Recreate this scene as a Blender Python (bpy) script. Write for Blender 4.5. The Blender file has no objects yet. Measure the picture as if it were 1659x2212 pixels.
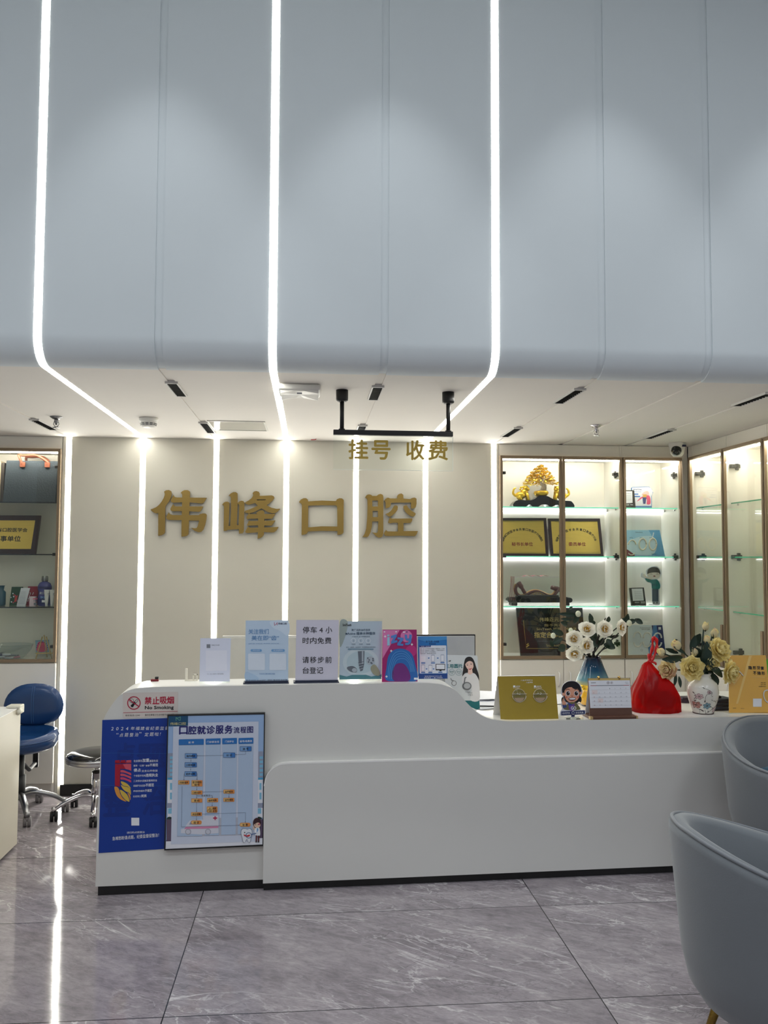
import bpy, bmesh, math, random
from mathutils import Matrix, Vector, Euler, noise
random.seed(7)
S = bpy.context.scene
COL = S.collection
PI = math.pi
R = math.radians

# ------------------------------------------------------------------ camera
F, CX, CY, EYE = 1800.0, 829.5, 1106.0, 1.6        # focal length in pixels of the 1659 x 2212 frame, eye height
_y = Vector((670 - CX, -(1206 - CY), F)).normalized()
_x = Vector((21310 - CX, -(1286 - CY), F)); _x = (_x - _x.dot(_y) * _y).normalized()
_z = _x.cross(_y)
if _z.y < 0: _z = -_z
# world axes written in camera coordinates (right, up, forward)
CAMR = Vector((_x.x, _y.x, _z.x)); CAMU = Vector((_x.y, _y.y, _z.y)); CAMF = Vector((_x.z, _y.z, _z.z))
cam = bpy.data.cameras.new('camera'); co = bpy.data.objects.new('camera', cam); COL.objects.link(co)
co.matrix_world = Matrix(((CAMR.x, CAMU.x, -CAMF.x, 0), (CAMR.y, CAMU.y, -CAMF.y, 0), (CAMR.z, CAMU.z, -CAMF.z, EYE), (0, 0, 0, 1)))
cam.sensor_fit = 'VERTICAL'; cam.sensor_height = 36.0; cam.lens = F * 36.0 / 2212.0
cam.clip_start = 0.02; cam.clip_end = 100
S.camera = co

# ------------------------------------------------------------------ view, world
S.view_settings.view_transform = 'Standard'; S.view_settings.look = 'None'
S.view_settings.gamma = 1.0; S.view_settings.use_curve_mapping = False
S.view_settings.exposure = 0.0
w = bpy.data.worlds.new('world'); S.world = w; w.use_nodes = True
w.node_tree.nodes['Background'].inputs[0].default_value = (0.6, 0.65, 0.75, 1)
w.node_tree.nodes['Background'].inputs[1].default_value = 0.15
S.cycles.max_bounces = 10; S.cycles.transparent_max_bounces = 24
S.cycles.caustics_reflective = False; S.cycles.caustics_refractive = False
S.cycles.sample_clamp_indirect = 6.0

# ------------------------------------------------------------------ lamps of the high lobby ceiling
LED_POWER = 24.0
def spot(name, x, y, z, power, angle, blend, color, tilt=0.0, radius=0.03):
    l = bpy.data.lights.new(name, 'SPOT'); l.energy = power; l.spot_size = angle; l.spot_blend = blend
    l.color = color; l.shadow_soft_size = radius
    o = bpy.data.objects.new(name, l); COL.objects.link(o); o.location = (x, y, z); o.rotation_euler = (tilt, 0, 0)
    return o
def area(name, x, y, z, sx, sy, power, color, rot=(0, 0, 0)):
    l = bpy.data.lights.new(name, 'AREA'); l.shape = 'RECTANGLE'; l.size = sx; l.size_y = sy
    l.energy = power; l.color = color
    o = bpy.data.objects.new(name, l); COL.objects.link(o); o.location = (x, y, z); o.rotation_euler = rot
    return o
HIGH = 4.6
SPOT_X = [-1.66 - 0.99, -1.66 + 0.99 - 0.0, 0.32, 1.31, 2.3, 3.3]
for i, x in enumerate(SPOT_X):
    spot('downlight_lamp', x, 3.1, HIGH - 0.03, 34 if i else 24, R(60), 0.55, (0.93, 0.97, 1.0))
for x in (-2.6, 0.2, 3.0):
    for y in (-2.2, 0.6):
        area('panel_lamp', x, y, HIGH - 0.04, 1.2, 0.6, 28, (0.90, 0.95, 1.0))

# ------------------------------------------------------------------ materials
def lin(c):
    return tuple(((v / 255) / 12.92 if v / 255 <= 0.04045 else ((v / 255 + 0.055) / 1.055) ** 2.4) for v in c) + (1.0,)
def mat(name, rgb, rough=0.5, metal=0.0, var=0.04, scale=30.0, bump=0.0, coat=0.0, emit=0.0, spec=None, bscale=None, sheen=0.0, trans=0.0, stretch=None):
    m = bpy.data.materials.new(name); m.use_nodes = True
    nt = m.node_tree; b = nt.nodes['Principled BSDF']
    b.inputs['Roughness'].default_value = rough; b.inputs['Metallic'].default_value = metal
    b.inputs['Coat Weight'].default_value = coat; b.inputs['Coat Roughness'].default_value = 0.05
    if spec is not None: b.inputs['Specular IOR Level'].default_value = spec
    if sheen: b.inputs['Sheen Weight'].default_value = sheen
    if trans: b.inputs['Transmission Weight'].default_value = trans
    c = lin(rgb)
    tc = nt.nodes.new('ShaderNodeTexCoord'); mp = nt.nodes.new('ShaderNodeMapping')
    if stretch: mp.inputs['Scale'].default_value = stretch
    nt.links.new(tc.outputs['Object'], mp.inputs[0])
    nz = nt.nodes.new('ShaderNodeTexNoise'); nz.inputs['Scale'].default_value = scale; nz.inputs['Detail'].default_value = 3
    nt.links.new(mp.outputs[0], nz.inputs[0])
    mx = nt.nodes.new('ShaderNodeMix'); mx.data_type = 'RGBA'
    mx.inputs[6].default_value = tuple(v * (1 - var) for v in c[:3]) + (1,)
    mx.inputs[7].default_value = tuple(min(1, v * (1 + var)) for v in c[:3]) + (1,)
    nt.links.new(nz.outputs[0], mx.inputs[0]); nt.links.new(mx.outputs[2], b.inputs['Base Color'])
    if bump:
        n2 = nt.nodes.new('ShaderNodeTexNoise'); n2.inputs['Scale'].default_value = bscale or scale; n2.inputs['Detail'].default_value = 2
        nt.links.new(mp.outputs[0], n2.inputs[0])
        bp = nt.nodes.new('ShaderNodeBump'); bp.inputs['Strength'].default_value = bump; bp.inputs['Distance'].default_value = 0.01
        nt.links.new(n2.outputs[0], bp.inputs['Height']); nt.links.new(bp.outputs[0], b.inputs['Normal'])
    if emit:
        b.inputs['Emission Color'].default_value = c; b.inputs['Emission Strength'].default_value = emit
    return m
def glass(name, tint, refl=1.0, rough=0.0, ior=1.4):
    """thin clear pane: mostly see-through, a Fresnel share of mirror reflection"""
    m = bpy.data.materials.new(name); m.use_nodes = True; nt = m.node_tree
    for n in list(nt.nodes): nt.nodes.remove(n)
    out = nt.nodes.new('ShaderNodeOutputMaterial')
    tr = nt.nodes.new('ShaderNodeBsdfTransparent'); tr.inputs[0].default_value = lin(tint)
    gl = nt.nodes.new('ShaderNodeBsdfGlossy'); gl.inputs['Roughness'].default_value = rough
    gl.inputs['Color'].default_value = (refl, refl, refl, 1)
    ge = nt.nodes.new('ShaderNodeNewGeometry'); dt = nt.nodes.new('ShaderNodeVectorMath'); dt.operation = 'DOT_PRODUCT'
    nt.links.new(ge.outputs['Incoming'], dt.inputs[0]); nt.links.new(ge.outputs['Normal'], dt.inputs[1])
    def mt(op, a, b=None):
        n = nt.nodes.new('ShaderNodeMath'); n.operation = op
        for i, v in enumerate((a, b)):
            if isinstance(v, (int, float)): n.inputs[i].default_value = v
            elif v is not None: nt.links.new(v, n.inputs[i])
        return n.outputs[0]
    f0 = ((ior - 1) / (ior + 1)) ** 2                       # Schlick's curve, the same on both faces of the thin pane
    frs = mt('ADD', mt('MULTIPLY', mt('POWER', mt('SUBTRACT', 1.0, mt('ABSOLUTE', dt.outputs['Value'])), 5.0), 1 - f0), f0)
    mx = nt.nodes.new('ShaderNodeMixShader')
    nt.links.new(frs, mx.inputs[0]); nt.links.new(tr.outputs[0], mx.inputs[1]); nt.links.new(gl.outputs[0], mx.inputs[2])
    nt.links.new(mx.outputs[0], out.inputs[0])
    return m
def grad(name, stops, axis='Z', lo=0.0, hi=1.0, rough=0.5):
    """a printed colour ramp running along one object axis (ink on paper, dyed glass)"""
    m = bpy.data.materials.new(name); m.use_nodes = True; nt = m.node_tree; b = nt.nodes['Principled BSDF']
    b.inputs['Roughness'].default_value = rough
    tc = nt.nodes.new('ShaderNodeTexCoord'); sp = nt.nodes.new('ShaderNodeSeparateXYZ'); mr = nt.nodes.new('ShaderNodeMapRange')
    mr.inputs[1].default_value = lo; mr.inputs[2].default_value = hi
    cr = nt.nodes.new('ShaderNodeValToRGB')
    while len(cr.color_ramp.elements) < len(stops): cr.color_ramp.elements.new(0.5)
    for e, (p, c) in zip(cr.color_ramp.elements, stops): e.position = p; e.color = lin(c)
    nt.links.new(tc.outputs['Object'], sp.inputs[0]); nt.links.new(sp.outputs['XYZ'.index(axis)], mr.inputs[0])
    nt.links.new(mr.outputs[0], cr.inputs[0]); nt.links.new(cr.outputs[0], b.inputs['Base Color'])
    return m

def petal(name, rgb, var=0.05):
    """thin cloth petal that lets some light through from behind"""
    m = mat(name, rgb, 0.6, var=var, scale=30); nt = m.node_tree; b = nt.nodes['Principled BSDF']
    tl = nt.nodes.new('ShaderNodeBsdfTranslucent'); tl.inputs[0].default_value = lin(rgb)
    mx = nt.nodes.new('ShaderNodeMixShader'); mx.inputs[0].default_value = 0.38
    nt.links.new(b.outputs[0], mx.inputs[1]); nt.links.new(tl.outputs[0], mx.inputs[2]); nt.links.new(mx.outputs[0], nt.nodes['Material Output'].inputs[0])
    return m
# ------------------------------------------------------------------ geometry helpers
def ray(px, py):
    return CAMR * ((px - CX) / F) + CAMU * (-(py - CY) / F) + CAMF
EYEV = Vector((0, 0, EYE))
def atY(px, py, Y): d = ray(px, py); return EYEV + d * (Y / d.y)
def atZ(px, py, Z): d = ray(px, py); return EYEV + d * ((Z - EYE) / d.z)
def atX(px, py, X): d = ray(px, py); return EYEV + d * (X / d.x)

class Plane:
    """a flat face standing in the room: origin, right, up and outward axes"""
    def __init__(s, O, U, V=None, tilt=0.0):
        s.O = Vector(O); s.U = Vector(U).normalized(); s.V = Vector(V or (0, 0, 1)).normalized()
        s.N = s.U.cross(s.V)
        if tilt:                                      # lean the top away from the viewer
            q = Matrix.Rotation(-tilt, 3, s.U); s.V = q @ s.V; s.N = q @ s.N
        s.zo = (0, 0, 1)
    def zm(s, ox, oy, k): s.zo = (ox, oy, k); return s
    def loc(s, zx, zy):
        d = ray(s.zo[0] + zx / s.zo[2], s.zo[1] + zy / s.zo[2])
        t = (s.O - EYEV).dot(s.N) / d.dot(s.N); p = EYEV + d * t - s.O
        return Vector((p.dot(s.U), p.dot(s.V)))
    def M(s):
        m = Matrix.Identity(4)
        for i, a in enumerate((s.U, s.V, s.N, s.O)):
            for r in range(3): m[r][i] = a[r]
        return m
EPS = 0.0006
_glyphs = {}
def glyphs(s):
    if s not in _glyphs:
        c = bpy.data.curves.new('lettering', 'FONT'); c.body = s; c.size = 1; c.resolution_u = 2
        o = bpy.data.objects.new('lettering', c); COL.objects.link(o)
        e = o.evaluated_get(bpy.context.evaluated_depsgraph_get()); m = e.to_mesh()
        vs = [v.co.to_2d() for v in m.vertices]; fs = [list(p.vertices) for p in m.polygons]
        e.to_mesh_clear(); bpy.data.objects.remove(o); bpy.data.curves.remove(c)
        _glyphs[s] = (vs, fs)
    return _glyphs[s]

class MB:
    """collects shapes with their materials and links them as ONE mesh object"""
    def __init__(s): s.bm = bmesh.new(); s.mats = []; s.X = Matrix.Identity(4)
    def mi(s, m):
        if m not in s.mats: s.mats.append(m)
        return s.mats.index(m)
    def faces(s, vs, fs, m, smooth=False):
        bv = [s.bm.verts.new(s.X @ Vector(v)) for v in vs]; k = s.mi(m); out = []
        for f in fs:
            try:
                q = s.bm.faces.new([bv[i] for i in f]); q.material_index = k; q.smooth = smooth; out.append(q)
            except ValueError: pass
        return bv, out
    def box(s, x0, x1, y0, y1, z0, z1, m, bev=0.0, seg=2):
        vs = [(x, y, z) for x in (x0, x1) for y in (y0, y1) for z in (z0, z1)]
        fs = [(0, 1, 3, 2), (4, 6, 7, 5), (0, 4, 5, 1), (2, 3, 7, 6), (0, 2, 6, 4), (1, 5, 7, 3)]
        bv, ff = s.faces(vs, fs, m)
        if bev:
            ed = {e for f in ff for e in f.edges}
            r = bmesh.ops.bevel(s.bm, geom=list(ed), offset=bev, segments=seg, affect='EDGES', profile=0.5)
            k = s.mi(m)
            for f in r['faces']: f.material_index = k; f.smooth = True
        return s
    def prism(s, pts, z0, z1, m, holes=(), bev=0.0):
        """polygon (with holes) in the local x-y plane, thickened from z0 to z1"""
        pts = clean(pts); k = s.mi(m)
        t = bmesh.new(); loops = [pts] + [clean(h) for h in holes]; edges = []
        for lp in loops:
            vv = [t.verts.new((p[0], p[1], 0)) for p in lp]
            edges += [t.edges.new((vv[i], vv[(i + 1) % len(vv)])) for i in range(len(vv))]
        bmesh.ops.triangle_fill(t, use_beauty=True, edges=edges, normal=(0, 0, 1))
        if not holes:
            bmesh.ops.dissolve_limit(t, angle_limit=0.001, verts=t.verts[:], edges=t.edges[:])
        t.verts.index_update()
        vs = [v.co.to_2d() for v in t.verts]; fs = []
        for f in t.faces:
            ids = [v.index for v in f.verts]
            if f.normal.z < 0: ids.reverse()
            fs.append(ids)
        bd = []
        for e in t.edges:
            if len(e.link_faces) == 1:
                f = e.link_faces[0]; a, b = e.verts[0].index, e.verts[1].index
                ids = [v.index for v in f.verts]
                if f.normal.z < 0: ids.reverse()
                if ids[(ids.index(a) + 1) % len(ids)] != b: a, b = b, a
                bd.append((a, b))
        t.free(); n = len(vs)
        if z1 == z0:
            s.faces([(v.x, v.y, z1) for v in vs], fs, m); return s
        allv = [(v.x, v.y, z1) for v in vs] + [(v.x, v.y, z0) for v in vs]
        allf = fs + [[i + n for i in reversed(f)] for f in fs] + [(a, a + n, b + n, b) for a, b in bd]
        s.faces(allv, allf, m); return s
    def lathe(s, prof, c, m, seg=32, axis=None, cap=True, smooth=True, sx=1.0, sy=1.0, ang=2 * PI):
        """profile (radius, height) turned about a vertical (or given) axis through c"""
        c = Vector(c); q = Matrix.Identity(3)
        if axis is not None: q = Vector(axis).to_track_quat('Z', 'Y').to_matrix()
        vs = []; fs = []; n = len(prof); full = abs(ang - 2 * PI) < 1e-6; cols = seg if full else seg + 1
        for i in range(cols):
            a = ang * i / seg
            for r, h in prof: vs.append(c + q @ Vector((r * math.cos(a) * sx, r * math.sin(a) * sy, h)))
        for i in range(seg):
            j = (i + 1) % cols
            for k in range(n - 1): fs.append((i * n + k, j * n + k, j * n + k + 1, i * n + k + 1))
        if cap and full:
            if prof[0][0] > 1e-6: fs.append([i * n for i in reversed(range(cols))])
            if prof[-1][0] > 1e-6: fs.append([i * n + n - 1 for i in range(cols)])
        s.faces(vs, fs, m, smooth); return s
    def cyl(s, a, b, r, m, seg=20, r2=None, smooth=True):
        a, b = Vector(a), Vector(b); d = b - a
        return s.lathe([(r, 0), (r if r2 is None else r2, d.length)], a, m, seg, axis=d, smooth=smooth)
    def tube(s, pts, r, m, seg=8, cap=True, closed=False, flat=1.0):
        pts = [Vector(p) for p in pts]; n = len(pts)
        rr = r if isinstance(r, (list, tuple)) else [r] * n
        vs = []; fs = []; up = Vector((0.13, 0.21, 0.97)); prev = None
        for i, p in enumerate(pts):
            t = ((pts[(i + 1) % n] if closed or i < n - 1 else p) - (pts[i - 1] if closed or i > 0 else p)).normalized()
            if prev is None:
                a = t.cross(up)
                if a.length < 1e-3: a = t.cross(Vector((1, 0, 0)))
                a.normalize()
            else:
                a = (prev - t * prev.dot(t)); a.normalize()
            prev = a; b = t.cross(a)
            for k in range(seg):
                th = 2 * PI * k / seg
                vs.append(p + a * (rr[i] * math.cos(th)) + b * (rr[i] * math.sin(th) * flat))
        for i in range(n if closed else n - 1):
            j = (i + 1) % n
            for k in range(seg):
                k2 = (k + 1) % seg; fs.append((i * seg + k, i * seg + k2, j * seg + k2, j * seg + k))
        if cap and not closed: fs += [list(reversed(range(seg))), [(n - 1) * seg + k for k in range(seg)]]
        s.faces(vs, fs, m, True); return s
    def ball(s, c, r, m, seg=20, rings=12, sz=1.0, sx=1.0, sy=1.0):
        prof = [(r * math.sin(PI * i / rings), -r * math.cos(PI * i / rings) * sz) for i in range(rings + 1)]
        prof[0] = (1e-5, prof[0][1]); prof[-1] = (1e-5, prof[-1][1])
        return s.lathe(prof, c, m, seg, cap=False, sx=sx, sy=sy)
    def grid(s, rows, m, smooth=True, closed=False):
        """rows of points stitched to a surface"""
        n = len(rows[0]); vs = [p for r in rows for p in r]; fs = []
        for i in range(len(rows) - 1):
            for k in range(n if closed else n - 1):
                k2 = (k + 1) % n; fs.append((i * n + k, i * n + k2, (i + 1) * n + k2, (i + 1) * n + k))
        s.faces(vs, fs, m, smooth); return s
    # ---- print on a plane, positions read on that plane
    def on(s, P): s.P = P; s.X = P.M(); return s
    def sheet(s, pts, m, thick, layer=0):
        return s.prism([s.P.loc(*p) for p in pts], layer * EPS - thick, layer * EPS, m)
    def poly(s, pts, m, layer, holes=()):
        return s.prism([s.P.loc(*p) for p in pts], layer * EPS, layer * EPS, m, [[s.P.loc(*p) for p in h] for h in holes])
    def rect(s, x0, y0, x1, y1, m, layer): return s.poly([(x0, y1), (x1, y1), (x1, y0), (x0, y0)], m, layer)
    def rrect(s, x0, y0, x1, y1, r, m, layer): return s.poly(rpts(x0, y0, x1, y1, r), m, layer)
    def disc(s, x, y, rx, m, layer, ry=None, n=24, a0=0, a1=2 * PI):
        ry = ry or rx
        return s.poly([(x + rx * math.cos(a0 + (a1 - a0) * i / n), y + ry * math.sin(a0 + (a1 - a0) * i / n)) for i in range(n + (0 if a1 - a0 > 6.28 else 1))], m, layer)
    def line(s, pts, wd, m, layer):
        for (ax, ay), (bx, by) in zip(pts, pts[1:]):
            L = math.hypot(bx - ax, by - ay) or 1; nx, ny = -(by - ay) / L * wd / 2, (bx - ax) / L * wd / 2
            s.poly([(ax + nx, ay + ny), (bx + nx, by + ny), (bx - nx, by - ny), (ax - nx, ay - ny)], m, layer)
        return s
    def ring(s, x, y, r, wd, m, layer, n=28):
        return s.line([(x + r * math.cos(2 * PI * i / n), y + r * math.sin(2 * PI * i / n)) for i in range(n + 1)], wd, m, layer)
    def text(s, t, x0, y0, x1, y1, m, layer, bold=0.0, thick=0.0, rot=0.0, slant=0.0):
        """lettering fitted to the box x0..x1, y0..y1 (positions as on the plane)"""
        vs, fs = glyphs(t)
        if not vs: return s
        c = s.P.loc((x0 + x1) / 2, (y0 + y1) / 2)
        W = (s.P.loc(x1, (y0 + y1) / 2) - s.P.loc(x0, (y0 + y1) / 2)).length
        Hh = (s.P.loc((x0 + x1) / 2, y0) - s.P.loc((x0 + x1) / 2, y1)).length
        ax, bx = min(v.x for v in vs), max(v.x for v in vs); ay, by = min(v.y for v in vs), max(v.y for v in vs)
        sx, sy = W / (bx - ax), Hh / (by - ay); k = min(sx, sy)
        offs = [(0, 0)] if not bold else [(-bold, 0), (bold, 0), (0, bold), (0, -bold)]
        cr, sr = math.cos(rot), math.sin(rot)
        for io, (ox, oy) in enumerate(offs):
            pv = []
            for v in vs:
                lx, ly = (v.x - (ax + bx) / 2) * sx + ox * k, (v.y - (ay + by) / 2) * sy + oy * k
                lx += slant * ly
                pv.append((c.x + lx * cr - ly * sr, c.y + lx * sr + ly * cr))
            z = layer * EPS + io * .00005
            if thick:
                n = len(pv); cnt = {}
                for f in fs:
                    for i in range(len(f)):
                        e = (f[i], f[(i + 1) % len(f)]); cnt[e] = cnt.get(e, 0) + 1
                bd = [e for e in cnt if (e[1], e[0]) not in cnt]
                s.faces([(a, b, z + thick) for a, b in pv] + [(a, b, z) for a, b in pv],
                        list(fs) + [(a, a + n, b + n, b) for a, b in bd], m)
            else:
                s.faces([(a, b, z) for a, b in pv], fs, m)
        return s
    def build(s, name, parent=None, origin=None, local=False):
        me = bpy.data.meshes.new(name)
        if not local:
            if parent is not None: s.bm.transform(WORLD[parent.name].inverted())
            elif origin is not None: s.bm.transform(Matrix.Translation(-Vector(origin)))
        s.bm.normal_update(); s.bm.to_mesh(me); s.bm.free()
        for m in s.mats: me.materials.append(m)
        o = bpy.data.objects.new(name, me); COL.objects.link(o)
        if parent is not None:
            o.parent = parent; WORLD[o.name] = WORLD[parent.name].copy()
        else:
            o.location = origin or (0, 0, 0); WORLD[o.name] = Matrix.Translation(o.location)
        return o
WORLD = {}
def clean(pts):
    out = []
    for p in pts:
        p = (float(p[0]), float(p[1]))
        if not out or math.hypot(p[0] - out[-1][0], p[1] - out[-1][1]) > 1e-6: out.append(p)
    if math.hypot(out[0][0] - out[-1][0], out[0][1] - out[-1][1]) < 1e-6: out.pop()
    return out
def rpts(x0, y0, x1, y1, r, n=6):
    pts = []
    for cx, cy, a in ((x1 - r, y1 - r, 0), (x0 + r, y1 - r, 90), (x0 + r, y0 + r, 180), (x1 - r, y0 + r, 270)):
        pts += [(cx + r * math.cos(R(a + 90 * i / n)), cy + r * math.sin(R(a + 90 * i / n))) for i in range(n + 1)]
    return pts
def smooth_path(pts, n=8, closed=False):
    """Catmull-Rom through the points"""
    P = [Vector(p) for p in pts]; out = []; m = len(P)
    for i in range(m if closed else m - 1):
        p0 = P[(i - 1) % m] if closed or i > 0 else P[i]; p1 = P[i]; p2 = P[(i + 1) % m]
        p3 = P[(i + 2) % m] if closed or i + 2 < m else p2
        for k in range(n):
            t = k / n
            out.append(0.5 * ((2 * p1) + (p2 - p0) * t + (2 * p0 - 5 * p1 + 4 * p2 - p3) * t * t + (3 * p1 - p0 - 3 * p2 + p3) * t ** 3))
    if not closed: out.append(P[-1])
    return out
def thing(name, label, cat, loc=(0, 0, 0), rotz=0.0, group=None):
    o = bpy.data.objects.new(name, None); COL.objects.link(o); o.empty_display_size = 0.1
    o.location = loc; o.rotation_euler = (0, 0, rotz)
    WORLD[o.name] = Matrix.Translation(Vector(loc)) @ Matrix.Rotation(rotz, 4, 'Z')
    o['label'] = label; o['category'] = cat
    if group: o['group'] = group
    return o
def tag(o, label, cat, group=None, kind=None):
    o['label'] = label; o['category'] = cat
    if group: o['group'] = group
    if kind: o['kind'] = kind
    return o
def struct(o): o['kind'] = 'structure'; return o
def dup(root, loc, rotz, label, group=None):
    r = root.copy(); COL.objects.link(r); r.location = loc; r.rotation_euler = (0, 0, rotz); r['label'] = label
    WORLD[r.name] = Matrix.Translation(Vector(loc)) @ Matrix.Rotation(rotz, 4, 'Z')
    if group: r['group'] = group
    for ch in list(root.children):
        c = ch.copy(); COL.objects.link(c); c.parent = r
        for g in list(ch.children):
            d = g.copy(); COL.objects.link(d); d.parent = c
    return r
# ------------------------------------------------------------------ shared materials
WHITE = mat('white lacquer', (232, 230, 226), 0.32, var=0.015, scale=4)
CREAM = mat('cream wall panel', (210, 206, 193), 0.38, var=0.03, scale=3)
PLASTER = mat('white painted plaster', (221, 228, 231), 0.7, var=0.015, scale=5, bump=0.05, bscale=6)
SOFFIT = mat('soffit paint', (228, 223, 216), 0.75, var=0.015, scale=5)
CABW = mat('white cabinet board', (243, 238, 227), 0.4, var=0.01, scale=5)
BRONZE = mat('bronze aluminium', (150, 130, 106), 0.38, 0.35, var=0.03, scale=40, stretch=(40, 40, 1))
BLACK = mat('matt black', (18, 19, 21), 0.45, var=0.1)
BLACKG = mat('gloss black', (12, 12, 14), 0.12, var=0.05, coat=0.6)
DARK = mat('dark kick board', (24, 24, 25), 0.35, var=0.08)
RIMCH = mat('satin chrome', (190, 188, 190), 0.3, 1.0, var=0.02)
CHROME = mat('chrome', (205, 202, 205), 0.12, 1.0, var=0.02)
STEEL = mat('brushed alloy', (150, 150, 152), 0.28, 1.0, var=0.05)
GOLD = mat('brushed gold steel', (196, 164, 96), 0.17, 1.0, var=0.10, scale=6, stretch=(1, 1, 60))
LEDM = mat('lit led diffuser', (252, 251, 243), 0.5, emit=LED_POWER)
LEDC = mat('lit shelf led', (245, 246, 255), 0.5, emit=12.0)
LEDT = mat('lit cabinet top led', (255, 250, 240), 0.5, emit=66.0)
LEDS = mat('lit side cabinet led', (255, 248, 236), 0.5, emit=72.0)
PANE = glass('cabinet pane', (250, 252, 250))
SHELFG = glass('glass shelf', (246, 251, 248))
EDGEG = mat('self glowing glass shelf edge', (120, 236, 196), 0.15, var=0.05, emit=0.55)  # LED light leaving the glass edge is put in as a weak glow
EDGEN = mat('green glass edge', (90, 190, 150), 0.15, var=0.05)
BOWLG = glass('bowl plastic', (228, 234, 236), ior=1.6)
ACRY = glass('clear acrylic', (252, 254, 253), ior=1.3)
PAPER = mat('white paper', (228, 230, 238), 0.6, var=0.01)
INK = mat('black ink', (28, 28, 34), 0.6)
WINK = mat('white ink', (236, 238, 244), 0.6)
GREYINK = mat('grey ink', (120, 124, 134), 0.6)
WOODM = mat('walnut', (96, 62, 48), 0.45, var=0.2, scale=12, stretch=(1, 1, 14))
def ink(name, rgb, rough=0.55): return mat(name, rgb, rough, var=0.02)

# ------------------------------------------------------------------ floor: polished grey marble tiles 1.57 x 0.815 m
def floor_mat():
    m = bpy.data.materials.new('grey marble tile'); m.use_nodes = True; nt = m.node_tree; b = nt.nodes['Principled BSDF']
    N = nt.nodes.new; L = nt.links.new
    tc = N('ShaderNodeTexCoord')
    sp = N('ShaderNodeSeparateXYZ'); L(tc.outputs['Object'], sp.inputs[0])
    def math_(op, a, b_=None):
        n = N('ShaderNodeMath'); n.operation = op
        for i, v in enumerate((a, b_)):
            if v is None: continue
            if isinstance(v, (int, float)): n.inputs[i].default_value = v
            else: L(v, n.inputs[i])
        return n.outputs[0]
    tx = math_('DIVIDE', math_('ADD', sp.outputs[0], 0.497), 1.568); ty = math_('DIVIDE', math_('SUBTRACT', sp.outputs[1], 3.055), 0.812)
    ix, iy = math_('FLOOR', tx), math_('FLOOR', ty)
    fx, fy = math_('SUBTRACT', tx, ix), math_('SUBTRACT', ty, iy)
    dx = math_('MULTIPLY', math_('MINIMUM', fx, math_('SUBTRACT', 1.0, fx)), 1.568)
    dy = math_('MULTIPLY', math_('MINIMUM', fy, math_('SUBTRACT', 1.0, fy)), 0.812)
    gr = math_('LESS_THAN', math_('MINIMUM', dx, dy), 0.0022)
    cb = N('ShaderNodeCombineXYZ'); L(math_('MULTIPLY', ix, 3.7), cb.inputs[0]); L(math_('MULTIPLY', iy, 5.3), cb.inputs[1]); L(math_('ADD', ix, iy), cb.inputs[2])
    va = N('ShaderNodeVectorMath'); va.operation = 'ADD'; L(tc.outputs['Object'], va.inputs[0]); L(cb.outputs[0], va.inputs[1])
    mp = N('ShaderNodeMapping'); mp.vector_type = 'TEXTURE'; mp.inputs['Rotation'].default_value = (0, 0, R(-30)); mp.inputs['Scale'].default_value = (1.15, 0.5, 1.0)
    L(va.outputs[0], mp.inputs[0])
    def nz(scale, detail, rough, dist, vec):
        n = N('ShaderNodeTexNoise'); n.inputs['Scale'].default_value = scale; n.inputs['Detail'].default_value = detail
        n.inputs['Roughness'].default_value = rough; n.inputs['Distortion'].default_value = dist; L(vec, n.inputs[0]); return n.outputs[0]
    def ramp(src, stops):
        r = N('ShaderNodeValToRGB')
        while len(r.color_ramp.elements) < len(stops): r.color_ramp.elements.new(0.5)
        for e, (p, c) in zip(r.color_ramp.elements, stops): e.position = p; e.color = c if len(c) == 4 else lin(c)
        L(src, r.inputs[0]); return r.outputs[0]
    base = ramp(nz(2.2, 8, 0.62, 0.6, mp.outputs[0]), [(0.25, (126, 119, 124)), (0.5, (154, 147, 152)), (0.75, (180, 173, 176))])
    fine = ramp(nz(18, 8, 0.75, 0.5, mp.outputs[0]), [(0.32, (0.70, 0.69, 0.71, 1)), (0.68, (1.2, 1.18, 1.18, 1))])
    mul = N('ShaderNodeMix'); mul.data_type = 'RGBA'; mul.blend_type = 'MULTIPLY'; mul.inputs[0].default_value = 1.0; L(base, mul.inputs[6]); L(fine, mul.inputs[7])
    col = mul.outputs[2]
    def veins(scale, width, amount, rot, c):
        nonlocal col
        m2 = N('ShaderNodeMapping'); m2.vector_type = 'TEXTURE'; m2.inputs['Rotation'].default_value = (0, 0, rot); m2.inputs['Scale'].default_value = (1.9, 0.62, 1)
        L(va.outputs[0], m2.inputs[0])
        d = nz(scale, 9, 0.55, 0.7, m2.outputs[0])
        a = math_('ABSOLUTE', math_('SUBTRACT', d, 0.5))
        k = ramp(a, [(0.0, (1, 1, 1, 1)), (width, (0, 0, 0, 1))])
        msk = ramp(nz(1.6, 3, 0.5, 0, va.outputs[0]), [(0.40, (0, 0, 0, 1)), (0.56, (1, 1, 1, 1))])
        f = math_('MULTIPLY', math_('MULTIPLY', k, msk), amount)
        mx = N('ShaderNodeMix'); mx.data_type = 'RGBA'; L(f, mx.inputs[0]); L(col, mx.inputs[6]); mx.inputs[7].default_value = lin(c)
        col = mx.outputs[2]
    veins(1.0, 0.0045, 0.9, R(-30), (226, 221, 222))
    veins(2.1, 0.006, 0.75, R(-36), (216, 210, 213))
    veins(3.2, 0.006, 0.55, R(-12), (208, 202, 206))
    veins(6.5, 0.014, 0.4, R(-30), (196, 190, 195))
    veins(5.0, 0.006, 0.6, R(12), (92, 86, 92))
    g = N('ShaderNodeMix'); g.data_type = 'RGBA'; L(gr, g.inputs[0]); L(col, g.inputs[6]); g.inputs[7].default_value = lin((46, 44, 47))
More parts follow.
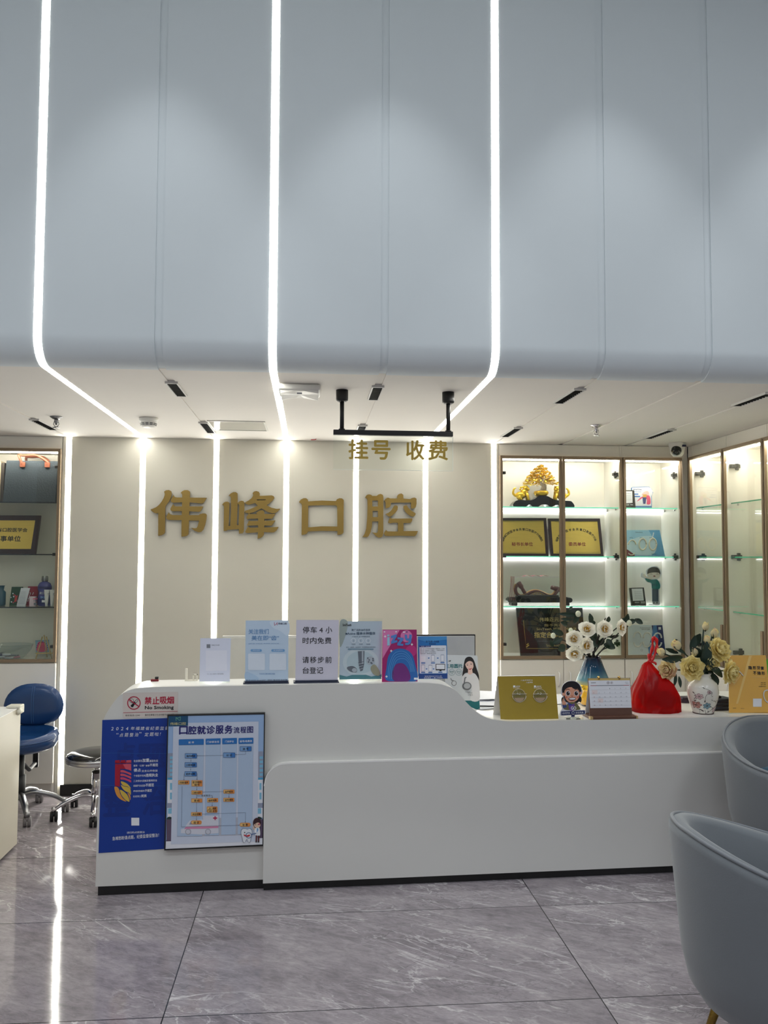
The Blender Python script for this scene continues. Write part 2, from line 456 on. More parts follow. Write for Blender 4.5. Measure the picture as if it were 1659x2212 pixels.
    L(g.outputs[2], b.inputs['Base Color'])
    b.inputs['Roughness'].default_value = 0.07; b.inputs['Specular IOR Level'].default_value = 0.4
    wv = nz(9, 2, 0.5, 0, tc.outputs['Object'])
    bp = N('ShaderNodeBump'); bp.inputs['Strength'].default_value = 0.02; bp.inputs['Distance'].default_value = 0.01
    L(wv, bp.inputs['Height']); L(bp.outputs[0], b.inputs['Normal'])
    return m
FLOOR = floor_mat()

# ------------------------------------------------------------------ room shell
YB, ZC, YF = 5.87, 2.43, 3.6            # back wall, soffit height, face of the upper wall
XR = 2.755                              # right wall
STRIPS = [-1.66, -1.16, -0.658, -0.171, 0.318, 0.814, 1.31]
b = MB(); b.box(-5, 5, -4, 6.4, -0.1, 0, FLOOR); struct(b.build('floor'))
# back wall: cream panels between the light slots
b = MB()
edges = [-1.70] + STRIPS + [1.345]
b.box(-1.70, 1.345, YB + 0.012, YB + 0.12, 0, ZC + 0.1, CREAM)
for a, c in zip(edges, edges[1:]):
    x0 = a + (0.019 if a in STRIPS else 0); x1 = c - (0.019 if c in STRIPS else 0)
    if x1 - x0 > 0.01: b.box(x0, x1, YB, YB + 0.013, 0.0, ZC, CREAM)
struct(b.build('wall_back'))
b = MB(); b.box(-1.66, 1.31, YB - 0.012, YB, 0, 0.075, DARK); struct(b.build('baseboard_back'))
# upper wall with a rolled lower edge, and the soffit behind it, both laid in panels with shallow grooves
GROOVES = [-4.15, -3.65, -2.65, -1.66, -0.658, 0.318, 1.30, 1.80, 2.285, 3.3, 4.3]
LIT = [-1.16, -0.171, 0.814]
rad = 0.12
arc = [(YF + rad - rad * math.cos(R(a)), ZC + rad - rad * math.sin(R(a))) for a in range(0, 91, 9)]
def swept(mb, prof, x0, x1, m):
    rows = [[(x0, y, z) for y, z in prof], [(x1, y, z) for y, z in prof]]
    mb.grid(rows, m)
def panels(mb, prof, inner, lo, hi, m, groove, cuts):
    # cut into panels at the grooves; each groove has its own floor and side walls
    xs = sorted(cuts + [lo, hi]); hw = groove / 2
    for a, c in zip(xs, xs[1:]):
        x0 = a + (hw if a in cuts else 0); x1 = c - (hw if c in cuts else 0)
        swept(mb, prof, x0, x1, m)
        for x in (x0, x1): mb.grid([[(x, y, z) for y, z in prof], [(x, y, z) for y, z in inner]], m, smooth=False)
    for a in cuts: swept(mb, inner, a - hw, a + hw, m)
def inset(prof, d):
    out = []
    for i, p in enumerate(prof):
        a = prof[max(0, i - 1)]; c = prof[min(len(prof) - 1, i + 1)]
        ty, tz = c[0] - a[0], c[1] - a[1]; L = math.hypot(ty, tz)
        out.append((p[0] - tz / L * d, p[1] + ty / L * d))
    return out
fp = [(YF, HIGH), (YF, 3.4), (YF, 2.9)] + arc
cp = [(YF + rad, ZC), (4.4, ZC), (5.2, ZC), (6.3, ZC)]
cuts = sorted(GROOVES + LIT)
b = MB(); panels(b, fp, inset(fp, 0.007), -5, 5, PLASTER, 0.034, cuts)
b.box(-5, 5, YF + 0.16, YF + 0.2, ZC + 0.1, HIGH + 0.1, PLASTER)
struct(b.build('wall_upper'))
b = MB(); panels(b, cp, inset(cp, 0.006), -5, 5, SOFFIT, 0.034, cuts)
b.box(-5, 5, YF + 0.2, 6.4, ZC + 0.05, ZC + 0.1, SOFFIT)
struct(b.build('ceiling'))
b = MB(); b.box(-5, 5, -4, YF + 0.1, HIGH, HIGH + 0.1, PLASTER); struct(b.build('ceiling_high'))
# right wall: white filler above the side cabinet and the wall running on towards the lobby
b = MB(); b.box(3.16, 3.26, YF, 6.4, 0, ZC, CABW); b.box(5, 5.1, -4, 6.4, 0, HIGH, PLASTER); struct(b.build('wall_right'))
b = MB(); b.box(-5.1, -5, -4, 6.4, 0, HIGH, PLASTER); struct(b.build('wall_left'))
b = MB(); b.box(-5, 5, -4.1, -4, 0, HIGH, mat('pale lobby wall', (206, 202, 196), 0.6)); struct(b.build('wall_rear'))
b = MB(); b.box(-5, 3.16, 6.3, 6.4, 0, ZC + 0.1, CABW); struct(b.build('wall_outer'))

# ------------------------------------------------------------------ light strips
HWD = 0.015
def wall_strip(x): return [(YB + 0.002, ZC - 0.004), (YB + 0.002, 0.075)]
names = {
 -1.66: 'white wall light strip beside the cabinet holding the dark gift bag', -0.658: 'white wall light strip between the first and second big gold characters',
 0.318: 'white wall light strip between the third and fourth big gold characters', 1.31: 'white wall light strip beside the cabinet holding the golden bonsai'}
for x in STRIPS:
    b = MB()
    if x in LIT:
        prof = [(YF - 0.001, HIGH), (YF - 0.001, 2.9)] + [(YF + rad - (rad + .001) * math.cos(R(a)), ZC + rad - (rad + .001) * math.sin(R(a))) for a in range(0, 91, 6)] + [(4.4, ZC - 0.001), (YB - 0.001, ZC - 0.001), (YB - 0.001, 0.075)]
        back = inset(prof, 0.006)
        swept(b, prof, x - HWD, x + HWD, LEDM)
        for xx in (x - HWD, x + HWD): b.grid([[(xx, y, z) for y, z in prof], [(xx, y, z) for y, z in back]], LEDM, smooth=False)
        o = b.build('light_strip')
        tag(o, {-1.16: 'lit strip from the high wall to the back wall left of the gold characters',
                -0.171: 'lit strip from the high wall past the access point to between the middle gold characters',
                0.814: 'lit strip from the high wall behind the hanging sign, right of the gold characters'}[x], 'light strip', 'light strips over ceiling and wall')
    else:
        b.box(x - HWD, x + HWD, YB - 0.001, YB + 0.011, 0.075, ZC - 0.002, LEDM)
        tag(b.build('light_strip', origin=(x, YB, 0.075)), names[x], 'light strip', 'upright light strips on the back wall')
# ------------------------------------------------------------------ big gold characters on the back wall
def sign():
    root = thing('wall_lettering', 'big brushed gold clinic characters mounted on the cream back wall', 'sign', (0.05, YB, 1.6))
    P = Plane((0, YB - 0.012, 0), (1, 0, 0))
    side = mat('dark gold edge', (96, 76, 40), 0.35, 1.0)
    A, B_ = (310, 1040, 5.3516), (620, 1040, 5.3516)
    chars = [
     (A, [([(240,118),(262,104),(295,100),(320,112),(328,140),(320,185),(300,228),(270,268),(254,295),(250,590),(235,610),(210,622),(172,628),(174,366),(150,370),(125,362),(105,348),(84,326),(110,316),(150,298),(185,270),(215,230),(237,190),(248,155),(246,135)], []),
          ([(430,135),(450,115),(475,102),(510,101),(532,112),(540,130),(530,370),(522,610),(505,628),(475,637),(440,638),(444,400),(450,160),(445,140)], []),
          ([(316,225),(325,200),(340,175),(350,158),(360,180),(385,186),(450,187),(535,188),(733,190),(712,225),(695,250),(675,257),(540,243),(450,242),(345,248),(325,240)], []),
          ([(312,325),(322,298),(338,275),(346,262),(356,282),(380,289),(692,290),(675,325),(658,348),(640,352),(525,345),(450,344),(345,346),(322,340)], []),
          ([(264,415),(275,390),(295,358),(306,378),(335,388),(445,390),(640,390),(655,378),(690,370),(720,372),(733,388),(728,440),(715,500),(695,555),(670,582),(640,588),(600,575),(575,558),(553,537),(590,542),(615,540),(628,520),(645,455),(525,452),(445,448),(300,447),(275,438)], [])]),
     (A, [([(910,270),(930,245),(950,235),(975,234),(992,245),(995,265),(985,515),(1003,515),(1012,350),(1012,190),(1003,172),(985,165),(1010,140),(1040,125),(1070,125),(1088,140),(1090,250),(1080,505),(1100,506),(1108,280),(1103,265),(1085,258),(1105,235),(1130,223),(1155,228),(1168,245),(1165,400),(1160,580),(1145,600),(1105,604),(1103,552),(975,560),(955,572),(928,572),(932,300),(928,275)], []),
          ([(1262,135),(1280,118),(1305,112),(1335,122),(1347,145),(1342,165),(1355,168),(1480,162),(1505,170),(1514,190),(1495,220),(1460,250),(1425,275),(1480,305),(1540,318),(1582,316),(1555,345),(1525,367),(1490,370),(1440,355),(1395,330),(1365,312),(1320,335),(1270,358),(1215,372),(1180,362),(1170,342),(1230,322),(1285,298),(1320,280),(1290,250),(1245,265),(1215,272),(1185,262),(1172,245),(1215,222),(1250,195),(1272,160)], [[(1306,209),(1420,208),(1406,218),(1316,219)]]),
          ([(1302,368),(1320,350),(1350,335),(1380,335),(1398,350),(1398,500),(1392,615),(1375,640),(1350,655),(1320,662),(1325,560),(1325,400),(1318,378)], []),
          ([(1190,415),(1205,390),(1222,368),(1235,378),(1525,376),(1505,410),(1485,432),(1400,434),(1325,430),(1230,432),(1200,440)], []),
          ([(1195,505),(1210,475),(1222,450),(1238,458),(1525,452),(1500,490),(1480,512),(1395,510),(1325,508),(1235,510),(1205,515)], []),
          ([(1175,585),(1190,555),(1210,520),(1230,535),(1322,534),(1562,527),(1540,565),(1510,588),(1480,590),(1395,585),(1322,588),(1240,595),(1195,598)], [])]),
     (B_, [([(138,240),(160,210),(190,195),(220,195),(240,210),(246,240),(244,560),(240,590),(220,610),(175,620),(168,615),(172,275),(165,258)], []),
          ([(562,235),(575,208),(605,195),(635,197),(655,215),(652,590),(640,606),(612,617),(582,617),(580,300),(565,275)], []),
          ([(240,232),(400,222),(570,228),(585,278),(400,276),(240,282)], []), ([(240,532),(400,520),(585,522),(585,575),(400,572),(240,580)], [])]),
     (B_, [([(902,185),(920,158),(945,150),(970,155),(985,168),(1035,168),(1055,152),(1080,145),(1105,155),(1113,180),(1112,420),(1112,600),(1105,630),(1085,648),(1055,650),(1025,630),(985,588),(1015,595),(1040,595),(1050,570),(1055,463),(985,463),(980,520),(968,580),(945,630),(925,645),(870,642),(895,610),(915,550),(925,440),(930,300),(928,215),(918,195)], [[(985,222),(1050,222),(1050,290),(985,290)], [(988,342),(1050,342),(1050,412),(988,412)]]),
          ([(1122,222),(1140,200),(1165,188),(1195,198),(1275,198),(1270,170),(1290,148),(1320,140),(1342,155),(1345,200),(1420,205),(1445,192),(1475,188),(1495,200),(1495,260),(1485,300),(1465,312),(1432,317),(1430,245),(1300,246),(1200,248),(1195,285),(1180,302),(1140,312),(1138,240)], []),
          ([(1240,278),(1268,278),(1280,295),(1275,330),(1250,365),(1215,395),(1190,410),(1165,400),(1138,378),(1175,360),(1205,335),(1222,305)], []),
          ([(1345,285),(1365,276),(1385,278),(1400,305),(1430,335),(1485,370),(1480,392),(1460,408),(1435,405),(1395,380),(1365,350),(1345,310)], []),
          ([(1168,470),(1175,445),(1190,412),(1205,430),(1300,430),(1448,428),(1442,460),(1425,480),(1345,482),(1345,575),(1512,573),(1495,615),(1475,633),(1300,628),(1180,632),(1135,630),(1118,605),(1130,580),(1145,563),(1158,578),(1280,578),(1280,478),(1225,478),(1190,485),(1172,480)], [])]),
    ]
    for z, strokes in chars:
        P.zm(*z); b = MB().on(P)
        for kk, (pts, holes) in enumerate(strokes):
            b.prism([P.loc(*p) for p in pts], -0.010 + .0003 * kk, 0.010 + .0003 * kk, GOLD, [[P.loc(*p) for p in h] for h in holes])
        b.build('character', root)
sign()

# ------------------------------------------------------------------ hanging acrylic sign
def hanging():
    Y = 4.08
    root = thing('hanging_sign', 'clear acrylic sign with gold characters hanging from a black bar', 'sign', (0.43, Y, ZC))
    l, r = 0.108, 0.702
    zl = 2.232
    b = MB(); b.box(l, r, Y - 0.014, Y + 0.014, zl - 0.025, zl, BLACK, 0.002); b.build('bar', root)
    for x in (0.15, 0.68):
        b = MB(); b.cyl((x, Y, zl - 0.004), (x, Y, ZC - 0.035), 0.0105, BLACK); b.cyl((x, Y, zl), (x, Y, zl + 0.005), 0.016, BLACK); p = b.build('post', root)
        b = MB(); b.lathe([(0.020, -0.058), (0.029, -0.052), (0.030, -0.045), (0.030, 0)], (x, Y, ZC), BLACK, 28); b.build('ceiling_cup', p)
    b = MB(); b.box(l, r, Y - 0.0025, Y + 0.0025, zl - 0.195, zl - 0.0255, ACRY)
    edge = mat('bright acrylic edge', (226, 232, 226), 0.2)
    b.box(l, r, Y - 0.0026, Y + 0.0026, zl - 0.1968, zl - 0.195, edge); b.box(r, r + 0.0018, Y - 0.0026, Y + 0.0026, zl - 0.1968, zl - 0.0255, edge)
    b.build('acrylic_plate', root)
    P = Plane((0, Y - 0.0035, 0), (1, 0, 0)).zm(700, 820, 5.184)
    gl = mat('sign gold', (176, 150, 74), 0.32, 0.7, var=0.12, scale=8)
    for t, x0, y0, x1, y1 in (('挂', 272, 672, 496, 894), ('号', 530, 680, 745, 897), ('收', 917, 680, 1128, 902), ('费', 1165, 682, 1388, 904)):
        b = MB().on(P); b.text(t, x0 + 5, y0 + 5, x1 - 5, y1 - 5, gl, 0, bold=0.022, thick=0.003); b.build('gold_character', root)
hanging()

# ------------------------------------------------------------------ things on the soffit
def vents():
    fr = mat('white vent frame', (214, 212, 208), 0.5)
    spots = [(-0.66, 3.965, 4.29, 'black grille downlight ahead of the smoke detector near the rolled soffit edge'),
             (-0.658, 5.13, 5.54, 'black grille downlight beside the ceiling hatch'),
             (-1.66, 5.13, 5.52, 'black grille downlight beside the dark sprinkler'),
             (0.318, 3.95, 4.28, 'black grille downlight just above the hanging sign bar'),
             (0.318, 5.13, 5.52, 'small black grille downlight half hidden behind the hanging sign bar'),
             (1.30, 3.91, 4.27, 'black grille downlight near the soffit front, between hanging sign and chrome sprinkler'),
             (1.30, 5.12, 5.49, 'small black grille downlight above the bonsai cabinet corner'),
             (2.285, 5.08, 5.46, 'black grille downlight nearest the dome camera'),
             (2.265, 3.90, 4.24, 'black grille downlight near the soffit front, closest to the side wall')]
    for x, y0, y1, lab in spots:
        root = thing('grille_downlight', lab, 'downlight', (x, y0, ZC), 0, 'grille downlights in the soffit')
        b = MB()
        z0 = ZC - 0.010
        for a in ((x - 0.03, x - 0.023, y0, y1), (x + 0.023, x + 0.03, y0, y1), (x - 0.023, x + 0.023, y0, y0 + 0.008), (x - 0.023, x + 0.023, y1 - 0.008, y1)):
            b.box(*a, z0, ZC + 0.01, fr)
        b.build('frame', root)
        b = MB(); b.box(x - 0.023, x + 0.023, y0 + 0.008, y1 - 0.008, ZC - 0.003, ZC + 0.02, BLACK)
        n = 12
        for i in range(n):
            yy = y0 + 0.012 + (y1 - y0 - 0.024) * i / (n - 1)
            b.box(x - 0.023, x + 0.023, yy - 0.0015, yy + 0.0015, ZC - 0.009, ZC - 0.003, BLACK)
        b.build('grille', root)
vents()
def ceiling_bits():
    pl = mat('white plastic', (222, 220, 214), 0.4, var=0.01)
    # access point
    x0, x1, y0, y1 = -0.158, 0.042, 3.94, 4.14
    z = ZC
    root = thing('wireless_access_point', 'white square wireless access point with a creased face on the soffit', 'access point', ((x0 + x1) / 2, (y0 + y1) / 2, z))
    b = MB(); b.box(x0, x1, y0, y1, z - 0.030, z, pl, 0.008); b.build('housing', root)
    cx, cy = (x0 + x1) / 2, (y0 + y1) / 2; zz = z - 0.030
    b = MB(); q = 0.090; e = 0.018
    vs = [(cx, cy, zz - 0.004)]
    ring = [(-q, -q), (-e, -q), (e, -q), (q, -q), (q, -e), (q, e), (q, q), (e, q), (-e, q), (-q, q), (-q, e), (-q, -e)]
    for k, (dx, dy) in enumerate(ring): vs.append((cx + dx, cy + dy, zz - (0.016 if k % 3 == 0 else 0.004)))
    n = len(ring); b.faces(vs, [(0, 1 + i, 1 + (i + 1) % n) for i in range(n)], pl)
    top = [(cx + dx, cy + dy, zz) for dx, dy in ring]
    b.faces(vs[1:] + top, [(i, (i + 1) % n, n + (i + 1) % n, n + i) for i in range(n)], pl)
    b.build('creased_cover', root)
    b = MB(); b.box(cx - 0.012, cx + 0.012, y0 + 0.028, y0 + 0.032, zz - 0.0155, zz - 0.0085, GREYINK); b.build('maker_mark', root)
    # smoke detector
    c = atZ(321, 903, ZC)
    root = thing('smoke_detector', 'round white smoke detector on the soffit between two lit strips', 'smoke detector', c)
    b = MB(); b.lathe([(0.056, 0), (0.056, -0.012), (0.050, -0.020)], c, pl, 32); b.build('base', root)
    b = MB(); b.lathe([(0.050, -0.020), (0.046, -0.040), (0.040, -0.052), (0.030, -0.056), (0.0, -0.058)], c, pl, 32, cap=False)
    b.build('chamber', root)
    b = MB()
    for i in range(12):
        a = 2 * PI * i / 12
        b.X = Matrix.Translation(c) @ Matrix.Rotation(a, 4, 'Z'); b.box(0.0455, 0.0485, -0.009, 0.009, -0.037, -0.033, BLACK); b.box(0.043, 0.046, -0.009, 0.009, -0.045, -0.041, BLACK)
    b.X = Matrix.Identity(4); b.build('vent_slots', root)
    # sprinklers
    for px, py, lab, m in ((122, 900, 'dark pendent sprinkler above the cabinet with the gift bag', STEEL), (1288, 918, 'chrome pendent sprinkler in front of the bonsai cabinet', CHROME)):
        c = atZ(px, py, ZC)
        root = thing('sprinkler', lab, 'sprinkler', c, 0, 'soffit sprinklers')
        b = MB(); b.lathe([(0.036, 0), (0.036, -0.004), (0.022, -0.014), (0.012, -0.016)], c, m, 24); b.build('escutcheon', root)
        b = MB(); b.lathe([(0.012, -0.016), (0.013, -0.03), (0.009, -0.034), (0.005, -0.05)], c, m, 16)
        for s in (-1, 1): b.tube([c + Vector((s * .011, 0, -.03)), c + Vector((s * .016, 0, -.045)), c + Vector((s * .004, 0, -.062))], 0.0025, m, 6)
        b.build('frame_arms', root)
        b = MB(); b.lathe([(0.004, -0.058), (0.020, -0.064), (0.020, -0.066), (0.0, -0.066)], c, m, 18, cap=False); b.build('deflector', root)
    # hatch
    root = thing('ceiling_hatch', 'flush rectangular ceiling hatch with a glossy panel', 'ceiling hatch', (-0.455, 5.25, ZC))
    b = MB()
    for a in ((-0.63, -0.28, 5.07, 5.08), (-0.63, -0.28, 5.43, 5.44), (-0.63, -0.62, 5.08, 5.43), (-0.29, -0.28, 5.08, 5.43)): b.box(*a, ZC - 0.006, ZC + 0.01, pl)
    b.build('frame', root)
    b = MB(); b.box(-0.62, -0.29, 5.08, 5.43, ZC - 0.003, ZC + 0.01, mat('glossy hatch panel', (214, 212, 204), 0.06, coat=0.8)); b.build('panel', root)
    # dome camera
    c = atZ(1461, 955, ZC); c.y = 5.70; c.x = 2.60
    root = thing('security_camera', 'white turret security camera at the soffit corner above the display cabinets', 'camera', c)
    b = MB(); b.lathe([(0.058, 0), (0.058, -0.018), (0.054, -0.026), (0.052, -0.040), (0.046, -0.075), (0.030, -0.095), (0.0, -0.10)], c, pl, 32, cap=False); b.build('housing', root)
    q = c + Vector((-0.018, -0.026, -0.056)); d = Vector((-0.35, -0.8, -0.45)).normalized()
    b = MB(); b.ball(q, 0.037, BLACKG, 24, 14); o = b.build('eyeball', root)
    b = MB(); b.cyl(q + d * 0.030, q + d * 0.039, 0.016, BLACK); b.cyl(q + d * 0.0385, q + d * 0.0395, 0.010, BLACKG); b.build('lens', o)
    b = MB(); b.box(c.x + 0.012, c.x + 0.040, c.y - 0.057, c.y - 0.052, -0.018 + ZC - 0.014, ZC - 0.018, mat('navy badge', (46, 50, 84), 0.4)); b.build('badge', root)
    # small red mark on the ceiling edge
    b = MB(); p = atZ(672, 949, ZC); b.tube([p + Vector((0, 0, -.003)), p + Vector((.028, -.01, -.003)), p + Vector((.034, -.05, -.005))], 0.003, mat('red tape', (170, 40, 44), 0.5), 6)
    tag(b.build('tape_scrap', origin=p), 'tiny scrap of red tape at the back edge of the soffit', 'tape')
ceiling_bits()
# ------------------------------------------------------------------ display cabinets (local x along the front, y into the depth, z up)
ZB, ZT = 0.892, 2.343            # glazed doors, bottom and top
SH = (1.975, 1.618, 1.258)       # glass shelves
def hinge_mb(x, z, s):
    b = MB(); b.box(x, x + s * 0.030, 0.020, 0.055, z - 0.010, z + 0.010, BLACK, 0.002)
    b.box(x - s * 0.004, x + s * 0.004, 0.020, 0.095, z - 0.013, z + 0.013, BLACK, 0.003); b.box(x - s * 0.006, x + s * 0.004, 0.060, 0.085, z - 0.026, z + 0.026, BLACK, 0.004)
    return b
def cabinet(name, label, loc, rotz, x0, x1, doors, shelf_led=True, depth=0.34, lower=(), dark_edge=False, fill_l=0.0, fill_r=0.0, top_led=True, pulls=False, group=None):
    root = thing(name, label, 'cabinet', loc, rotz, group)
    t = 0.018
    b = MB()
    b.box(x0, x0 + t, 0.002, depth, 0.0, ZC - 0.002, CABW); b.box(x1 - t, x1, 0.002, depth, 0.0, ZC - 0.002, CABW)
    b.box(x0 + t, x1 - t, depth - t, depth, 0.0, ZC - 0.002, CABW)
    b.box(x0 + t, x1 - t, 0.004, depth - t, ZT - 0.004, ZC - 0.002, CABW)
    b.box(x0 + t, x1 - t, 0.022, depth - t, ZB - 0.03, ZB + 0.006, CABW)
    b.box(x0 + t, x1 - t, 0.03, depth - t, 0.0, 0.08, CABW)
    if fill_l: b.box(x0 - fill_l, x0, 0.002, 0.03, 0, ZC - 0.002, CABW)
    if fill_r: b.box(x1, x1 + fill_r, 0.002, 0.03, 0, ZC - 0.002, CABW)
    b.build('carcass', root, local=True)
    for z in SH:
        b = MB(); b.box(x0 + t + 0.001, x1 - t - 0.001, 0.032, depth - t - 0.004, z - 0.004, z + 0.004, SHELFG)
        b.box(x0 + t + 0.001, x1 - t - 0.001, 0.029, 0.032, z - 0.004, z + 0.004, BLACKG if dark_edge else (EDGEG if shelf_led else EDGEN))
        sh = b.build('shelf', root, local=True)
        for xx in (x0 + t, x1 - t):
            for yy in (0.075, depth - 0.09): b = MB(); b.cyl((xx - 0.010 if xx > x0 + t else xx, yy, z - 0.009), (xx if xx > x0 + t else xx + 0.010, yy, z - 0.009), 0.005, CHROME, 10); b.build('shelf_pin', sh, local=True)
        if shelf_led:
            b = MB(); b.box(x0 + t + 0.01, x1 - t - 0.01, depth - t - 0.012, depth - t - 0.001, z - 0.016, z - 0.0105, LEDC); b.build('light_bar', root, local=True)
    if top_led:
        b = MB(); b.box(x0 + t + 0.004, x1 - t - 0.004, 0.03, 0.042, ZT - 0.026, ZT - 0.016, LEDS if pulls else LEDT); b.build('light_bar', root, local=True)
    for xa, xb, side in doors:
        fw = 0.021; g = 0.0015
        b = MB(); y0, y1 = -0.018, 0.0
        for a in ((xa + g, xa + fw, ZB, ZT), (xb - fw, xb - g, ZB, ZT), (xa + fw, xb - fw, ZB, ZB + fw), (xa + fw, xb - fw, ZT - fw, ZT)):
            b.box(a[0], a[1], y0, y1, a[2], a[3], BRONZE)
        # outer moulding lip
        for a in ((xa + g, xa + 0.006, ZB, ZT), (xb - 0.006, xb - g, ZB, ZT), (xa + 0.006, xb - 0.006, ZB, ZB + 0.006), (xa + 0.006, xb - 0.006, ZT - 0.006, ZT)):
            b.box(a[0], a[1], y0 - 0.005, y0, a[2], a[3], BRONZE)
        d = b.build('door', root, local=True)
        b = MB(); b.box(xa + fw, xb - fw, -0.011, -0.007, ZB + fw, ZT - fw, PANE); b.build('pane', d, local=True)
        for z in (ZB + 0.10, 1.62, ZT - 0.12):
            hx = xa + fw + 0.002 if side < 0 else xb - fw - 0.002
            hinge_mb(hx, z, 1 if side < 0 else -1).build('hinge', d, local=True)
        if pulls:
            b = MB(); b.box(xb - 0.046, xb - 0.022, -0.030, -0.018, 0.895, 1.17, BRONZE, 0.002); b.build('pull', d, local=True)
    for xa, xb, hx in lower:
        b = MB(); b.box(xa + 0.0015, xb - 0.0015, -0.016, 0.002, 0.085, ZB - 0.008, CABW, 0.002); d = b.build('lower_door', root, local=True)
        if hx is not None:
            b = MB(); z0, z1 = 0.70, 0.80
            b.tube([(hx, -0.016, z0), (hx, -0.040, z0 + 0.012), (hx, -0.042, (z0 + z1) / 2), (hx, -0.040, z1 - 0.012), (hx, -0.016, z1)], 0.006, WHITE, 8)
            b.build('handle', d, local=True)
    return root
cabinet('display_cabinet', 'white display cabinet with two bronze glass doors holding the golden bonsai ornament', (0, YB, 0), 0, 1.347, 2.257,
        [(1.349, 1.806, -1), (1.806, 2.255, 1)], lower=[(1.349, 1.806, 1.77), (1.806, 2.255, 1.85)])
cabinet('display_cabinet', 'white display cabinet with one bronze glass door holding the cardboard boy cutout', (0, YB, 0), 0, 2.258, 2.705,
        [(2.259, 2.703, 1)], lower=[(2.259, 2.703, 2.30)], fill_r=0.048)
cabinet('display_cabinet', 'empty glass display cabinet nearest the room corner on the side wall', (XR, YB, 0), -PI / 2, 0.048, 0.548,
        [(0.050, 0.547, -1)], shelf_led=False, lower=[(0.05, 0.547, 0.10)], fill_l=0.044, pulls=True)
cabinet('display_cabinet', 'empty glass display cabinet second from the corner on the side wall', (XR, YB, 0), -PI / 2, 0.549, 1.045,
        [(0.550, 1.044, -1)], shelf_led=False, lower=[(0.55, 1.044, 0.60)], pulls=True)
cabinet('display_cabinet', 'empty glass display cabinet third from the corner, cut by the picture edge', (XR, YB, 0), -PI / 2, 1.046, 1.56,
        [(1.047, 1.559, -1)], shelf_led=False, lower=[(1.047, 1.559, 1.10)], pulls=True)
cabinet('display_cabinet', 'white display cabinet with black edged shelves holding the dark gift bag', (0, YB, 0), 0, -2.30, -1.704,
        [(-2.298, -1.706, 1)], shelf_led=False, dark_edge=True, lower=[(-2.298, -1.706, None)])

# ------------------------------------------------------------------ things in the right-hand cabinet
YS = 6.03
def plaque(name, label, corners, texts, face, rim, frame=6.0, y=YS, tilt=R(9), depth=0.018, cat='plaque', group=None, z=0):
    """framed plate leaning back on a shelf; corners in picture order tl, tr, br, bl"""
    base = atY((corners[2][0] + corners[3][0]) / 2, (corners[2][1] + corners[3][1]) / 2, y)
    base.z = z or base.z
    P = Plane(base, (1, 0, 0), tilt=tilt)
    root = thing(name, label, cat, base, 0, group)
    o = [P.loc(*c) for c in corners]
    o[2].y = o[3].y = 0.0                              # square on the shelf
    cen = (o[0] + o[1] + o[2] + o[3]) / 4; fr = frame / F * y
    def shrink(p): return Vector((p.x + (fr if p.x < cen.x else -fr), p.y + (fr if p.y < cen.y else -fr)))
    inn = [shrink(p) for p in o]
    b = MB().on(P); b.prism(o, -depth, 0.0, rim, [inn]); 
    b.prism(o, -depth, -depth + 0.004, rim); b.build('frame', root)
    b = MB().on(P); b.prism(inn, -depth + 0.004, -0.004, face)
    P.O = P.O - P.N * 0.004; b.X = P.M()
    texts(b, P); b.build('face', root)
    return root
PLG = mat('polished brass plate', (240, 206, 100), 0.3, 0.25, var=0.12, scale=8, stretch=(1, 1, 30))
MAROON = mat('dark maroon wood', (48, 18, 24), 0.3, coat=0.3)
REDINK = ink('dark red ink', (150, 34, 30)); BK = ink('plaque black', (30, 24, 18))
def arc_text(b, s, cx, cy, rx, ry, a0, a1, h, m, layer):
    for i, ch in enumerate(s):
        a = R(a0 + (a1 - a0) * i / (len(s) - 1)); x, y = cx + rx * math.cos(a), cy - ry * math.sin(a)
        b.text(ch, x - h / 2, y - h / 2, x + h / 2, y + h / 2, m, layer, bold=0.02, rot=(a - PI / 2) * 0.8)
def t1(b, P):
    P.zm(1060, 940, 4.2533)
    arc_text(b, '福建省口腔医学会民营口腔医疗分会委员', 290, 985, 180, 120, 172, 10, 22, BK, 1)
    b.text('秘书长单位', 193, 984, 386, 1018, REDINK, 1, bold=0.02)
    b.line([(95, 1078), (500, 1078)], 2, BK, 1); b.line([(95, 795), (495, 795)], 2, BK, 1)
def t2(b, P):
    P.zm(1060, 940, 4.2533)
    arc_text(b, '福建省口腔医学会民营口腔医疗分会', 785, 985, 180, 120, 172, 12, 22, BK, 1)
    b.text('委员单位', 716, 984, 872, 1018, REDINK, 1, bold=0.02)
    b.line([(600, 1078), (1000, 1078)], 2, BK, 1); b.line([(590, 795), (975, 795)], 2, BK, 1)
G3 = 'framed plaques on the second shelf'
plaque('award_plaque', 'gold plaque in a maroon frame reading 秘书长单位, below the golden bonsai', [(1078, 1119), (1180, 1119), (1185, 1200), (1079, 1200)], t1, PLG, MAROON, 6, y=6.08, z=SH[1] + .0045, group=G3)
plaque('award_plaque', 'gold plaque in a maroon frame, behind the middle door bars, reading 委员单位', [(1184, 1120), (1296, 1120), (1304, 1200), (1190, 1200)], t2, PLG, MAROON, 6, y=6.08, z=SH[1] + .0045, group=G3)
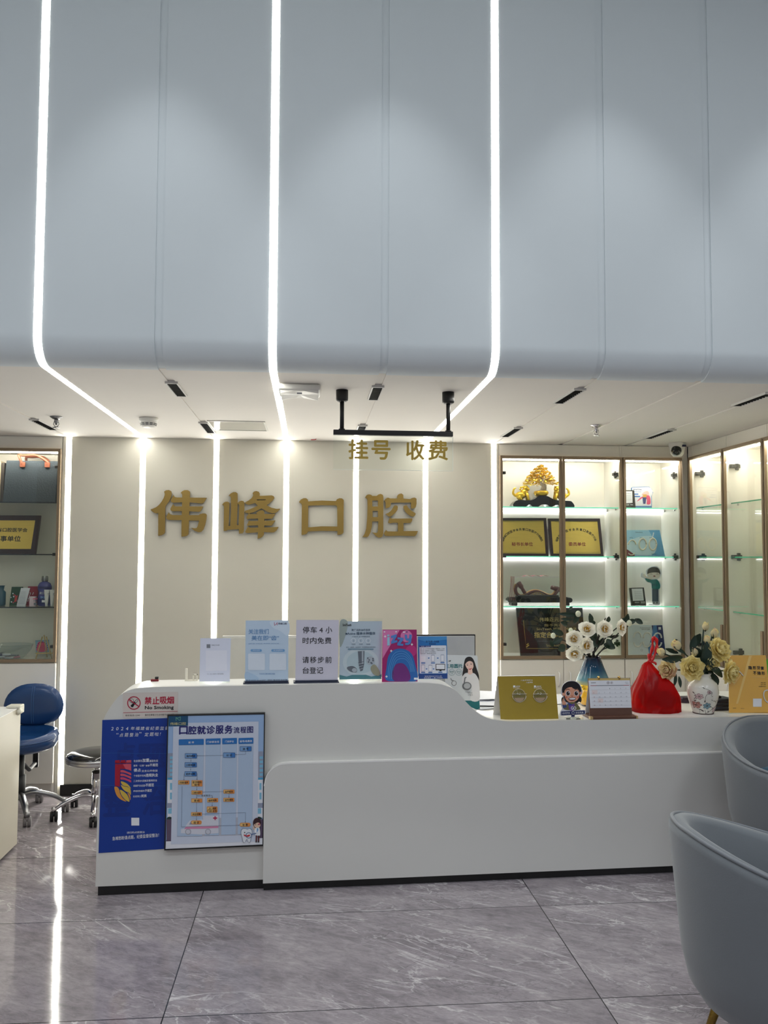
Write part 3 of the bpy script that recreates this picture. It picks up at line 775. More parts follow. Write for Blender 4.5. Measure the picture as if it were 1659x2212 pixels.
def t3(b, P):
    P.zm(1060, 940, 4.2533); g = mat('pale gold lettering', (196, 176, 120), 0.4, 0.3); gw = mat('gold lettering', (206, 178, 96), 0.35, 0.5)
    b.text('伟峰正元口腔', 448, 1675, 720, 1712, g, 1, bold=0.01)
    b.text('授予贵单位', 492, 1735, 705, 1760, g, 1); b.text('SmiTeeth 超亲水种植体', 422, 1766, 790, 1793, g, 1)
    b.text('指定合作医院', 400, 1808, 730, 1862, gw, 1, bold=0.015)
    b.text('Certificate of Cooperation', 430, 1886, 670, 1900, GREYINK, 1); b.text('SmiTeeth', 510, 1920, 640, 1942, g, 1)
    b.line([(300, 1700), (325, 1960), (800, 1962)], 3, gw, 1)
    for k in range(5): b.disc(330 + 9 * k % 23, 1945 - 7 * k % 29, 6, gw, 1, n=8)
plaque('award_plaque', 'large black glass plaque with gold text on the cabinet floor behind the white camellias', [(1115, 1313), (1258, 1313), (1266, 1415), (1125, 1415)], t3, BLACKG, mat('black plaque frame', (26, 18, 18), 0.25), 13, y=6.0, z=ZB + .007)

def bonsai():
    y = YS; z0 = SH[0] + 0.0045; k = y / F
    def X(px): return atY(px, 1085, y).x
    def Z(py): return z0 + (1093 - py) * k
    gold = mat('gilded resin', (246, 198, 62), 0.28, 0.75, var=0.25, scale=40)
    root = thing('bonsai_ornament', 'golden bonsai ornament with two gilded beasts on a black lacquer base', 'ornament', ((X(1170)), y, z0))
    # carved base: an uneven bridge-like slab with curled ends
    b = MB()
    top = [(1105, 1091), (1110, 1080), (1122, 1077), (1140, 1078), (1152, 1074), (1160, 1068), (1178, 1068), (1188, 1073), (1200, 1077), (1222, 1078), (1231, 1080), (1236, 1092)]
    bot = [(1212, 1093), (1200, 1087), (1186, 1092), (1178, 1087), (1166, 1087), (1158, 1092), (1148, 1092), (1140, 1087), (1128, 1093)]
    pts = [(X(a), Z(c)) for a, c in smooth_path([Vector((p[0], p[1], 0)) for p in top], 4) for a, c in [(a, c)]] if False else [(X(p.x), Z(p.y)) for p in smooth_path([(q[0], q[1], 0) for q in top + bot], 3, True)]
    b.X = Matrix(((1, 0, 0, 0), (0, 0, -1, y), (0, 1, 0, 0), (0, 0, 0, 1)))
    pts = [(a, max(c, z0)) for a, c in pts]
    b.prism(pts, -0.05, 0.05, BLACKG); b.X = Matrix.Identity(4); b.build('base', root)
    b = MB(); b.lathe([(0.036, 0), (0.048, 0.012), (0.056, 0.026), (0.052, 0.036), (0.05, 0.04)], (X(1169), y, Z(1068)), gold, 24); b.build('pot', root)
    b = MB(); c = Vector((X(1170), y, Z(1058)))
    cry = mat('crystal trunk', (214, 196, 170), 0.12, coat=1.0, var=0.2, scale=60)
    for s in range(3):
        b.tube(smooth_path([c + Vector((0.018 * (s - 1), 0.01 * s, -.01)), c + Vector((0.012 + 0.006 * s, -0.006 * s, 0.04)), c + Vector((-0.004 + .012 * (s - 1), 0, 0.08)), c + Vector((0.012 * (s - 1), 0, 0.12))], 4), [0.014 - 0.0006 * i for i in range(13)], cry, 8)
    b.build('trunk', root)
    b = MB(); rnd = random.Random(3)
    layers = [(1003, 5), (1010, 15), (1017, 21), (1024, 26), (1030, 30), (1036, 35), (1042, 38)]
    for py, hw in layers:
        n = int(14 + hw * 4.2)
        for i in range(n):
            r = hw * math.sqrt(rnd.random()); a = rnd.random() * 2 * PI
            if py > 1032 and r < 19: continue
            p = Vector((X(1168 + r * math.cos(a)), y + r * math.sin(a) * k * 0.8, Z(py + rnd.uniform(-3, 2) - 2)))
            q = Euler((rnd.uniform(-.6, .6), rnd.uniform(-.6, .6), a)).to_matrix()
            sz = rnd.uniform(0.009, 0.015)
            vs = [p + q @ Vector(v) * sz for v in ((-1, 0, 0), (-.4, -.55, .12), (.5, -.5, 0.1), (1, 0, -.1), (.5, .5, .1), (-.4, .55, .12), (0, 0, .35))]
            b.faces(vs, [(0, 1, 6), (1, 2, 6), (2, 3, 6), (3, 4, 6), (4, 5, 6), (5, 0, 6), (0, 5, 4, 3, 2, 1)], gold)
    for dx in (-24, 0, 22): b.tube([(X(1170), y, Z(1040)), (X(1168 + dx * .5), y, Z(1032)), (X(1168 + dx), y, Z(1032))], 0.005, gold, 6)
    o = b.build('leaf_crown', root); o['kind'] = 'stuff'
    for sgn, cx in ((1, 1124), (-1, 1212)):
        b = MB()
        def q(dx, dy, dz=0): return Vector((X(cx + sgn * dx), y - 0.01 + dz, Z(dy)))
        b.ball(q(0, 1066), 0.036, gold, 16, 10, sz=0.8, sx=1.1)            # haunches
        b.ball(q(8, 1060), 0.030, gold, 16, 10)                             # chest
        b.ball(q(11, 1051, -.01), 0.021, gold, 16, 10)                      # head
        b.ball(q(15, 1053, -.02), 0.011, gold, 12, 8)                       # muzzle
        for e in (7, 14): b.cyl(q(e, 1048), q(e, 1043), 0.006, gold, 8, r2=0.001)
        b.tube(smooth_path([q(-9, 1068), q(-16, 1062), q(-14, 1052), q(-10, 1050)], 5), [0.011 - 0.0004 * i for i in range(16)], gold, 8)
        for dz in (-0.02, 0.015):
            b.tube([q(12, 1062, dz), q(14, 1070, dz), q(15, 1077, dz - .008)], [0.012, 0.010, 0.011], gold, 8); b.tube([q(-5, 1068, dz), q(-2, 1074, dz), q(2, 1077, dz)], [0.016, 0.012, 0.010], gold, 8)
        for i in range(7): b.ball(q(3 + 4 * math.cos(i), 1050 + 5 * math.sin(i) + i * .6, -.006 * (i % 3)), 0.008, gold, 8, 6)
        b.build('gilded_beast', root)
bonsai()

def ruyi():
    y = YS; z0 = SH[2] + 0.0045; k = y / F
    def q(px, py, dy=0.0): p = atY(px or 1160, py or 1280, y); return Vector((p.x, y + dy, max(z0, z0 + (1307.5 - (py or 1280)) * k)))
    root = thing('ruyi_ornament', 'curved gold and brown sceptre ornament on a black stand under a clear case', 'ornament', q(1160, 1307))
    brown = mat('carved dark red wood', (92, 40, 40), 0.35, coat=0.4); gd = mat('gilt edging', (186, 140, 76), 0.3, 0.6)
    b = MB(); a, c = q(1099, 1294), q(1222, 1288)
    b.box(a.x, c.x, y - .05, y + .05, q(0, 1301).z, c.z - .004, BLACKG, 0.004); b.box(q(1116, 0).x, q(1204, 0).x, y - .045, y + .045, q(0, 1292).z, q(0, 1285).z, BLACK, 0.006)
    for px in (1102, 1214):
        b.box(q(px, 0).x, q(px + 12, 0).x, y - .05, y + .05, z0, q(0, 1300).z, BLACK, 0.004); b.cyl(q(px - 1 + (14 if px > 1150 else 0), 1296, -.05), q(px - 1 + (14 if px > 1150 else 0), 1296, .05), 0.018, BLACK, 16)
    b.build('stand', root)
    b = MB()
    path = smooth_path([q(1116, 1262), q(1113, 1272), q(1116, 1282), q(1124, 1288), q(1134, 1286), q(1146, 1279), q(1158, 1277), q(1170, 1280), q(1182, 1286), q(1192, 1287), q(1200, 1280), q(1206, 1272)], 5)
    b.tube(path, 0.017, gd, 10, flat=0.8); b.tube([p + Vector((0, -.012, -.002)) for p in path], 0.011, brown, 8)
    b.tube(smooth_path([q(1119, 1258), q(1126, 1268), q(1134, 1281)], 5), [0.02] * 6 + [0.014] * 5, brown, 10)
    b.tube([q(1190, 1268), q(1203, 1272), q(1216, 1276)], [0.014, 0.02, 0.014], brown, 10)
    b.build('sceptre', root)
    b = MB(); rnd = random.Random(5)
    for i in range(16):
        c = q(1142 + i * 2.3, 1290 - 8 * math.sin(PI * i / 15), -.03); b.tube([c + Vector((0.012 * math.cos(t), 0, .012 * math.sin(t))) for t in [j * .9 for j in range(7)]], 0.003, gd if i % 2 else STEEL, 5)
    b.build('openwork', root)
    b = MB(); x0, x1 = q(1106, 0).x, q(1216, 0).x; z1 = q(0, 1246).z; zz = q(0, 1287).z; th = .003
    b.box(x0, x1, y - .06, y - .06 + th, zz, z1, ACRY); b.box(x0, x0 + th, y - .057, y + .06, zz, z1, ACRY); b.box(x1 - th, x1, y - .057, y + .06, zz, z1, ACRY); b.box(x0, x1, y - .06, y + .06, z1, z1 + .004, ACRY)
    b.box(x0, x1, y - .062, y - .060, z1, z1 + .004, mat('acrylic rim', (232, 222, 226), 0.2)); b.build('clear_case', root)
    red = mat('red cord', (140, 26, 44), 0.6)
    b = MB()
    for j in range(4): b.tube([q(1099 + j * 2.2, 1244, -.065), q(1098 + j * 2.4, 1270, -.066), q(1096 + j * 4, 1296, -.066)], 0.0018, red, 6)
    b.build('tassel_cord', root)
    b = MB(); b.grid([[q(1128 + 4.6 * i, 1244.5 - 2.6 * abs(math.sin(i * 0.8)) , -.05 + .07 * j) for i in range(13)] for j in range(2)], mat('red ribbon', (178, 30, 56), 0.5)); b.build('red_ribbon', root)
ruyi()

# ---- third door
def card_block(name, label, corners, y, z, thick, face, draw, tilt=0.0, cat='display card', group=None, stand=None, origin_z=None):
    base = atY((corners[-1][0] + corners[-2][0]) / 2, (corners[-1][1] + corners[-2][1]) / 2, y); 
    if z is not None: base.z = z
    P = Plane(base, (1, 0, 0), tilt=tilt)
    root = thing(name, label, cat, base, 0, group)
    o = [P.loc(*c) for c in corners]
    m = min(p.y for p in o)
    for p in o:
        if p.y < m + 0.02: p.y = 0.0
    b = MB().on(P); b.prism(o, -thick, 0, face); draw(b, P); b.build('printed_face' if thick < .03 else 'body', root)
    return root, P
def d_cert(b, P):
    P.zm(1330, 940, 4.2553); b.poly([(80, 516), (152, 516), (155, 622), (80, 628)], PAPER, 1); b.text('Certificate', 90, 530, 140, 540, GREYINK, 2)
    for i in range(6): b.line([(90, 552 + i * 9), (142, 552 + i * 9)], 1.5, GREYINK, 2)
    b.text('证书', 92, 634, 160, 646, WINK, 1)
card_block('certificate_frame', 'small black certificate frame cut by the door edge on the top shelf', [(1347, 1059), (1370, 1059), (1373, 1094), (1347, 1094)], 6.02, SH[0] + .0045, .015, BLACK, d_cert, R(8), 'picture frame')
TEAL = ink('teal ink', (24, 108, 118)); BLUE = ink('blue ink', (40, 104, 180)); PINK = ink('pink ink', (206, 70, 110)); NAVY = ink('navy ink', (24, 40, 104))
def d_any(b, P):
    P.zm(1330, 940, 4.2553)
    out = [(150, 482), (270, 478), (300, 476), (325, 488), (341, 515), (338, 540), (327, 560), (327, 650), (160, 650), (158, 560), (150, 520)]
    b.poly(out, PAPER, 1); b.text('AnyOne', 160, 492, 236, 509, NAVY, 2, bold=.02); b.text('种植体系统', 170, 516, 234, 525, BLUE, 2)
    b.rrect(160, 537, 208, 548, 4, BLUE, 2); b.rrect(160, 558, 224, 570, 4, BLUE, 2)
    b.poly(smooth2([(195, 610), (225, 575), (262, 560), (300, 552), (318, 580), (318, 632), (285, 634), (285, 590), (255, 575), (225, 592)]), PINK, 2)
    b.poly(smooth2([(240, 548), (262, 520), (295, 515), (305, 545), (275, 556)]), ink('tooth pink', (230, 186, 182)), 3)
    b.poly([(248, 545), (285, 545), (280, 575), (252, 575)], ink('implant gold', (196, 150, 60)), 4); b.poly([(246, 572), (282, 572), (272, 632), (252, 632)], NAVY, 5)
def smooth2(pts, n=4): return [(p.x, p.y) for p in smooth_path([(a, c, 0) for a, c in pts], n, True)]
card_block('display_card', 'white implant advertising card with a rounded blue outline on the top shelf', [(1363.5, 1054), (1366, 1052), (1393, 1051), (1402, 1051), (1408, 1056), (1411, 1064), (1408, 1071), (1408, 1094), (1366, 1094)], 6.07, SH[0] + .0045, .006, ink('card blue edge', (70, 120, 176)), d_any, R(4))
DENT = mat('denture ivory', (226, 222, 208), 0.3)
def arch(b, P, cx, cy, rx, ry, a0, a1, r=0.006, m=None):
    pts = [P.loc(cx + rx * math.cos(R(a0 + (a1 - a0) * i / 20)), cy + ry * math.sin(R(a0 + (a1 - a0) * i / 20))) for i in range(21)]
    b.tube([(p.x, p.y, .002) for p in pts], [r * (1 + .18 * math.sin(i * 2.6)) for i in range(21)], m or DENT, 7)
def d_blue(b, P):
    P.zm(1330, 940, 4.2553)
    sky = ink('pale blue print', (200, 226, 244)); 
    b.poly([(300, 872), (402, 872), (440, 1050), (446, 1108), (330, 1108), (380, 1000)], ink('deeper blue print', (104, 172, 222)), 1)
    b.poly(smooth2([(96, 1000), (200, 940), (330, 930), (380, 1000), (330, 1100), (100, 1080)]), sky, 2)
    b.text('Solventum', 180, 886, 246, 899, NAVY, 3)
    for x in (140, 232, 322): b.text('牙弓', x - 14, 938, x + 14, 948, NAVY, 3)
    arch(b, P, 150, 1015, 36, 50, 190, 350, 0.005); arch(b, P, 247, 1003, 34, 52, 0, 360); arch(b, P, 340, 1003, 34, 54, 0, 360)
    b.line([(330, 975), (348, 895)], 8, WINK, 4)
    b.poly(smooth2([(96, 1050), (140, 1075), (175, 1108), (100, 1108)]), ink('maroon print', (110, 40, 60)), 4); arch(b, P, 145, 1075, 30, 26, 20, 160, 0.004)
    b.text('beauty', 330, 1088, 372, 1100, BK, 4)
card_block('display_card', 'pale blue display card with three tooth arches on the second shelf', [(1353, 1145), (1425, 1145), (1437, 1201), (1353, 1201)], 6.04, SH[1] + .0045, .006, ink('light blue card', (156, 204, 236)), d_blue, R(6))
def d_photo(b, P):
    P.zm(1330, 940, 4.2553); b.poly([(146, 1412), (246, 1410), (258, 1520), (158, 1524)], PAPER, 1)
    for i in range(5): b.line([(170 + i * 2, 1440 + i * 16), (236 + i * 2, 1439 + i * 16)], 2, GREYINK, 2)
    b.text('授权证书', 175, 1532, 216, 1544, WINK, 1); b.text('2023', 230, 1528, 268, 1546, WINK, 1)
card_block('certificate_frame', 'black framed certificate leaning on the third shelf beside the boy cutout', [(1360, 1270), (1391, 1269), (1396, 1306), (1364, 1306)], 6.0, SH[2] + .0045, .014, BLACK, d_photo, R(10), 'picture frame')
def boy():
    y = 6.06; base = atY(1417, 1307, y); base.z = SH[2] + .0045
    P = Plane(base, (1, 0, 0)).zm(1330, 940, 4.2553)
    root = thing('cardboard_cutout', 'cardboard cutout of a smiling boy in a teal sweater on the third shelf', 'cardboard cutout', base)
    sil = smooth2([(290, 1240), (340, 1210), (385, 1218), (411, 1255), (408, 1300), (380, 1325), (398, 1350), (411, 1385), (395, 1425), (398, 1520), (398, 1550), (345, 1550), (338, 1520), (330, 1420), (325, 1365), (290, 1352), (268, 1320), (240, 1305), (246, 1270), (275, 1290), (292, 1300), (284, 1270)])
    b = MB().on(P); pts = [P.loc(330 + (x - 330) * 1.09 if x < 330 else 330 + (x - 330) * 1.10, 1380 + (y_ - 1380) * 1.03) for x, y_ in sil]; m = min(p.y for p in pts)
    b.prism([Vector((p.x, max(0, p.y))) for p in pts], -.005, 0, PAPER)
    hair = ink('hair grey', (76, 74, 76)); skin = ink('cartoon skin', (232, 222, 214))
    b.poly(smooth2([(295, 1265), (350, 1262), (402, 1268), (404, 1300), (375, 1318), (340, 1318), (300, 1300)]), skin, 1)
    b.poly(smooth2([(290, 1275), (300, 1232), (340, 1213), (388, 1222), (409, 1258), (406, 1282), (395, 1265), (350, 1262), (310, 1268)]), hair, 2)
    for x in (325, 382): b.line([(x - 9, 1279), (x, 1274), (x + 9, 1279)], 2.5, INK, 3)
    b.disc(355, 1296, 11, ink('mouth', (150, 90, 90)), 3, ry=6)
    b.poly(smooth2([(250, 1290), (262, 1276), (285, 1300), (330, 1312), (330, 1326), (290, 1322)]), skin, 1)
    tl = ink('sweater teal', (22, 120, 122))
    b.poly(smooth2([(270, 1315), (330, 1328), (375, 1326), (398, 1352), (408, 1385), (396, 1415), (335, 1412), (328, 1362), (292, 1348)]), tl, 4)
    b.text('SMILE', 332, 1368, 382, 1384, NAVY, 5); b.rect(334, 1414, 392, 1530, ink('trouser slate', (74, 92, 112)), 4)
    b.disc(350, 1540, 10, GREYINK, 4, ry=7); b.disc(378, 1540, 10, GREYINK, 4, ry=7)
    b.build('printed_board', root)
    b = MB(); b.box(base.x - .03, base.x + .03, y + .006, y + .06, base.z, base.z + .003, PAPER); b.box(base.x - .004, base.x + .004, y + .005, y + .05, base.z, base.z + .08, PAPER); b.build('strut', root)
boy()
def d_align(b, P):
    P.zm(1330, 940, 4.2553)
    b.poly(smooth2([(320, 1750), (430, 1746), (462, 2020), (330, 2024), (300, 1960), (360, 1880)], 3) if False else [(330, 1749), (428, 1747), (460, 2024), (330, 2024), (300, 1950), (345, 1860)], NAVY, 1)
    b.poly([(345, 1750), (375, 1748), (392, 1860), (352, 1960), (380, 2024), (310, 2024), (296, 1950), (330, 1860)], ink('mid blue print', (70, 128, 190)), 2)
    b.text('Solventum', 222, 1764, 320, 1776, GREYINK, 3); b.text('隐形矫治器', 238, 1780, 312, 1790, BK, 3)
    arch(b, P, 200, 1860, 34, 50, 180, 360, .006, WHITE); arch(b, P, 200, 1905, 34, 40, 0, 180, .006, WHITE); arch(b, P, 290, 1865, 36, 50, 180, 370, .006, WHITE); arch(b, P, 285, 1900, 36, 46, 10, 180, .006, WHITE)
    arch(b, P, 385, 1865, 34, 46, 180, 360, .006, WHITE); arch(b, P, 385, 1905, 34, 40, 0, 180, .006, WHITE)
    b.ring(238, 1975, 9, 2, GREYINK, 3); b.rect(392, 1764, 416, 1788, WINK, 3)
card_block('display_card', 'white and navy display card with clear aligners on the cabinet floor behind the red bag', [(1357, 1350), (1431, 1350), (1439, 1416), (1357, 1416)], 6.02, ZB + .007, .006, ink('card white', (222, 230, 238)), d_align, R(6))
# ------------------------------------------------------------------ things in the left-hand cabinet
def left_items():
    y = 6.02; k = y / F
    D = [1040]
    def q(px, py, dy=0.0): p = atY(px or 60, py or D[0], y); return Vector((p.x, p.y + dy, min(p.z, 2.308)))
    navy = mat('charcoal blue felt', (44, 54, 62), 0.8, var=0.12, scale=60, bump=0.2, bscale=120)
    tan = mat('tan leather', (128, 70, 46), 0.5)
    z0 = SH[0] + .0045
    root = thing('gift_bag', 'dark grey felt gift bag with tan handles on the top shelf', 'bag', (q(70, 0).x, y, z0))
    b = MB(); bl, br, tl, tr = q(14, 0).x, q(126, 0).x, q(18, 0).x, q(128, 0).x; zt = q(0, 997).z
    vs = [(bl, y - .06, z0), (br, y - .06, z0), (tr, y - .045, zt), (tl, y - .045, zt), (bl, y + .06, z0), (br, y + .06, z0), (tr, y + .045, zt), (tl, y + .045, zt)]
    b.faces(vs, [(0, 1, 2, 3), (5, 4, 7, 6), (4, 0, 3, 7), (1, 5, 6, 2), (4, 5, 1, 0)], navy)
    b.build('bag_body', root)
    for j, dy in ((0, -.05), (1, .045)):
        b = MB()
        pts = smooth_path([q(53, 1005, dy), q(48 + 4 * j, 990, dy - .004), q(46 + 8 * j, 979 + 4 * j, dy), q(60 + 5 * j, 976 + 7 * j, dy), q(85 + 3 * j, 984, dy), q(107, 1000, dy), q(107, 1006, dy)], 6)
        b.tube(pts, 0.009, tan, 8)
        for px in (53, 106): b.box(q(px - 5, 0).x, q(px + 6, 0).x, y + dy - .008, y + dy + .004, q(0, 1011).z, q(0, 1000).z, tan, .001)
        b.build('handle', root)
    P = Plane((0, y - .058, 0), (1, 0, 0), tilt=R(3)).zm(0, 940, 4.2529); b = MB().on(P); em = mat('embossed dark print', (26, 32, 40), 0.6)
    b.text('伟峰口腔', 262, 395, 443, 434, em, 1, bold=.02)
    b.line([(205, 385), (205, 438)], 5, em, 1); b.line([(205, 385), (235, 412), (262, 385), (255, 436)], 5, em, 1); b.build('print', root)
    # box beside it
    b = MB(); b.box(q(-22, 0).x, q(4.5, 0).x, y - .03, y + .05, z0, q(0, 998).z, mat('cream card box', (198, 178, 140), 0.5), .003)
    b.box(q(4.5, 0).x, q(12, 0).x, y - .03, y + .05, z0, q(0, 1001).z, mat('dark brown box side', (58, 50, 44), 0.5), .002)
    tag(b.build('gift_box', origin=(q(0, 0).x, y, z0)), 'cream box with a dark side standing behind the dark gift bag', 'box')
    def t(b, P):
        P.zm(0, 940, 4.2529)
        b.text('福建省口腔医学会', -120, 852, 252, 888, BK, 1, bold=.02); b.text('理事单位', -60, 925, 190, 976, BK, 1, bold=.02); b.line([(-100, 1060), (285, 1060)], 2, BK, 1)
    plaque('award_plaque', 'gold plaque reading 理事单位 in a dark frame below the gift bag', [(-60, 1113), (88, 1113.5), (77, 1198), (-62, 1198)], t, PLG, MAROON, 10.5, y=y, z=SH[1] + .0045)
    z0 = SH[2] + .0045; D[0] = 1295
    def stand_box(name, lab, cat, x0, x1, top, m, dy=0.0, d=.03, lean=0.0, draw=None, group=None):
        a, c = q(x0, 0).x, q(x1, 0).x; zt = z0 + (1312 - top) * k
        root = thing(name, lab, cat, ((a + c) / 2, y + dy, z0), 0, group)
        b = MB(); b.X = Matrix.Translation((0, 0, z0)) @ Matrix.Shear('XZ', 4, (lean, 0)) @ Matrix.Translation((0, 0, -z0)) if False else Matrix(((1, 0, lean, -lean * z0), (0, 1, 0, 0), (0, 0, 1, 0), (0, 0, 0, 1)))
        b.box(a, c, y + dy, y + dy + d, z0, zt, m, .001)
        b.build('carton', root)
        if draw:
            b = MB(); P = Plane((0, y + dy - .0012, 0), (1, 0, 0)).zm(0, 940, 4.2529); b.on(P); draw(b); b.build('print', root)
    gm, rm = ink('card green', (24, 70, 44)), ink('card crimson', (142, 26, 50)); rd = ink('bright red', (206, 70, 60))
    def dg(b):
        rnd = random.Random(2)
        for i in range(14): b.disc(100 + rnd.random() * 60, 1440 + rnd.random() * 110, 4 + rnd.random() * 4, [rd, WINK, PINK][i % 3], 1, n=8)
        b.poly([(140, 1480), (165, 1470), (150, 1530), (130, 1535)], rd, 1)
    stand_box('product_carton', 'dark green carton with red pattern on the third shelf', 'carton', 18, 40, 1273, gm, .02, lean=.10, draw=dg)
    def dr(b):
        rnd = random.Random(4)
        for i in range(12): b.disc(245 + rnd.random() * 70, 1440 + rnd.random() * 110, 3 + rnd.random() * 3, WINK, 1, n=8)
        b.line([(255, 1530), (280, 1450)], 5, WINK, 1)
    stand_box('product_carton', 'crimson carton with white pattern beside the mouthwash bottle', 'carton', 54, 76, 1272, rm, .02, lean=.08, draw=dr)
    def dl(b):
        for i in range(11): b.line([(186 - i * 2.2, 1440 + i * 11), (240 - i * 1.2, 1440 + i * 11)], 1.6, GREYINK, 1)
    stand_box('shade_guide', 'white ribbed tooth shade guide leaning between the green and crimson cartons', 'shade guide', 37, 56, 1275, PAPER, -.01, .012, .22, dl)
    def dp(b): b.text('Mini', 308, 1515, 340, 1528, NAVY, 1); b.rect(310, 1540, 338, 1562, GREYINK, 1); b.rect(302, 1500, 345, 1508, PINK, 1)
    stand_box('small_carton', 'small pale pink carton in front of the crimson carton', 'carton', 68.5, 81, 1292, ink('pale pink card', (222, 200, 208)), -.05, .03, 0, dp)
    # mouthwash bottle
    c = q(96, 0); root = thing('mouthwash_bottle', 'purple mouthwash bottle with a silver cap on the third shelf', 'bottle', (c.x, y, z0))
    pur = mat('violet plastic', (68, 70, 140), 0.2, coat=0.5)
    b = MB(); b.X = Matrix.Translation((c.x, y, z0)) @ Matrix.Diagonal((1, .62, 1, 1))
    h = (1312 - 1262) * k; b.lathe([(.040, 0), (.047, .006), (.047, .06), (.041, .075), (.041, .10), (.047, .115), (.047, h - .03), (.038, h - .01), (.020, h), (.019, h + .004)], (0, 0, 0), pur, 32); b.build('bottle_body', root)
    b = MB(); b.lathe([(.019, h + .002), (.0205, h + .006), (.0205, h + .036), (.018, h + .040)], (c.x, y, z0), STEEL, 24)
    for i in range(16):
        a = 2 * PI * i / 16; b.cyl((c.x + .0205 * math.cos(a), y + .0205 * math.sin(a), z0 + h + .008), (c.x + .0205 * math.cos(a), y + .0205 * math.sin(a), z0 + h + .034), .0016, STEEL, 6)
    b.build('cap', root)
    b = MB(); b.X = Matrix.Translation((c.x, y, z0)) @ Matrix.Diagonal((1, .63, 1, 1))
    b.lathe([(.0475, .012), (.0475, .058)], (0, 0, 0), NAVY, 32, cap=False); b.lathe([(.0478, .118), (.0478, h - .034)], (0, 0, 0), ink('label indigo', (40, 44, 104)), 32, cap=False)
    b.on(Plane((0, y - .0312, 0), (1, 0, 0)).zm(0, 940, 4.2529)); b.text('漱口水', 362, 1440, 430, 1462, WINK, 1); b.text('净澈', 366, 1478, 428, 1502, ink('label sky', (120, 160, 220)), 1, bold=.02); b.rect(384, 1515, 422, 1536, WINK, 1)
    b.build('label', root)
    for x0, lab, top in ((105.5, 'white toothpaste tube standing right of the mouthwash bottle', 1278), (117, 'white toothpaste tube half hidden by the cabinet door frame', 1278)):
        cx = q(x0, 0).x; root = thing('toothpaste_tube', lab, 'tube', (cx, y - .05, z0), 0, 'white tubes on the third shelf'); zt = z0 + (1312 - top) * k
        b = MB(); rows = []
        for i in range(9):
            f = i / 8; zz = z0 + .016 + (zt - z0 - .016) * f; rx = .010 + .008 * f; ry = .010 * (1 - f) + .0012
            rows.append([(cx + rx * math.cos(2 * PI * j / 16), y - .05 + ry * math.sin(2 * PI * j / 16), zz) for j in range(16)])
        b.grid(rows, WHITE, closed=True); b.build('tube_body', root)
        b = MB(); b.lathe([(.009, 0), (.009, .016)], (cx, y - .05, z0), WHITE, 16); b.build('cap', root)
        b = MB(); b.on(Plane((0, y - .063, 0), (1, 0, 0)).zm(0, 940, 4.2529)); xx = (x0) * 4.2529; b.text('MX', xx - 11, 1450, xx + 11, 1475, GREYINK, 1); b.build('print', root)
    c = q(1, 0); b = MB(); b.lathe([(.03, 0), (.034, .01), (.034, .095), (.020, .11), (.024, .135), (.028, .14)], (c.x, y, z0), mat('teal plastic', (24, 74, 92), 0.3), 24)
    tag(b.build('pump_bottle', origin=(c.x, y, z0)), 'dark teal pump bottle on the shelf with the mouthwash', 'bottle')
    # bottom: bowl of samples and a small easel
    z0 = ZB + .0065; rnd = random.Random(9); D[0] = 1405
    c = Vector((q(20, 0).x, 6.0, z0)); b = MB(); b.lathe([(.06, 0), (.10, .004), (.15, .06), (.165, .10)], c, BOWLG, 40, cap=False, sy=.7); b.lathe([(.161, .098), (.169, .102)], c, BOWLG, 40, cap=False, sy=.7)
    tag(b.build('clear_bowl', origin=c), 'clear plastic bowl of small wrapped samples beside the tiny easel', 'bowl')
    for i in range(9):
        p = c + Vector((rnd.uniform(-.09, .09), rnd.uniform(-.05, .05), (.012 if i < 4 else .023 if i < 7 else .034))); col = [PAPER, PAPER, WHITE, ink('sachet pink', (206, 120, 140)), PAPER, GREYINK][i % 6]
        b = MB(); b.X = Matrix.Translation(p) @ Matrix.Rotation(rnd.uniform(-.7, .7), 4, 'Z') @ Matrix.Rotation(rnd.uniform(-.08, .08), 4, 'Y'); b.box(-.045, .045, -.016, .016, -.0045, .0045, col, .003); b.box(-.03, .0, -.0165, .0165, -.0047, .0047, [REDINK, NAVY, GREYINK][i % 3], .002)
        tag(b.build('wrapped_sample', origin=p), 'small white wrapped sample lying in the clear bowl', 'sample', 'samples in the clear bowl')
    c = q(92, 0); root = thing('mini_easel', 'small wooden easel with a pink dinosaur-like picture on the left cabinet floor', 'easel', (c.x, y, z0)); wd = mat('pale pine', (206, 176, 112), 0.6)
    root['label'] = 'tiny wooden easel holding a small pink and blue painted tile'
    b = MB(); yy = y
    for px in (-14, 26): b.tube([(c.x + px * k * .8, yy - .02, z0), (c.x + px * k * .2 + .004, yy + .005, z0 + .15)], .004, wd, 6)
    b.tube([(c.x + .01, yy + .07, z0), (c.x + .006, yy + .005, z0 + .16)], .004, wd, 6); b.box(q(80, 0).x, q(117, 0).x, yy - .035, yy - .012, z0 + .035, z0 + .042, wd, .001); b.build('easel_frame', root)
    P = Plane((0, yy - .026, 0), (1, 0, 0), tilt=R(6)).zm(0, 940, 4.2529); b = MB().on(P); lb = ink('tile blue', (140, 176, 200)); hp = ink('hot pink', (226, 54, 110))
    b.sheet([(325, 1885), (450, 1880), (450, 1992), (330, 2000)], lb, .006); b.poly(smooth2([(340, 1985), (345, 1915), (375, 1895), (410, 1905), (430, 1945), (428, 1985)]), hp, 1)
    for i in range(9): a = PI * (1.0 + i / 8); b.disc(388 + 50 * math.cos(a), 1950 + 48 * math.sin(a), 5, NAVY, 2, n=8)
    for i in range(5): b.line([(360 + i * 14, 1925), (366 + i * 14, 1975)], 3, REDINK, 2)
    b.build('painted_tile', root)
    c = q(112, 0); b = MB(); b.lathe([(.03, 0), (.034, .004), (.036, .05), (.034, .09), (.030, .095)], (c.x, 5.985, z0), ACRY, 28, cap=False)
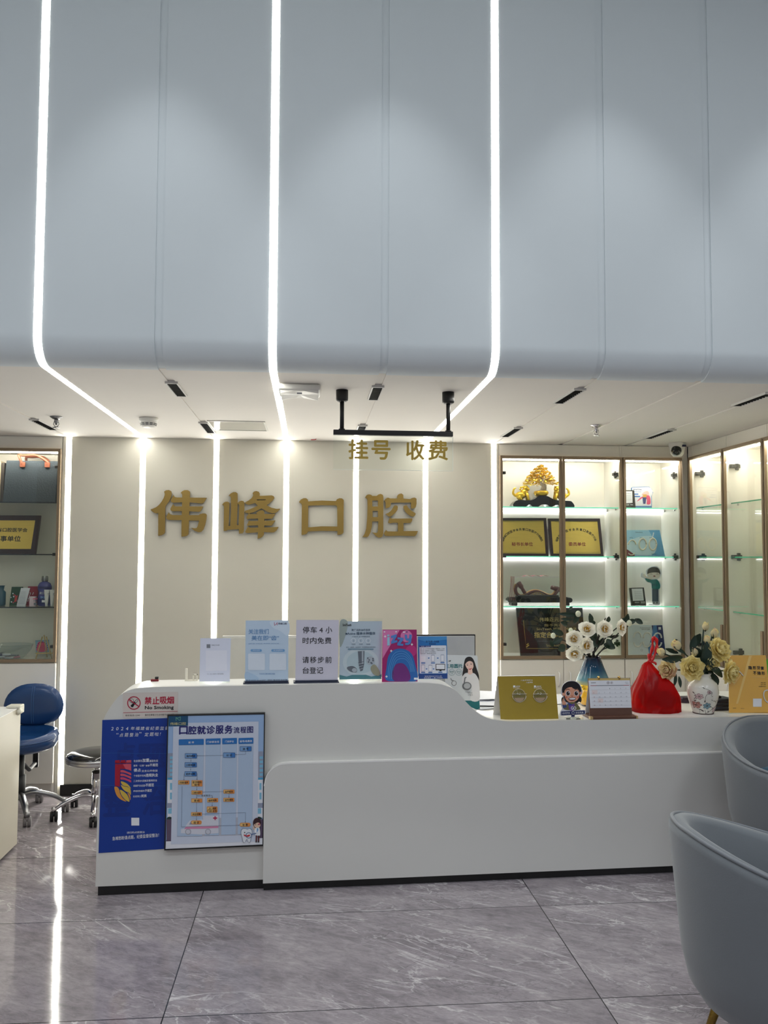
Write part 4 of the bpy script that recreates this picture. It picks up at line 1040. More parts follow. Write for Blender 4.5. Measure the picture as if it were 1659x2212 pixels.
    tag(b.build('clear_cup', origin=(c.x, 5.985, z0)), 'clear plastic cup beside the tiny easel', 'cup')
left_items()

# ------------------------------------------------------------------ reception counter (local x along the front, y into the depth)
CA = math.atan2(0.03356833, 0.99943642)
CO = Vector((-1.0, 4.136, 0))
CU = Vector((math.cos(CA), math.sin(CA), 0)); CN = Vector((math.sin(CA), -math.cos(CA), 0))     # CN points to the viewer
ZU, ZL = 0.977, 0.778
TOPV = mat('white counter lacquer', (220, 219, 215), 0.3, var=0.015, scale=3)
LIPM = mat('white counter lit tone', (250, 249, 246), 0.3, var=0.01)  # whiter than the front: overhead light on edges and tops put into colour
def counter():
    root = thing('reception_counter', 'long white reception counter with a rounded shoulder stepping down to a lower section', 'reception counter', CO, CA)
    END = 3.70
    outl = [(0.002, 0.046), (0.004, 0.40), (0.016, 0.79)] + [tuple(p)[:2] for p in smooth_path([(0.016, .79, 0), (0.026, .835, 0), (0.056, .89, 0), (0.102, .944, 0), (0.175, .972, 0), (0.30, ZU, 0)], 6)][1:]
    sc = [tuple(p)[:2] for p in smooth_path([(1.56, ZU, 0), (1.62, .974, 0), (1.68, .964, 0), (1.739, .937, 0), (1.798, .872, 0), (1.858, .819, 0), (1.917, .793, 0), (2.0, .780, 0), (2.08, ZL, 0)], 6)]
    front = outl + sc + [(END, ZL), (END, 0.046)]
    b = MB(); b.X = Matrix(((1, 0, 0, 0), (0, 0, -1, 0), (0, 1, 0, 0), (0, 0, 0, 1)))   # local polygon (x, z), thickness along -y
    b.prism(front, -0.030, 0.0, TOPV); b.X = Matrix.Identity(4)
    b.build('front_board', root, local=True)
    # the band that follows the outline: left end, shoulder, top ledge, slope
    edge = outl + sc + [(2.5, ZL), (END, ZL)]
    e2 = inset2(edge, 0.028)
    b = MB(); rows = []
    D = 0.235
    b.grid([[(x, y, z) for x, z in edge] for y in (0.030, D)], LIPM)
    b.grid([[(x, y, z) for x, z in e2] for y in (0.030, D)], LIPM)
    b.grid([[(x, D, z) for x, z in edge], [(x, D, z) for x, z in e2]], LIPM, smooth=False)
    b.build('top_ledge', root, local=True)
    # lower front panel standing proud, with an edge strip whitened to look lit
    pan = [(0.787, 0.040), (0.787, 0.50)] + [tuple(p)[:2] for p in smooth_path([(0.787, .50, 0), (0.792, .535, 0), (0.808, .566, 0), (0.832, .589, 0), (0.865, .604, 0), (0.91, .608, 0)], 6)][1:] + [(END, 0.604), (END, 0.040)]
    b = MB(); b.X = Matrix(((1, 0, 0, 0), (0, 0, -1, 0), (0, 1, 0, 0), (0, 0, 0, 1)))
    b.prism(pan, 0.0005, 0.0335, TOPV)
    b.build('lower_panel', root, local=True)
    b = MB(); ed = pan[1:-1]; b.grid([[(x, y, z) for x, z in [(x - .0012 if i < 3 else x, z + .0006) for i, (x, z) in enumerate(ed)]] for y in (-.0340, -.0006)], LIPM); b.grid([[(x - .0012 if i < 3 else x, -.0340, z + .0006) for i, (x, z) in enumerate(ed)], [(x + .004 if i < 8 else x, -.0341, z - .006 if i > 3 else z) for i, (x, z) in enumerate(ed)]], LIPM); b.build('panel_edge_highlight', root, local=True)
    b = MB(); b.box(0.012, 0.79, 0.012, 0.03, 0, 0.0455, DARK); b.box(0.012, 0.03, 0.03, 0.22, 0, 0.0455, DARK); b.box(0.79, END, -0.012, 0.012, 0, 0.0395, DARK); b.build('kick_board', root, local=True)
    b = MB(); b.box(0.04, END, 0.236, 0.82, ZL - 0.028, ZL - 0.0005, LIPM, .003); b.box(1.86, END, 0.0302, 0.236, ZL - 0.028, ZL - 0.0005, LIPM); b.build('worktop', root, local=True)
    b = MB()
    for x in (0.05, 1.3, 2.5, END - 0.03): b.box(x, x + 0.02, 0.24, 0.78, 0, ZL - 0.029, TOPV)
    b.build('support_panel', root, local=True)
def inset2(pts, d):
    out = []
    for i, p in enumerate(pts):
        a = pts[max(0, i - 1)]; c = pts[min(len(pts) - 1, i + 1)]; tx, tz = c[0] - a[0], c[1] - a[1]; L = math.hypot(tx, tz)
        out.append((p[0] + tz / L * d, p[1] - tx / L * d))
    return out
counter()
def onfront(off=0.0, tilt=0.0): return Plane(CO + CN * off, CU, tilt=tilt)

# no smoking plate
def no_smoking():
    P = onfront(0.002).zm(200, 1460, 4.1475)
    root = thing('no_smoking_sign', 'small no smoking plate with red lettering on the counter shoulder', 'sign', P.O + P.U * .11 + P.V * .83)
    plate = ink('old white plate', (216, 206, 200), .4); red = ink('sign red', (176, 24, 60)); bk = INK
    b = MB().on(P); b.sheet(rp([(272, 152), (765, 143), (763, 360), (272, 380)], 8), plate, .0015); b.build('plate', root)
    b = MB().on(P)
    b.ring(370, 243, 56, 9, red, 1)
    b.line([(340, 215), (352, 225), (352, 245)], 4, bk, 1); b.poly([(348, 262), (372, 228), (388, 240), (364, 276)], bk, 1); b.disc(355, 268, 13, bk, 1); b.line([(372, 236), (398, 208), (408, 220), (384, 250), (372, 236)], 3.5, bk, 1); b.ring(350, 222, 18, 3, bk, 1)
    b.line([(325, 210), (418, 276)], 9, red, 2)
    for ch, x in zip('禁止吸烟', (468, 538, 605, 668)): b.text(ch, x, 190 - (x - 468) * .02, x + 60, 253 - (x - 468) * .02, red, 1, bold=.03)
    b.text('No Smoking', 470, 268, 726, 306, bk, 1, bold=.035)
    b.line([(274, 330), (762, 317)], 4, red, 1)
    b.text('投诉电话:12345', 294, 346, 425, 361, bk, 1); b.text('海沧区爱国卫生运动委员会办公室', 468, 339, 728, 357, bk, 1)
    b.build('print', root)
    for x, y in ((430, 168), (753, 190), (445, 255), (720, 148)):
        pass
def rp(c, r):
    """four corners with a little rounding"""
    out = []
    for i in range(4):
        p, a, n = Vector(c[i]), Vector(c[i - 1]), Vector(c[(i + 1) % 4])
        u, v = (a - p).normalized() * r, (n - p).normalized() * r
        for t in (0, .25, .5, .75, 1): out.append(tuple(p + u * (1 - t) ** 2 + v * t ** 2))
    return out
no_smoking()

def blue_poster():
    P = onfront(0.0025)
    root = thing('blue_poster', 'deep blue notice poster with white lettering pasted on the counter front', 'poster', P.O + P.U * .02 + P.V * .2)
    blue = mat('royal blue print', (3, 54, 148), 0.45, var=0.08, scale=3); dk = ink('darker blue print', (3, 46, 132), .45)
    b = MB().on(P); P.zm(200, 1540, 9.7588); b.sheet([(205, 150), (1640, 108), (1640, 2860), (125, 2955)], blue, .0012); b.build('paper', root)
    b = MB().on(P)
    b.text('点', 480, 640, 900, 1100, dk, 1, bold=.03); b.text('题', 940, 660, 1520, 1150, dk, 1, bold=.03)
    P.zm(200, 1680, 9.7588); b.text('整', 240, 190, 800, 800, dk, 1, bold=.03); b.text('治', 1060, 190, 1520, 780, dk, 1, bold=.03)
    P.zm(200, 1540, 9.7588)
    for i, ch in enumerate('2024年福建省纪委监委'): x = 395 + i * 103; b.text(ch, x, 292 + (6 if i < 4 else 0) - i * .8, x + (50 if i < 4 else 82), 366 - i * .8, WINK, 2, slant=.15)
    b.text('“', 500, 422, 545, 450, WINK, 2); b.text('”', 985, 402, 1030, 436, WINK, 2)
    for i, ch in enumerate('点题整治'): x = 570 + i * 107; b.text(ch, x, 426 - i * 3, x + 78, 504 - i * 3, WINK, 2, slant=.15)
    for i, ch in enumerate('定题啦'): x = 1100 + i * 106; b.text(ch, x, 414 - i * 3, x + 82, 492 - i * 3, WINK, 2, slant=.15)
    b.text('!', 1425, 410, 1436, 470, WINK, 2, slant=.2)
    rows = [((985, 1035), (('社会事务', 868, 1045, 0), ('加重', 1052, 1195, 1), ('基层负担', 1200, 1380, 0))), ((1090, 1130), (('医保', 868, 945, 0), ('“三假”', 975, 1100, 0), ('管理', 1118, 1200, 0), ('不规范', 1205, 1380, 1))),
            ((1195, 1240), (('侵占', 868, 1015, 1), ('业主公共收益', 1035, 1372, 0))), ((1300, 1345), (('个体医疗机构', 868, 1115, 0), ('违规执业', 1120, 1378, 1))),
            ((1405, 1450), (('二次供水设施及管网安全', 862, 1362, 0),)), ((1510, 1555), (('城镇燃气安全监管', 862, 1112, 0), ('不规范', 1118, 1292, 1)))]
    for (y0, y1), segs in rows:
        for t, x0, x1, big in segs: b.text(t, x0, y0 - (25 if big else 0), x1, y1 - (2 if big else 0), WINK, 2, bold=.02 if big else .008)
    P.zm(200, 1680, 9.7588)
    for (y0, y1), segs in [((258, 298), (('养老机构服务', 860, 1100, 0), ('不规范', 1105, 1248, 1))), ((370, 410), (('拉运渣土', 856, 1018, 0), ('扰民', 1025, 1138, 1)))]:
        for t, x0, x1, big in segs: b.text(t, x0, y0 - (18 if big else 0), x1, y1, WINK, 2, bold=.02 if big else .008)
    b.text('请扫码点题整治', 722, 1128, 1100, 1172, WINK, 2); b.text('急难愁盼请点题，纪委监督促整治！', 420, 1205, 1400, 1285, WINK, 2, bold=.008, rot=.045)
    b.rect(818, 842, 985, 1005, WINK, 3)
    b.build('lettering', root)
    b = MB().on(P); P.zm(200, 1540, 9.7588)
    r1, r2 = ink('emblem crimson', (168, 14, 48)), ink('emblem coral', (214, 84, 104)); y1_, o1 = ink('emblem yellow', (214, 182, 74)), ink('emblem orange', (222, 150, 62))
    dkl = dk
    for x0, x1, m in ((475, 575, r1), (592, 695, r1), (712, 816, r2)): b.poly([(x0, 998), (x1, 992), (x1, 1050), (x0, 1062)], m, 3)
    b.poly([(476, 1045), (816, 1030), (816, 1055), (476, 1064)], r1, 3)
    b.poly([(476, 1080), (816, 1070), (816, 1220), (760, 1195), (680, 1180), (585, 1180), (575, 1555), (470, 1535)], r1, 3)
    b.poly([(640, 1076), (816, 1070), (816, 1218), (760, 1195), (700, 1182)], r2, 4)
    for i in range(3):
        y = 1205 + 75 * i; b.poly(smooth2([(595, y), (660, y + 2), (740, y + 35), (810, y + 62), (808, y + 108), (730, y + 72), (655, y + 50), (595, y + 46)], 3), r2 if i < 2 else PINK, 3)
    P.zm(200, 1680, 9.7588)
    b.poly(smooth2([(598, 76), (650, 84), (730, 125), (790, 190), (808, 230), (740, 185), (660, 170), (615, 130)], 3), y1_, 3)
    b.poly(smooth2([(600, 150), (660, 180), (740, 195), (800, 240), (806, 360), (760, 310), (690, 280), (630, 220)], 3), y1_, 3)
    b.poly(smooth2([(462, 190), (530, 200), (565, 260), (585, 340), (640, 430), (715, 500), (620, 470), (530, 400), (480, 300)], 3), o1, 3)
    b.poly(smooth2([(582, 250), (660, 290), (740, 370), (780, 500), (700, 470), (620, 380), (590, 310)], 3), y1_, 3)
    b.poly(smooth2([(735, 310), (790, 360), (802, 420), (795, 470), (770, 400)], 3), o1, 3)
    b.build('emblem', root)
    # plain square where the code was, and light fold creases
    cr = ink('worn fold', (40, 100, 180)); P.zm(200, 1540, 9.7588)
    for y in (850, 1530): b = MB().on(P); b.line([(190, y), (700, y - 8), (900, y + 8), (1560, y + 2)], 5, cr, 2); b.build('fold_crease', root)
blue_poster()

def flow_chart():
    P = onfront(0.024, tilt=R(-0.5))
    root = thing('framed_flow_chart', 'black framed clinic service flow chart hanging on the counter front', 'framed poster', P.O + P.U * .33 + P.V * .21)
    A = (350, 1530, 7.213); B_ = (350, 1680, 7.213); P.zm(350, 1530, 7.213)
    o = [(85, 105), (1605, 72), (1578, 2145), (35, 2212)]; inn = [(100, 120), (1590, 92), (1565, 2120), (55, 2192)]
    b = MB().on(P); b.prism([P.loc(*p) for p in o], -.022, .003, BLACK, [[P.loc(*p) for p in inn]]); b.build('frame', root)
    sky = ink('chart pale sky', (156, 186, 226)); pale = ink('chart panel', (206, 214, 232)); whit = ink('chart white', (232, 234, 242)); mauve = ink('chart mauve', (96, 80, 104)); wall = ink('building grey', (150, 158, 182))
    b = MB().on(P); b.prism([P.loc(*p) for p in inn], -.012, 0, sky); b.build('poster_sheet', root)
    b = MB().on(P)
    win = ink('window blue', (130, 190, 220)); cy = ink('cyan band', (72, 160, 206))
    def quad(x0, y0, x1, y1, m, l): b.poly([(x0, y0), (x1, y0 - (x1 - x0) * .022), (x1, y1 - (x1 - x0) * .028), (x0, y1)], m, l)
    # street scene on both margins
    for xa, xb in ((92, 175), (1490, 1572)):
        quad(xa, 700 if xa < 500 else 672, xb, 1080, wall, 1)
        for i in range(5): quad(xa + 30, 748 + 66 * i, xb, 790 + 66 * i, win, 2)
        quad(xa - 2, 1080, xb, 1112, cy, 2)
    P.zm(*B_)
    for xa, xb in ((85, 170), (1478, 1570)):
        quad(xa, 32, xb, 395, whit, 1)
        for y0 in (82, 232): quad(xa + 40, y0, xa + 72, y0 + 105, win, 2)
        quad(xa - 4, 395, xb, 470, wall, 1); quad(xa, 470, xb, 625, whit, 1); quad(xa + 10, 475, xa + 68, 560, win, 2)
        b.poly(smooth2([(xa - 12, 645), (xa + 5, 615), (xa + 35, 606), (xa + 70, 620), (xa + 74, 642)]), ink('bush green', (36, 62, 58)), 2); quad(xa - 15, 648, xb, 985, mauve, 1)
    b.poly([(62, 990), (1568, 935), (1566, 1045), (55, 1108)], whit, 2); b.poly([(70, 962), (1568, 915), (1568, 940), (62, 992)], mauve, 2)
    # white sheet of the chart
    P.zm(*A); b.poly([(176, 285), (405, 272), (405, 225), (1505, 205), (1488, 2075), (140, 2118)], pale, 3)
    P.zm(*B_)
    b.poly([(235, 640), (1410, 610), (1400, 890), (235, 915)], ink('ground haze', (184, 186, 200)), 4)
    b.poly(smooth2([(295, 860), (298, 800), (350, 790), (400, 700), (440, 660), (640, 650), (640, 590), (880, 585), (880, 860), (600, 880)], 1), ink('ambulance white', (214, 216, 228)), 5)
    b.poly([(345, 795), (375, 762), (880, 745), (880, 778), (640, 790)], ink('ambulance pink', (216, 140, 176)), 6); b.poly([(425, 725), (455, 668), (520, 665), (520, 722)], wall, 6)
    for x in (408, 718): b.disc(x, 838, 46, ink('tyre grey', (168, 170, 184)), 6); b.disc(x, 838, 34, ink('wheel pale', (204, 206, 218)), 7)
    b.rect(818, 595, 838, 655, PINK, 6); b.rect(797, 614, 860, 636, PINK, 6)
    P.zm(*A)
    # blue corner label with the clinic mark
    pet = ink('petrol label', (14, 74, 112)); gold = ink('label gold', (196, 190, 140)); b.poly([(103, 122), (405, 116), (405, 270), (103, 278)], pet, 4)
    b.text('伟峰口腔', 128, 216, 375, 260, gold, 5, bold=.015); mint = ink('mark mint', (96, 160, 140))
    b.line([(222, 195), (216, 140), (250, 152), (288, 130), (284, 190)], 9, mint, 5); b.line([(226, 150), (276, 190)], 9, mint, 5)
    nv = ink('title navy', (24, 26, 110))
    xs = [(272, 280, 398, 402), (410, 278, 535, 402), (552, 274, 680, 400), (694, 272, 822, 396), (838, 268, 958, 394), (978, 264, 1098, 390)]
    for ch, r in zip('口腔就诊服务', xs): b.text(ch, *r, nv, 5, bold=.03)
    for ch, r in zip('流程图', [(1116, 290, 1208, 386), (1222, 286, 1312, 382), (1328, 282, 1418, 380)]): b.text(ch, *r, nv, 5, bold=.02)
    # columns
    hb = ink('column head blue', (36, 112, 186)); body = ink('column pale blue', (178, 198, 224)); ln = ink('line slate', (70, 78, 112))
    cols = [(262, 652, 482, 570, '医 师'), (680, 914, 472, 562, '门诊部主任'), (938, 1168, 466, 556, '门诊护士'), (1192, 1424, 462, 552, '挂号/收费员')]
    bots = [(235, 627, 915), (665, 885, 902), (920, 1148, 892), (1180, 1402, 884)]
    for (x0, x1, y0, y1, t), (bx0, bx1, by) in zip(cols, bots):
        P.zm(*A); q = [P.loc(x0, y1), P.loc(x1, y1 - 6)]; P.zm(*B_); q += [P.loc(bx1, by - 6), P.loc(bx0, by)]
        b.prism(q, 4 * EPS, 4 * EPS, ln); c = (q[0] + q[2]) / 2
        b.prism([p + (c - p).normalized() * .0012 for p in q], 4.5 * EPS, 4.5 * EPS, body)
        P.zm(*A); b.poly(rp([(x0, y0), (x1, y0 - 8), (x1, y1 - 6), (x0, y1)], 12), hb, 6)
        wd = {'医 师': 85}.get(t, 190 if t[0] == '挂' or t == '门诊部主任' else 135); cx = (x0 + x1) / 2
        b.text(t, cx - wd / 2, y0 + 32, cx + wd / 2, y1 - 26, WINK, 7, bold=.015)
    # links, then boxes
    def L(*p): b.line(list(p), 3.2, ln, 7)
    def arrow(x, y, d=0):
        s = 8; b.poly([(x - s * .7, y - s), (x + s * .7, y - s), (x, y + s)] if d == 0 else ([(x - s, y), (x + s, y - s * .7), (x + s, y + s * .7)] if d == 1 else [(x + s, y), (x - s, y - s * .7), (x - s, y + s * .7)]), INK, 8)
    L((1302, 662), (1302, 716), (1145, 720)); arrow(1150, 720, 1); L((960, 730), (545, 736)); arrow(550, 736, 1)
    L((451, 775), (450, 825)); arrow(450, 820); L((448, 915), (447, 965)); arrow(447, 958); L((360, 1018), (345, 1020), (343, 1115)); arrow(343, 1110); L((535, 1014), (550, 1016), (547, 1110)); arrow(547, 1105)
    bl, bl2 = ink('box blue', (58, 118, 188)), ink('box light blue', (126, 166, 212)); og, og2 = ink('box orange', (228, 146, 74)), ink('box amber', (232, 190, 120))
    def bx(x0, y0, x1, y1, t, c1, c2, r=8, t2=None):
        b.rrect(x0 - 3, y0 - 3, x1 + 3, y1 + 3, r, ln if c1 is bl else og, 8); b.rrect(x0, y0, x1, y1, r, c1, 9); b.rrect(x0 + 4, y0 + 4, x0 + (x1 - x0) * .62, y1 - 4, max(3, r - 4), c2, 10)
        if t2:
            m = (y0 + y1) / 2; b.text(t, x0 + 14, y0 + 10, x1 - 12, m - 2, INK, 12, bold=.01); b.text(t2, (x0 + x1) / 2 - len(t2) * 19, m + 4, (x0 + x1) / 2 + len(t2) * 19, y1 - 8, INK, 12, bold=.01)
        else:
            wd = (x1 - x0) * (.5 if ' ' in t else .78); cx = (x0 + x1) / 2; b.text(t, cx - wd / 2, (y0 + y1) / 2 - 17, cx + wd / 2, (y0 + y1) / 2 + 17, INK, 12, bold=.01)
    bx(1216, 592, 1392, 662, '挂 号', bl, bl2); bx(958, 690, 1138, 762, '分 诊', bl, bl2); bx(362, 702, 542, 774, '询问病史', bl, bl2); bx(358, 842, 540, 912, '口腔检查', bl, bl2); bx(356, 982, 538, 1052, '初步诊断', bl, bl2)
    P.zm(*B_)
    L((315, 130), (303, 762), (1205, 737)); arrow(1202, 734, 2); L((545, 130), (543, 190)); arrow(543, 184); L((628, 220), (962, 212)); L((541, 250), (540, 318)); arrow(540, 312); L((541, 280), (600, 279)); L((755, 272), (784, 272), (784, 312)); arrow(784, 304); L((783, 375), (783, 440)); arrow(783, 432)
    L((1045, 245), (1044, 310)); arrow(1044, 300); L((540, 382), (539, 530)); arrow(539, 522); L((538, 592), (537, 660)); arrow(537, 652); L((622, 562), (1302, 540), (1298, 695)); arrow(1298, 686)
    bx(258, 40, 425, 98, '开具检查单', og, og2); bx(465, 38, 628, 128, '签订同意告', og, og2, t2='知书'); bx(462, 198, 627, 254, '口腔治疗', og, og2); bx(962, 184, 1127, 240, '治疗配合', og, og2); bx(960, 312, 1124, 366, '治疗后整理', og, og2)
    bx(460, 322, 626, 378, '预 约', og, og2); bx(708, 316, 872, 374, '组织抢救', og, og2); bx(702, 446, 862, 536, '上报', og, og2, 16, '门诊主任'); bx(458, 536, 620, 588, '术后医嘱', og, og2); bx(458, 664, 616, 718, '回 访', og, og2, 26); bx(1215, 700, 1376, 754, '收 费', og, og2, 26)
    b.text('突发情况', 612, 258, 750, 290, INK, 9)
    # tooth and little dentist
    tw = ink('tooth white', (228, 232, 240)); bl3 = ink('tooth outline', (74, 92, 124)); 
    tooth = smooth2([(1235, 830), (1255, 795), (1300, 790), (1330, 800), (1365, 788), (1395, 810), (1400, 860), (1385, 930), (1372, 990), (1350, 1000), (1330, 955), (1310, 960), (1290, 1000), (1270, 995), (1255, 940), (1238, 880)])
    cx, cy_ = 1320, 890; b.poly([(cx + (x - cx) * 1.06, cy_ + (y - cy_) * 1.04) for x, y in tooth], bl3, 9); b.poly(tooth, tw, 10)
    b.disc(1290, 846, 9, INK, 12); b.poly(smooth2([(1275, 876), (1320, 890), (1370, 878), (1362, 905), (1320, 912), (1285, 900)]), ink('lip red', (200, 40, 52)), 12); b.ring(1352, 890, 42, 8, ink('mirror blue', (64, 100, 150)), 13); b.line([(1395, 876), (1470, 856)], 12, ink('handle blue', (64, 100, 150)), 13)
    sk = ink('dentist skin', (232, 194, 170)); hr = ink('dentist hair', (58, 28, 36))
    b.disc(1480, 700, 62, hr, 10, ry=82); b.disc(1484, 730, 50, sk, 11, ry=44); b.poly(smooth2([(1428, 720), (1440, 660), (1500, 640), (1540, 680), (1535, 700), (1490, 690)]), hr, 12); b.disc(1516, 716, 13, PINK, 12); b.disc(1460, 724, 6, INK, 13); b.disc(1500, 722, 6, INK, 13)
    b.poly(smooth2([(1440, 790), (1480, 772), (1520, 778), (1528, 890), (1480, 896), (1450, 880)]), WINK, 11); b.rect(1478, 780, 1500, 860, ink('shirt blue', (110, 160, 210)), 12); b.line([(1445, 800), (1425, 770), (1435, 755)], 22, sk, 12); b.line([(1515, 800), (1490, 850), (1465, 856)], 18, WINK, 13)
    for x in (1472, 1508): b.line([(x, 890), (x - 3, 985)], 22, ink('trouser brown', (92, 40, 44)), 11); b.disc(x - 4, 992, 14, INK, 12, ry=8)
    b.build('print', root)
flow_chart()

# ------------------------------------------------------------------ desk wing at the left
def wing():
    root = thing('side_desk', 'cream white desk wing with a clip-on corner guard, hiding the blue chair', 'desk', (-1.9, 4.0, 0))
    b = MB(); b.box(-2.6, -1.6, 2.2, 4.86, 0.02, 0.765, mat('cream desk side', (214, 208, 190), .35, var=.02, scale=3)); b.build('desk_body', root)
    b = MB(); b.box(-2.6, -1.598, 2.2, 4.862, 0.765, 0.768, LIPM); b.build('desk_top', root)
    b = MB(); b.box(-2.58, -1.62, 2.22, 4.84, 0, 0.02, DARK); b.build('kick_board', root)
    pl = mat('white corner guard', (226, 222, 206), .4); b = MB(); b.box(-1.66, -1.585, 4.80, 4.875, 0.769, 0.782, pl, .005); b.box(-1.598, -1.585, 4.80, 4.875, 0.735, 0.775, pl, .004); b.cyl((-1.592, 4.79, .748), (-1.592, 4.83, .748), .014, pl, 16); b.build('corner_guard', root)
wing()
# ------------------------------------------------------------------ signs standing on the high part of the counter
def standing(name, label, corners, z, tilt, cat='sign', group=None, yaw=0.0):
    base = atZ((corners[2][0] + corners[3][0]) / 2, (corners[2][1] + corners[3][1]) / 2, z)
    U = Vector((math.cos(yaw + CA), math.sin(yaw + CA), 0))
    P = Plane(base, U, tilt=tilt); root = thing(name, label, cat, base, 0, group)
    o = [P.loc(*c) for c in corners]
    lift = min(p.y for p in o)
    for p in o[2:]: p.y = 0.0
    return P, root, o
GS = 'signs standing along the high counter'
def s_code():
    P, root, o = standing('acrylic_sign', 'small clear acrylic sign with a plain white card, nearest the counter shoulder', [(432, 1377), (499, 1377), (496, 1475), (430, 1475)], ZU + .0005, R(6), group=GS)
    b = MB().on(P); b.prism(o, -.006, 0, ACRY); b.build('acrylic_plate', root)
    P.zm(400, 1320, 4.8794); b = MB().on(P); lav = ink('lavender card', (214, 218, 236)); b.prism([P.loc(*p) for p in ((160, 286), (482, 286), (470, 742), (150, 742))], .0001, .0006, lav)
    P.O = P.O + P.N * .0004; b.X = P.M()
    b.rect(226, 350, 265, 390, GREYINK, 1); b.text('伟峰正元口腔', 276, 352, 362, 367, GREYINK, 1); b.text('扫一扫上面的二维码图案', 232, 658, 405, 668, GREYINK, 1)
    b.rect(218, 414, 440, 630, ink('plain card square', (224, 226, 240)), 1); b.build('card', root)
    b = MB()
    for p in ((172, 302), (460, 296), (166, 722), (446, 718)): q = P.loc(*p); b.X = P.M() @ Matrix.Translation((q.x, q.y, .002)); b.lathe([(.0022, 0), (.0026, .002), (0.0012, .0035)], (0, 0, 0), ACRY, 12)
    b.build('screw', root)
    b = MB(); b.X = P.M(); b.box(o[3].x, o[2].x, -.0005, .006, -.045, .0, ACRY, .001); b.build('acrylic_foot', root)
s_code()
def t_base(root, P, o, m, d=.07):
    b = MB(); b.X = Matrix.Translation(P.O) @ Matrix.Rotation(math.atan2(P.U.y, P.U.x), 4, 'Z'); b.box(o[3].x - .008, o[2].x + .004, -.012, d, 0, .006, m, .002); b.box(o[3].x, o[2].x, -.007, .012, .006, .014, m, .002); b.build('base', root)
NAVYB = mat('navy plastic base', (34, 42, 66), .3)
def s_follow():
    P, root, o = standing('table_sign', 'pale blue sign reading 关注我们 in a dark slotted base on the high counter', [(530, 1339.5), (624, 1339), (622.5, 1474), (529, 1474)], ZU + .006, R(4), group=GS)
    b = MB().on(P); b.prism(o, -.004, 0, ACRY); b.build('acrylic_plate', root); t_base(root, Plane(P.O - Vector((0, 0, .006)), P.U), o, NAVYB)
    P.zm(400, 1320, 4.8794); b = MB().on(P); ps = ink('pale sky paper', (188, 208, 230)); b.prism([P.loc(*p) for p in ((638, 100), (1089, 98), (1086, 740), (632, 742))], EPS * .3, EPS * .3, ps)
    sw = ink('sky swirl', (204, 220, 238)); b.poly(smooth2([(900, 105), (1085, 110), (1085, 260), (1000, 210), (920, 170)]), sw, 1); b.poly(smooth2([(640, 640), (760, 690), (760, 730), (640, 730)]), ink('sky shade', (170, 196, 224)), 1)
    pinky = ink('logo rose', (176, 110, 136)); dk = ink('slate ink', (62, 72, 98)); b.line([(940, 118), (942, 152), (960, 138), (970, 120), (970, 150)], 6, pinky, 2); b.text('伟峰口腔', 980, 122, 1072, 142, dk, 2, bold=.02)
    tb = ink('title steel blue', (92, 140, 190))
    b.text('关注我们', 668, 190, 880, 242, tb, 2, bold=.012); b.text('美在即“齿”', 700, 258, 988, 308, tb, 2, bold=.012)
    b.text('品质口腔 | 科技正品 | 舒适种植 | 数字化口腔', 668, 338, 990, 350, tb, 2)
    for x0, x1, t in ((690, 808, '关注公众号'), (908, 1050, '关注视频号')): b.rrect(x0, 402, x1, 428, 12, ink('pill blue', (112, 160, 208)), 2); b.text(t, x0 + 22, 408, x1 - 22, 421, WINK, 3)
    for x0 in (664, 888): b.rrect(x0, 448, x0 + 176, 622, 12, ink('code card', (214, 224, 238)), 2)
    b.text('扫码关注更多精彩内容', 782, 654, 944, 669, tb, 2); b.text('电话:0592-6666307   地址:海沧区沧虹路', 642, 720, 1080, 736, dk, 2)
    b.build('printed_sheet', root)
s_follow()
def s_park():
    P, root, o = standing('table_sign', 'white parking notice reading 停车4小时内免费 in a dark slotted base', [(640, 1338.5), (733, 1338.5), (730.5, 1472.5), (637.5, 1472.5)], ZU + .006, R(4), group=GS)
    b = MB().on(P); b.prism(o, -.004, 0, ACRY); b.build('acrylic_plate', root); t_base(root, Plane(P.O - Vector((0, 0, .006)), P.U), o, NAVYB)
    P.zm(400, 1320, 4.8794); b = MB().on(P); b.prism([P.loc(*p) for p in ((1172, 94), (1620, 94), (1608, 735), (1160, 735))], EPS * .3, EPS * .3, ink('lilac white paper', (206, 204, 220)))
    for s, x0, y0, dx, h in (('停车4小', 1240, 165, 80, 68), ('时内免费', 1238, 278, 78, 66), ('请移步前', 1236, 480, 80, 68), ('台登记', 1238, 592, 74, 66)):
        for i, ch in enumerate(s): x = x0 + dx * i; b.text(ch, x + (15 if ch == '4' else 0), y0 + (10 if ch == '4' else 0), x + (50 if ch == '4' else 68), y0 + h - (8 if ch == '4' else 0), INK, 2, bold=.008)
    b.build('printed_sheet', root)
s_park()
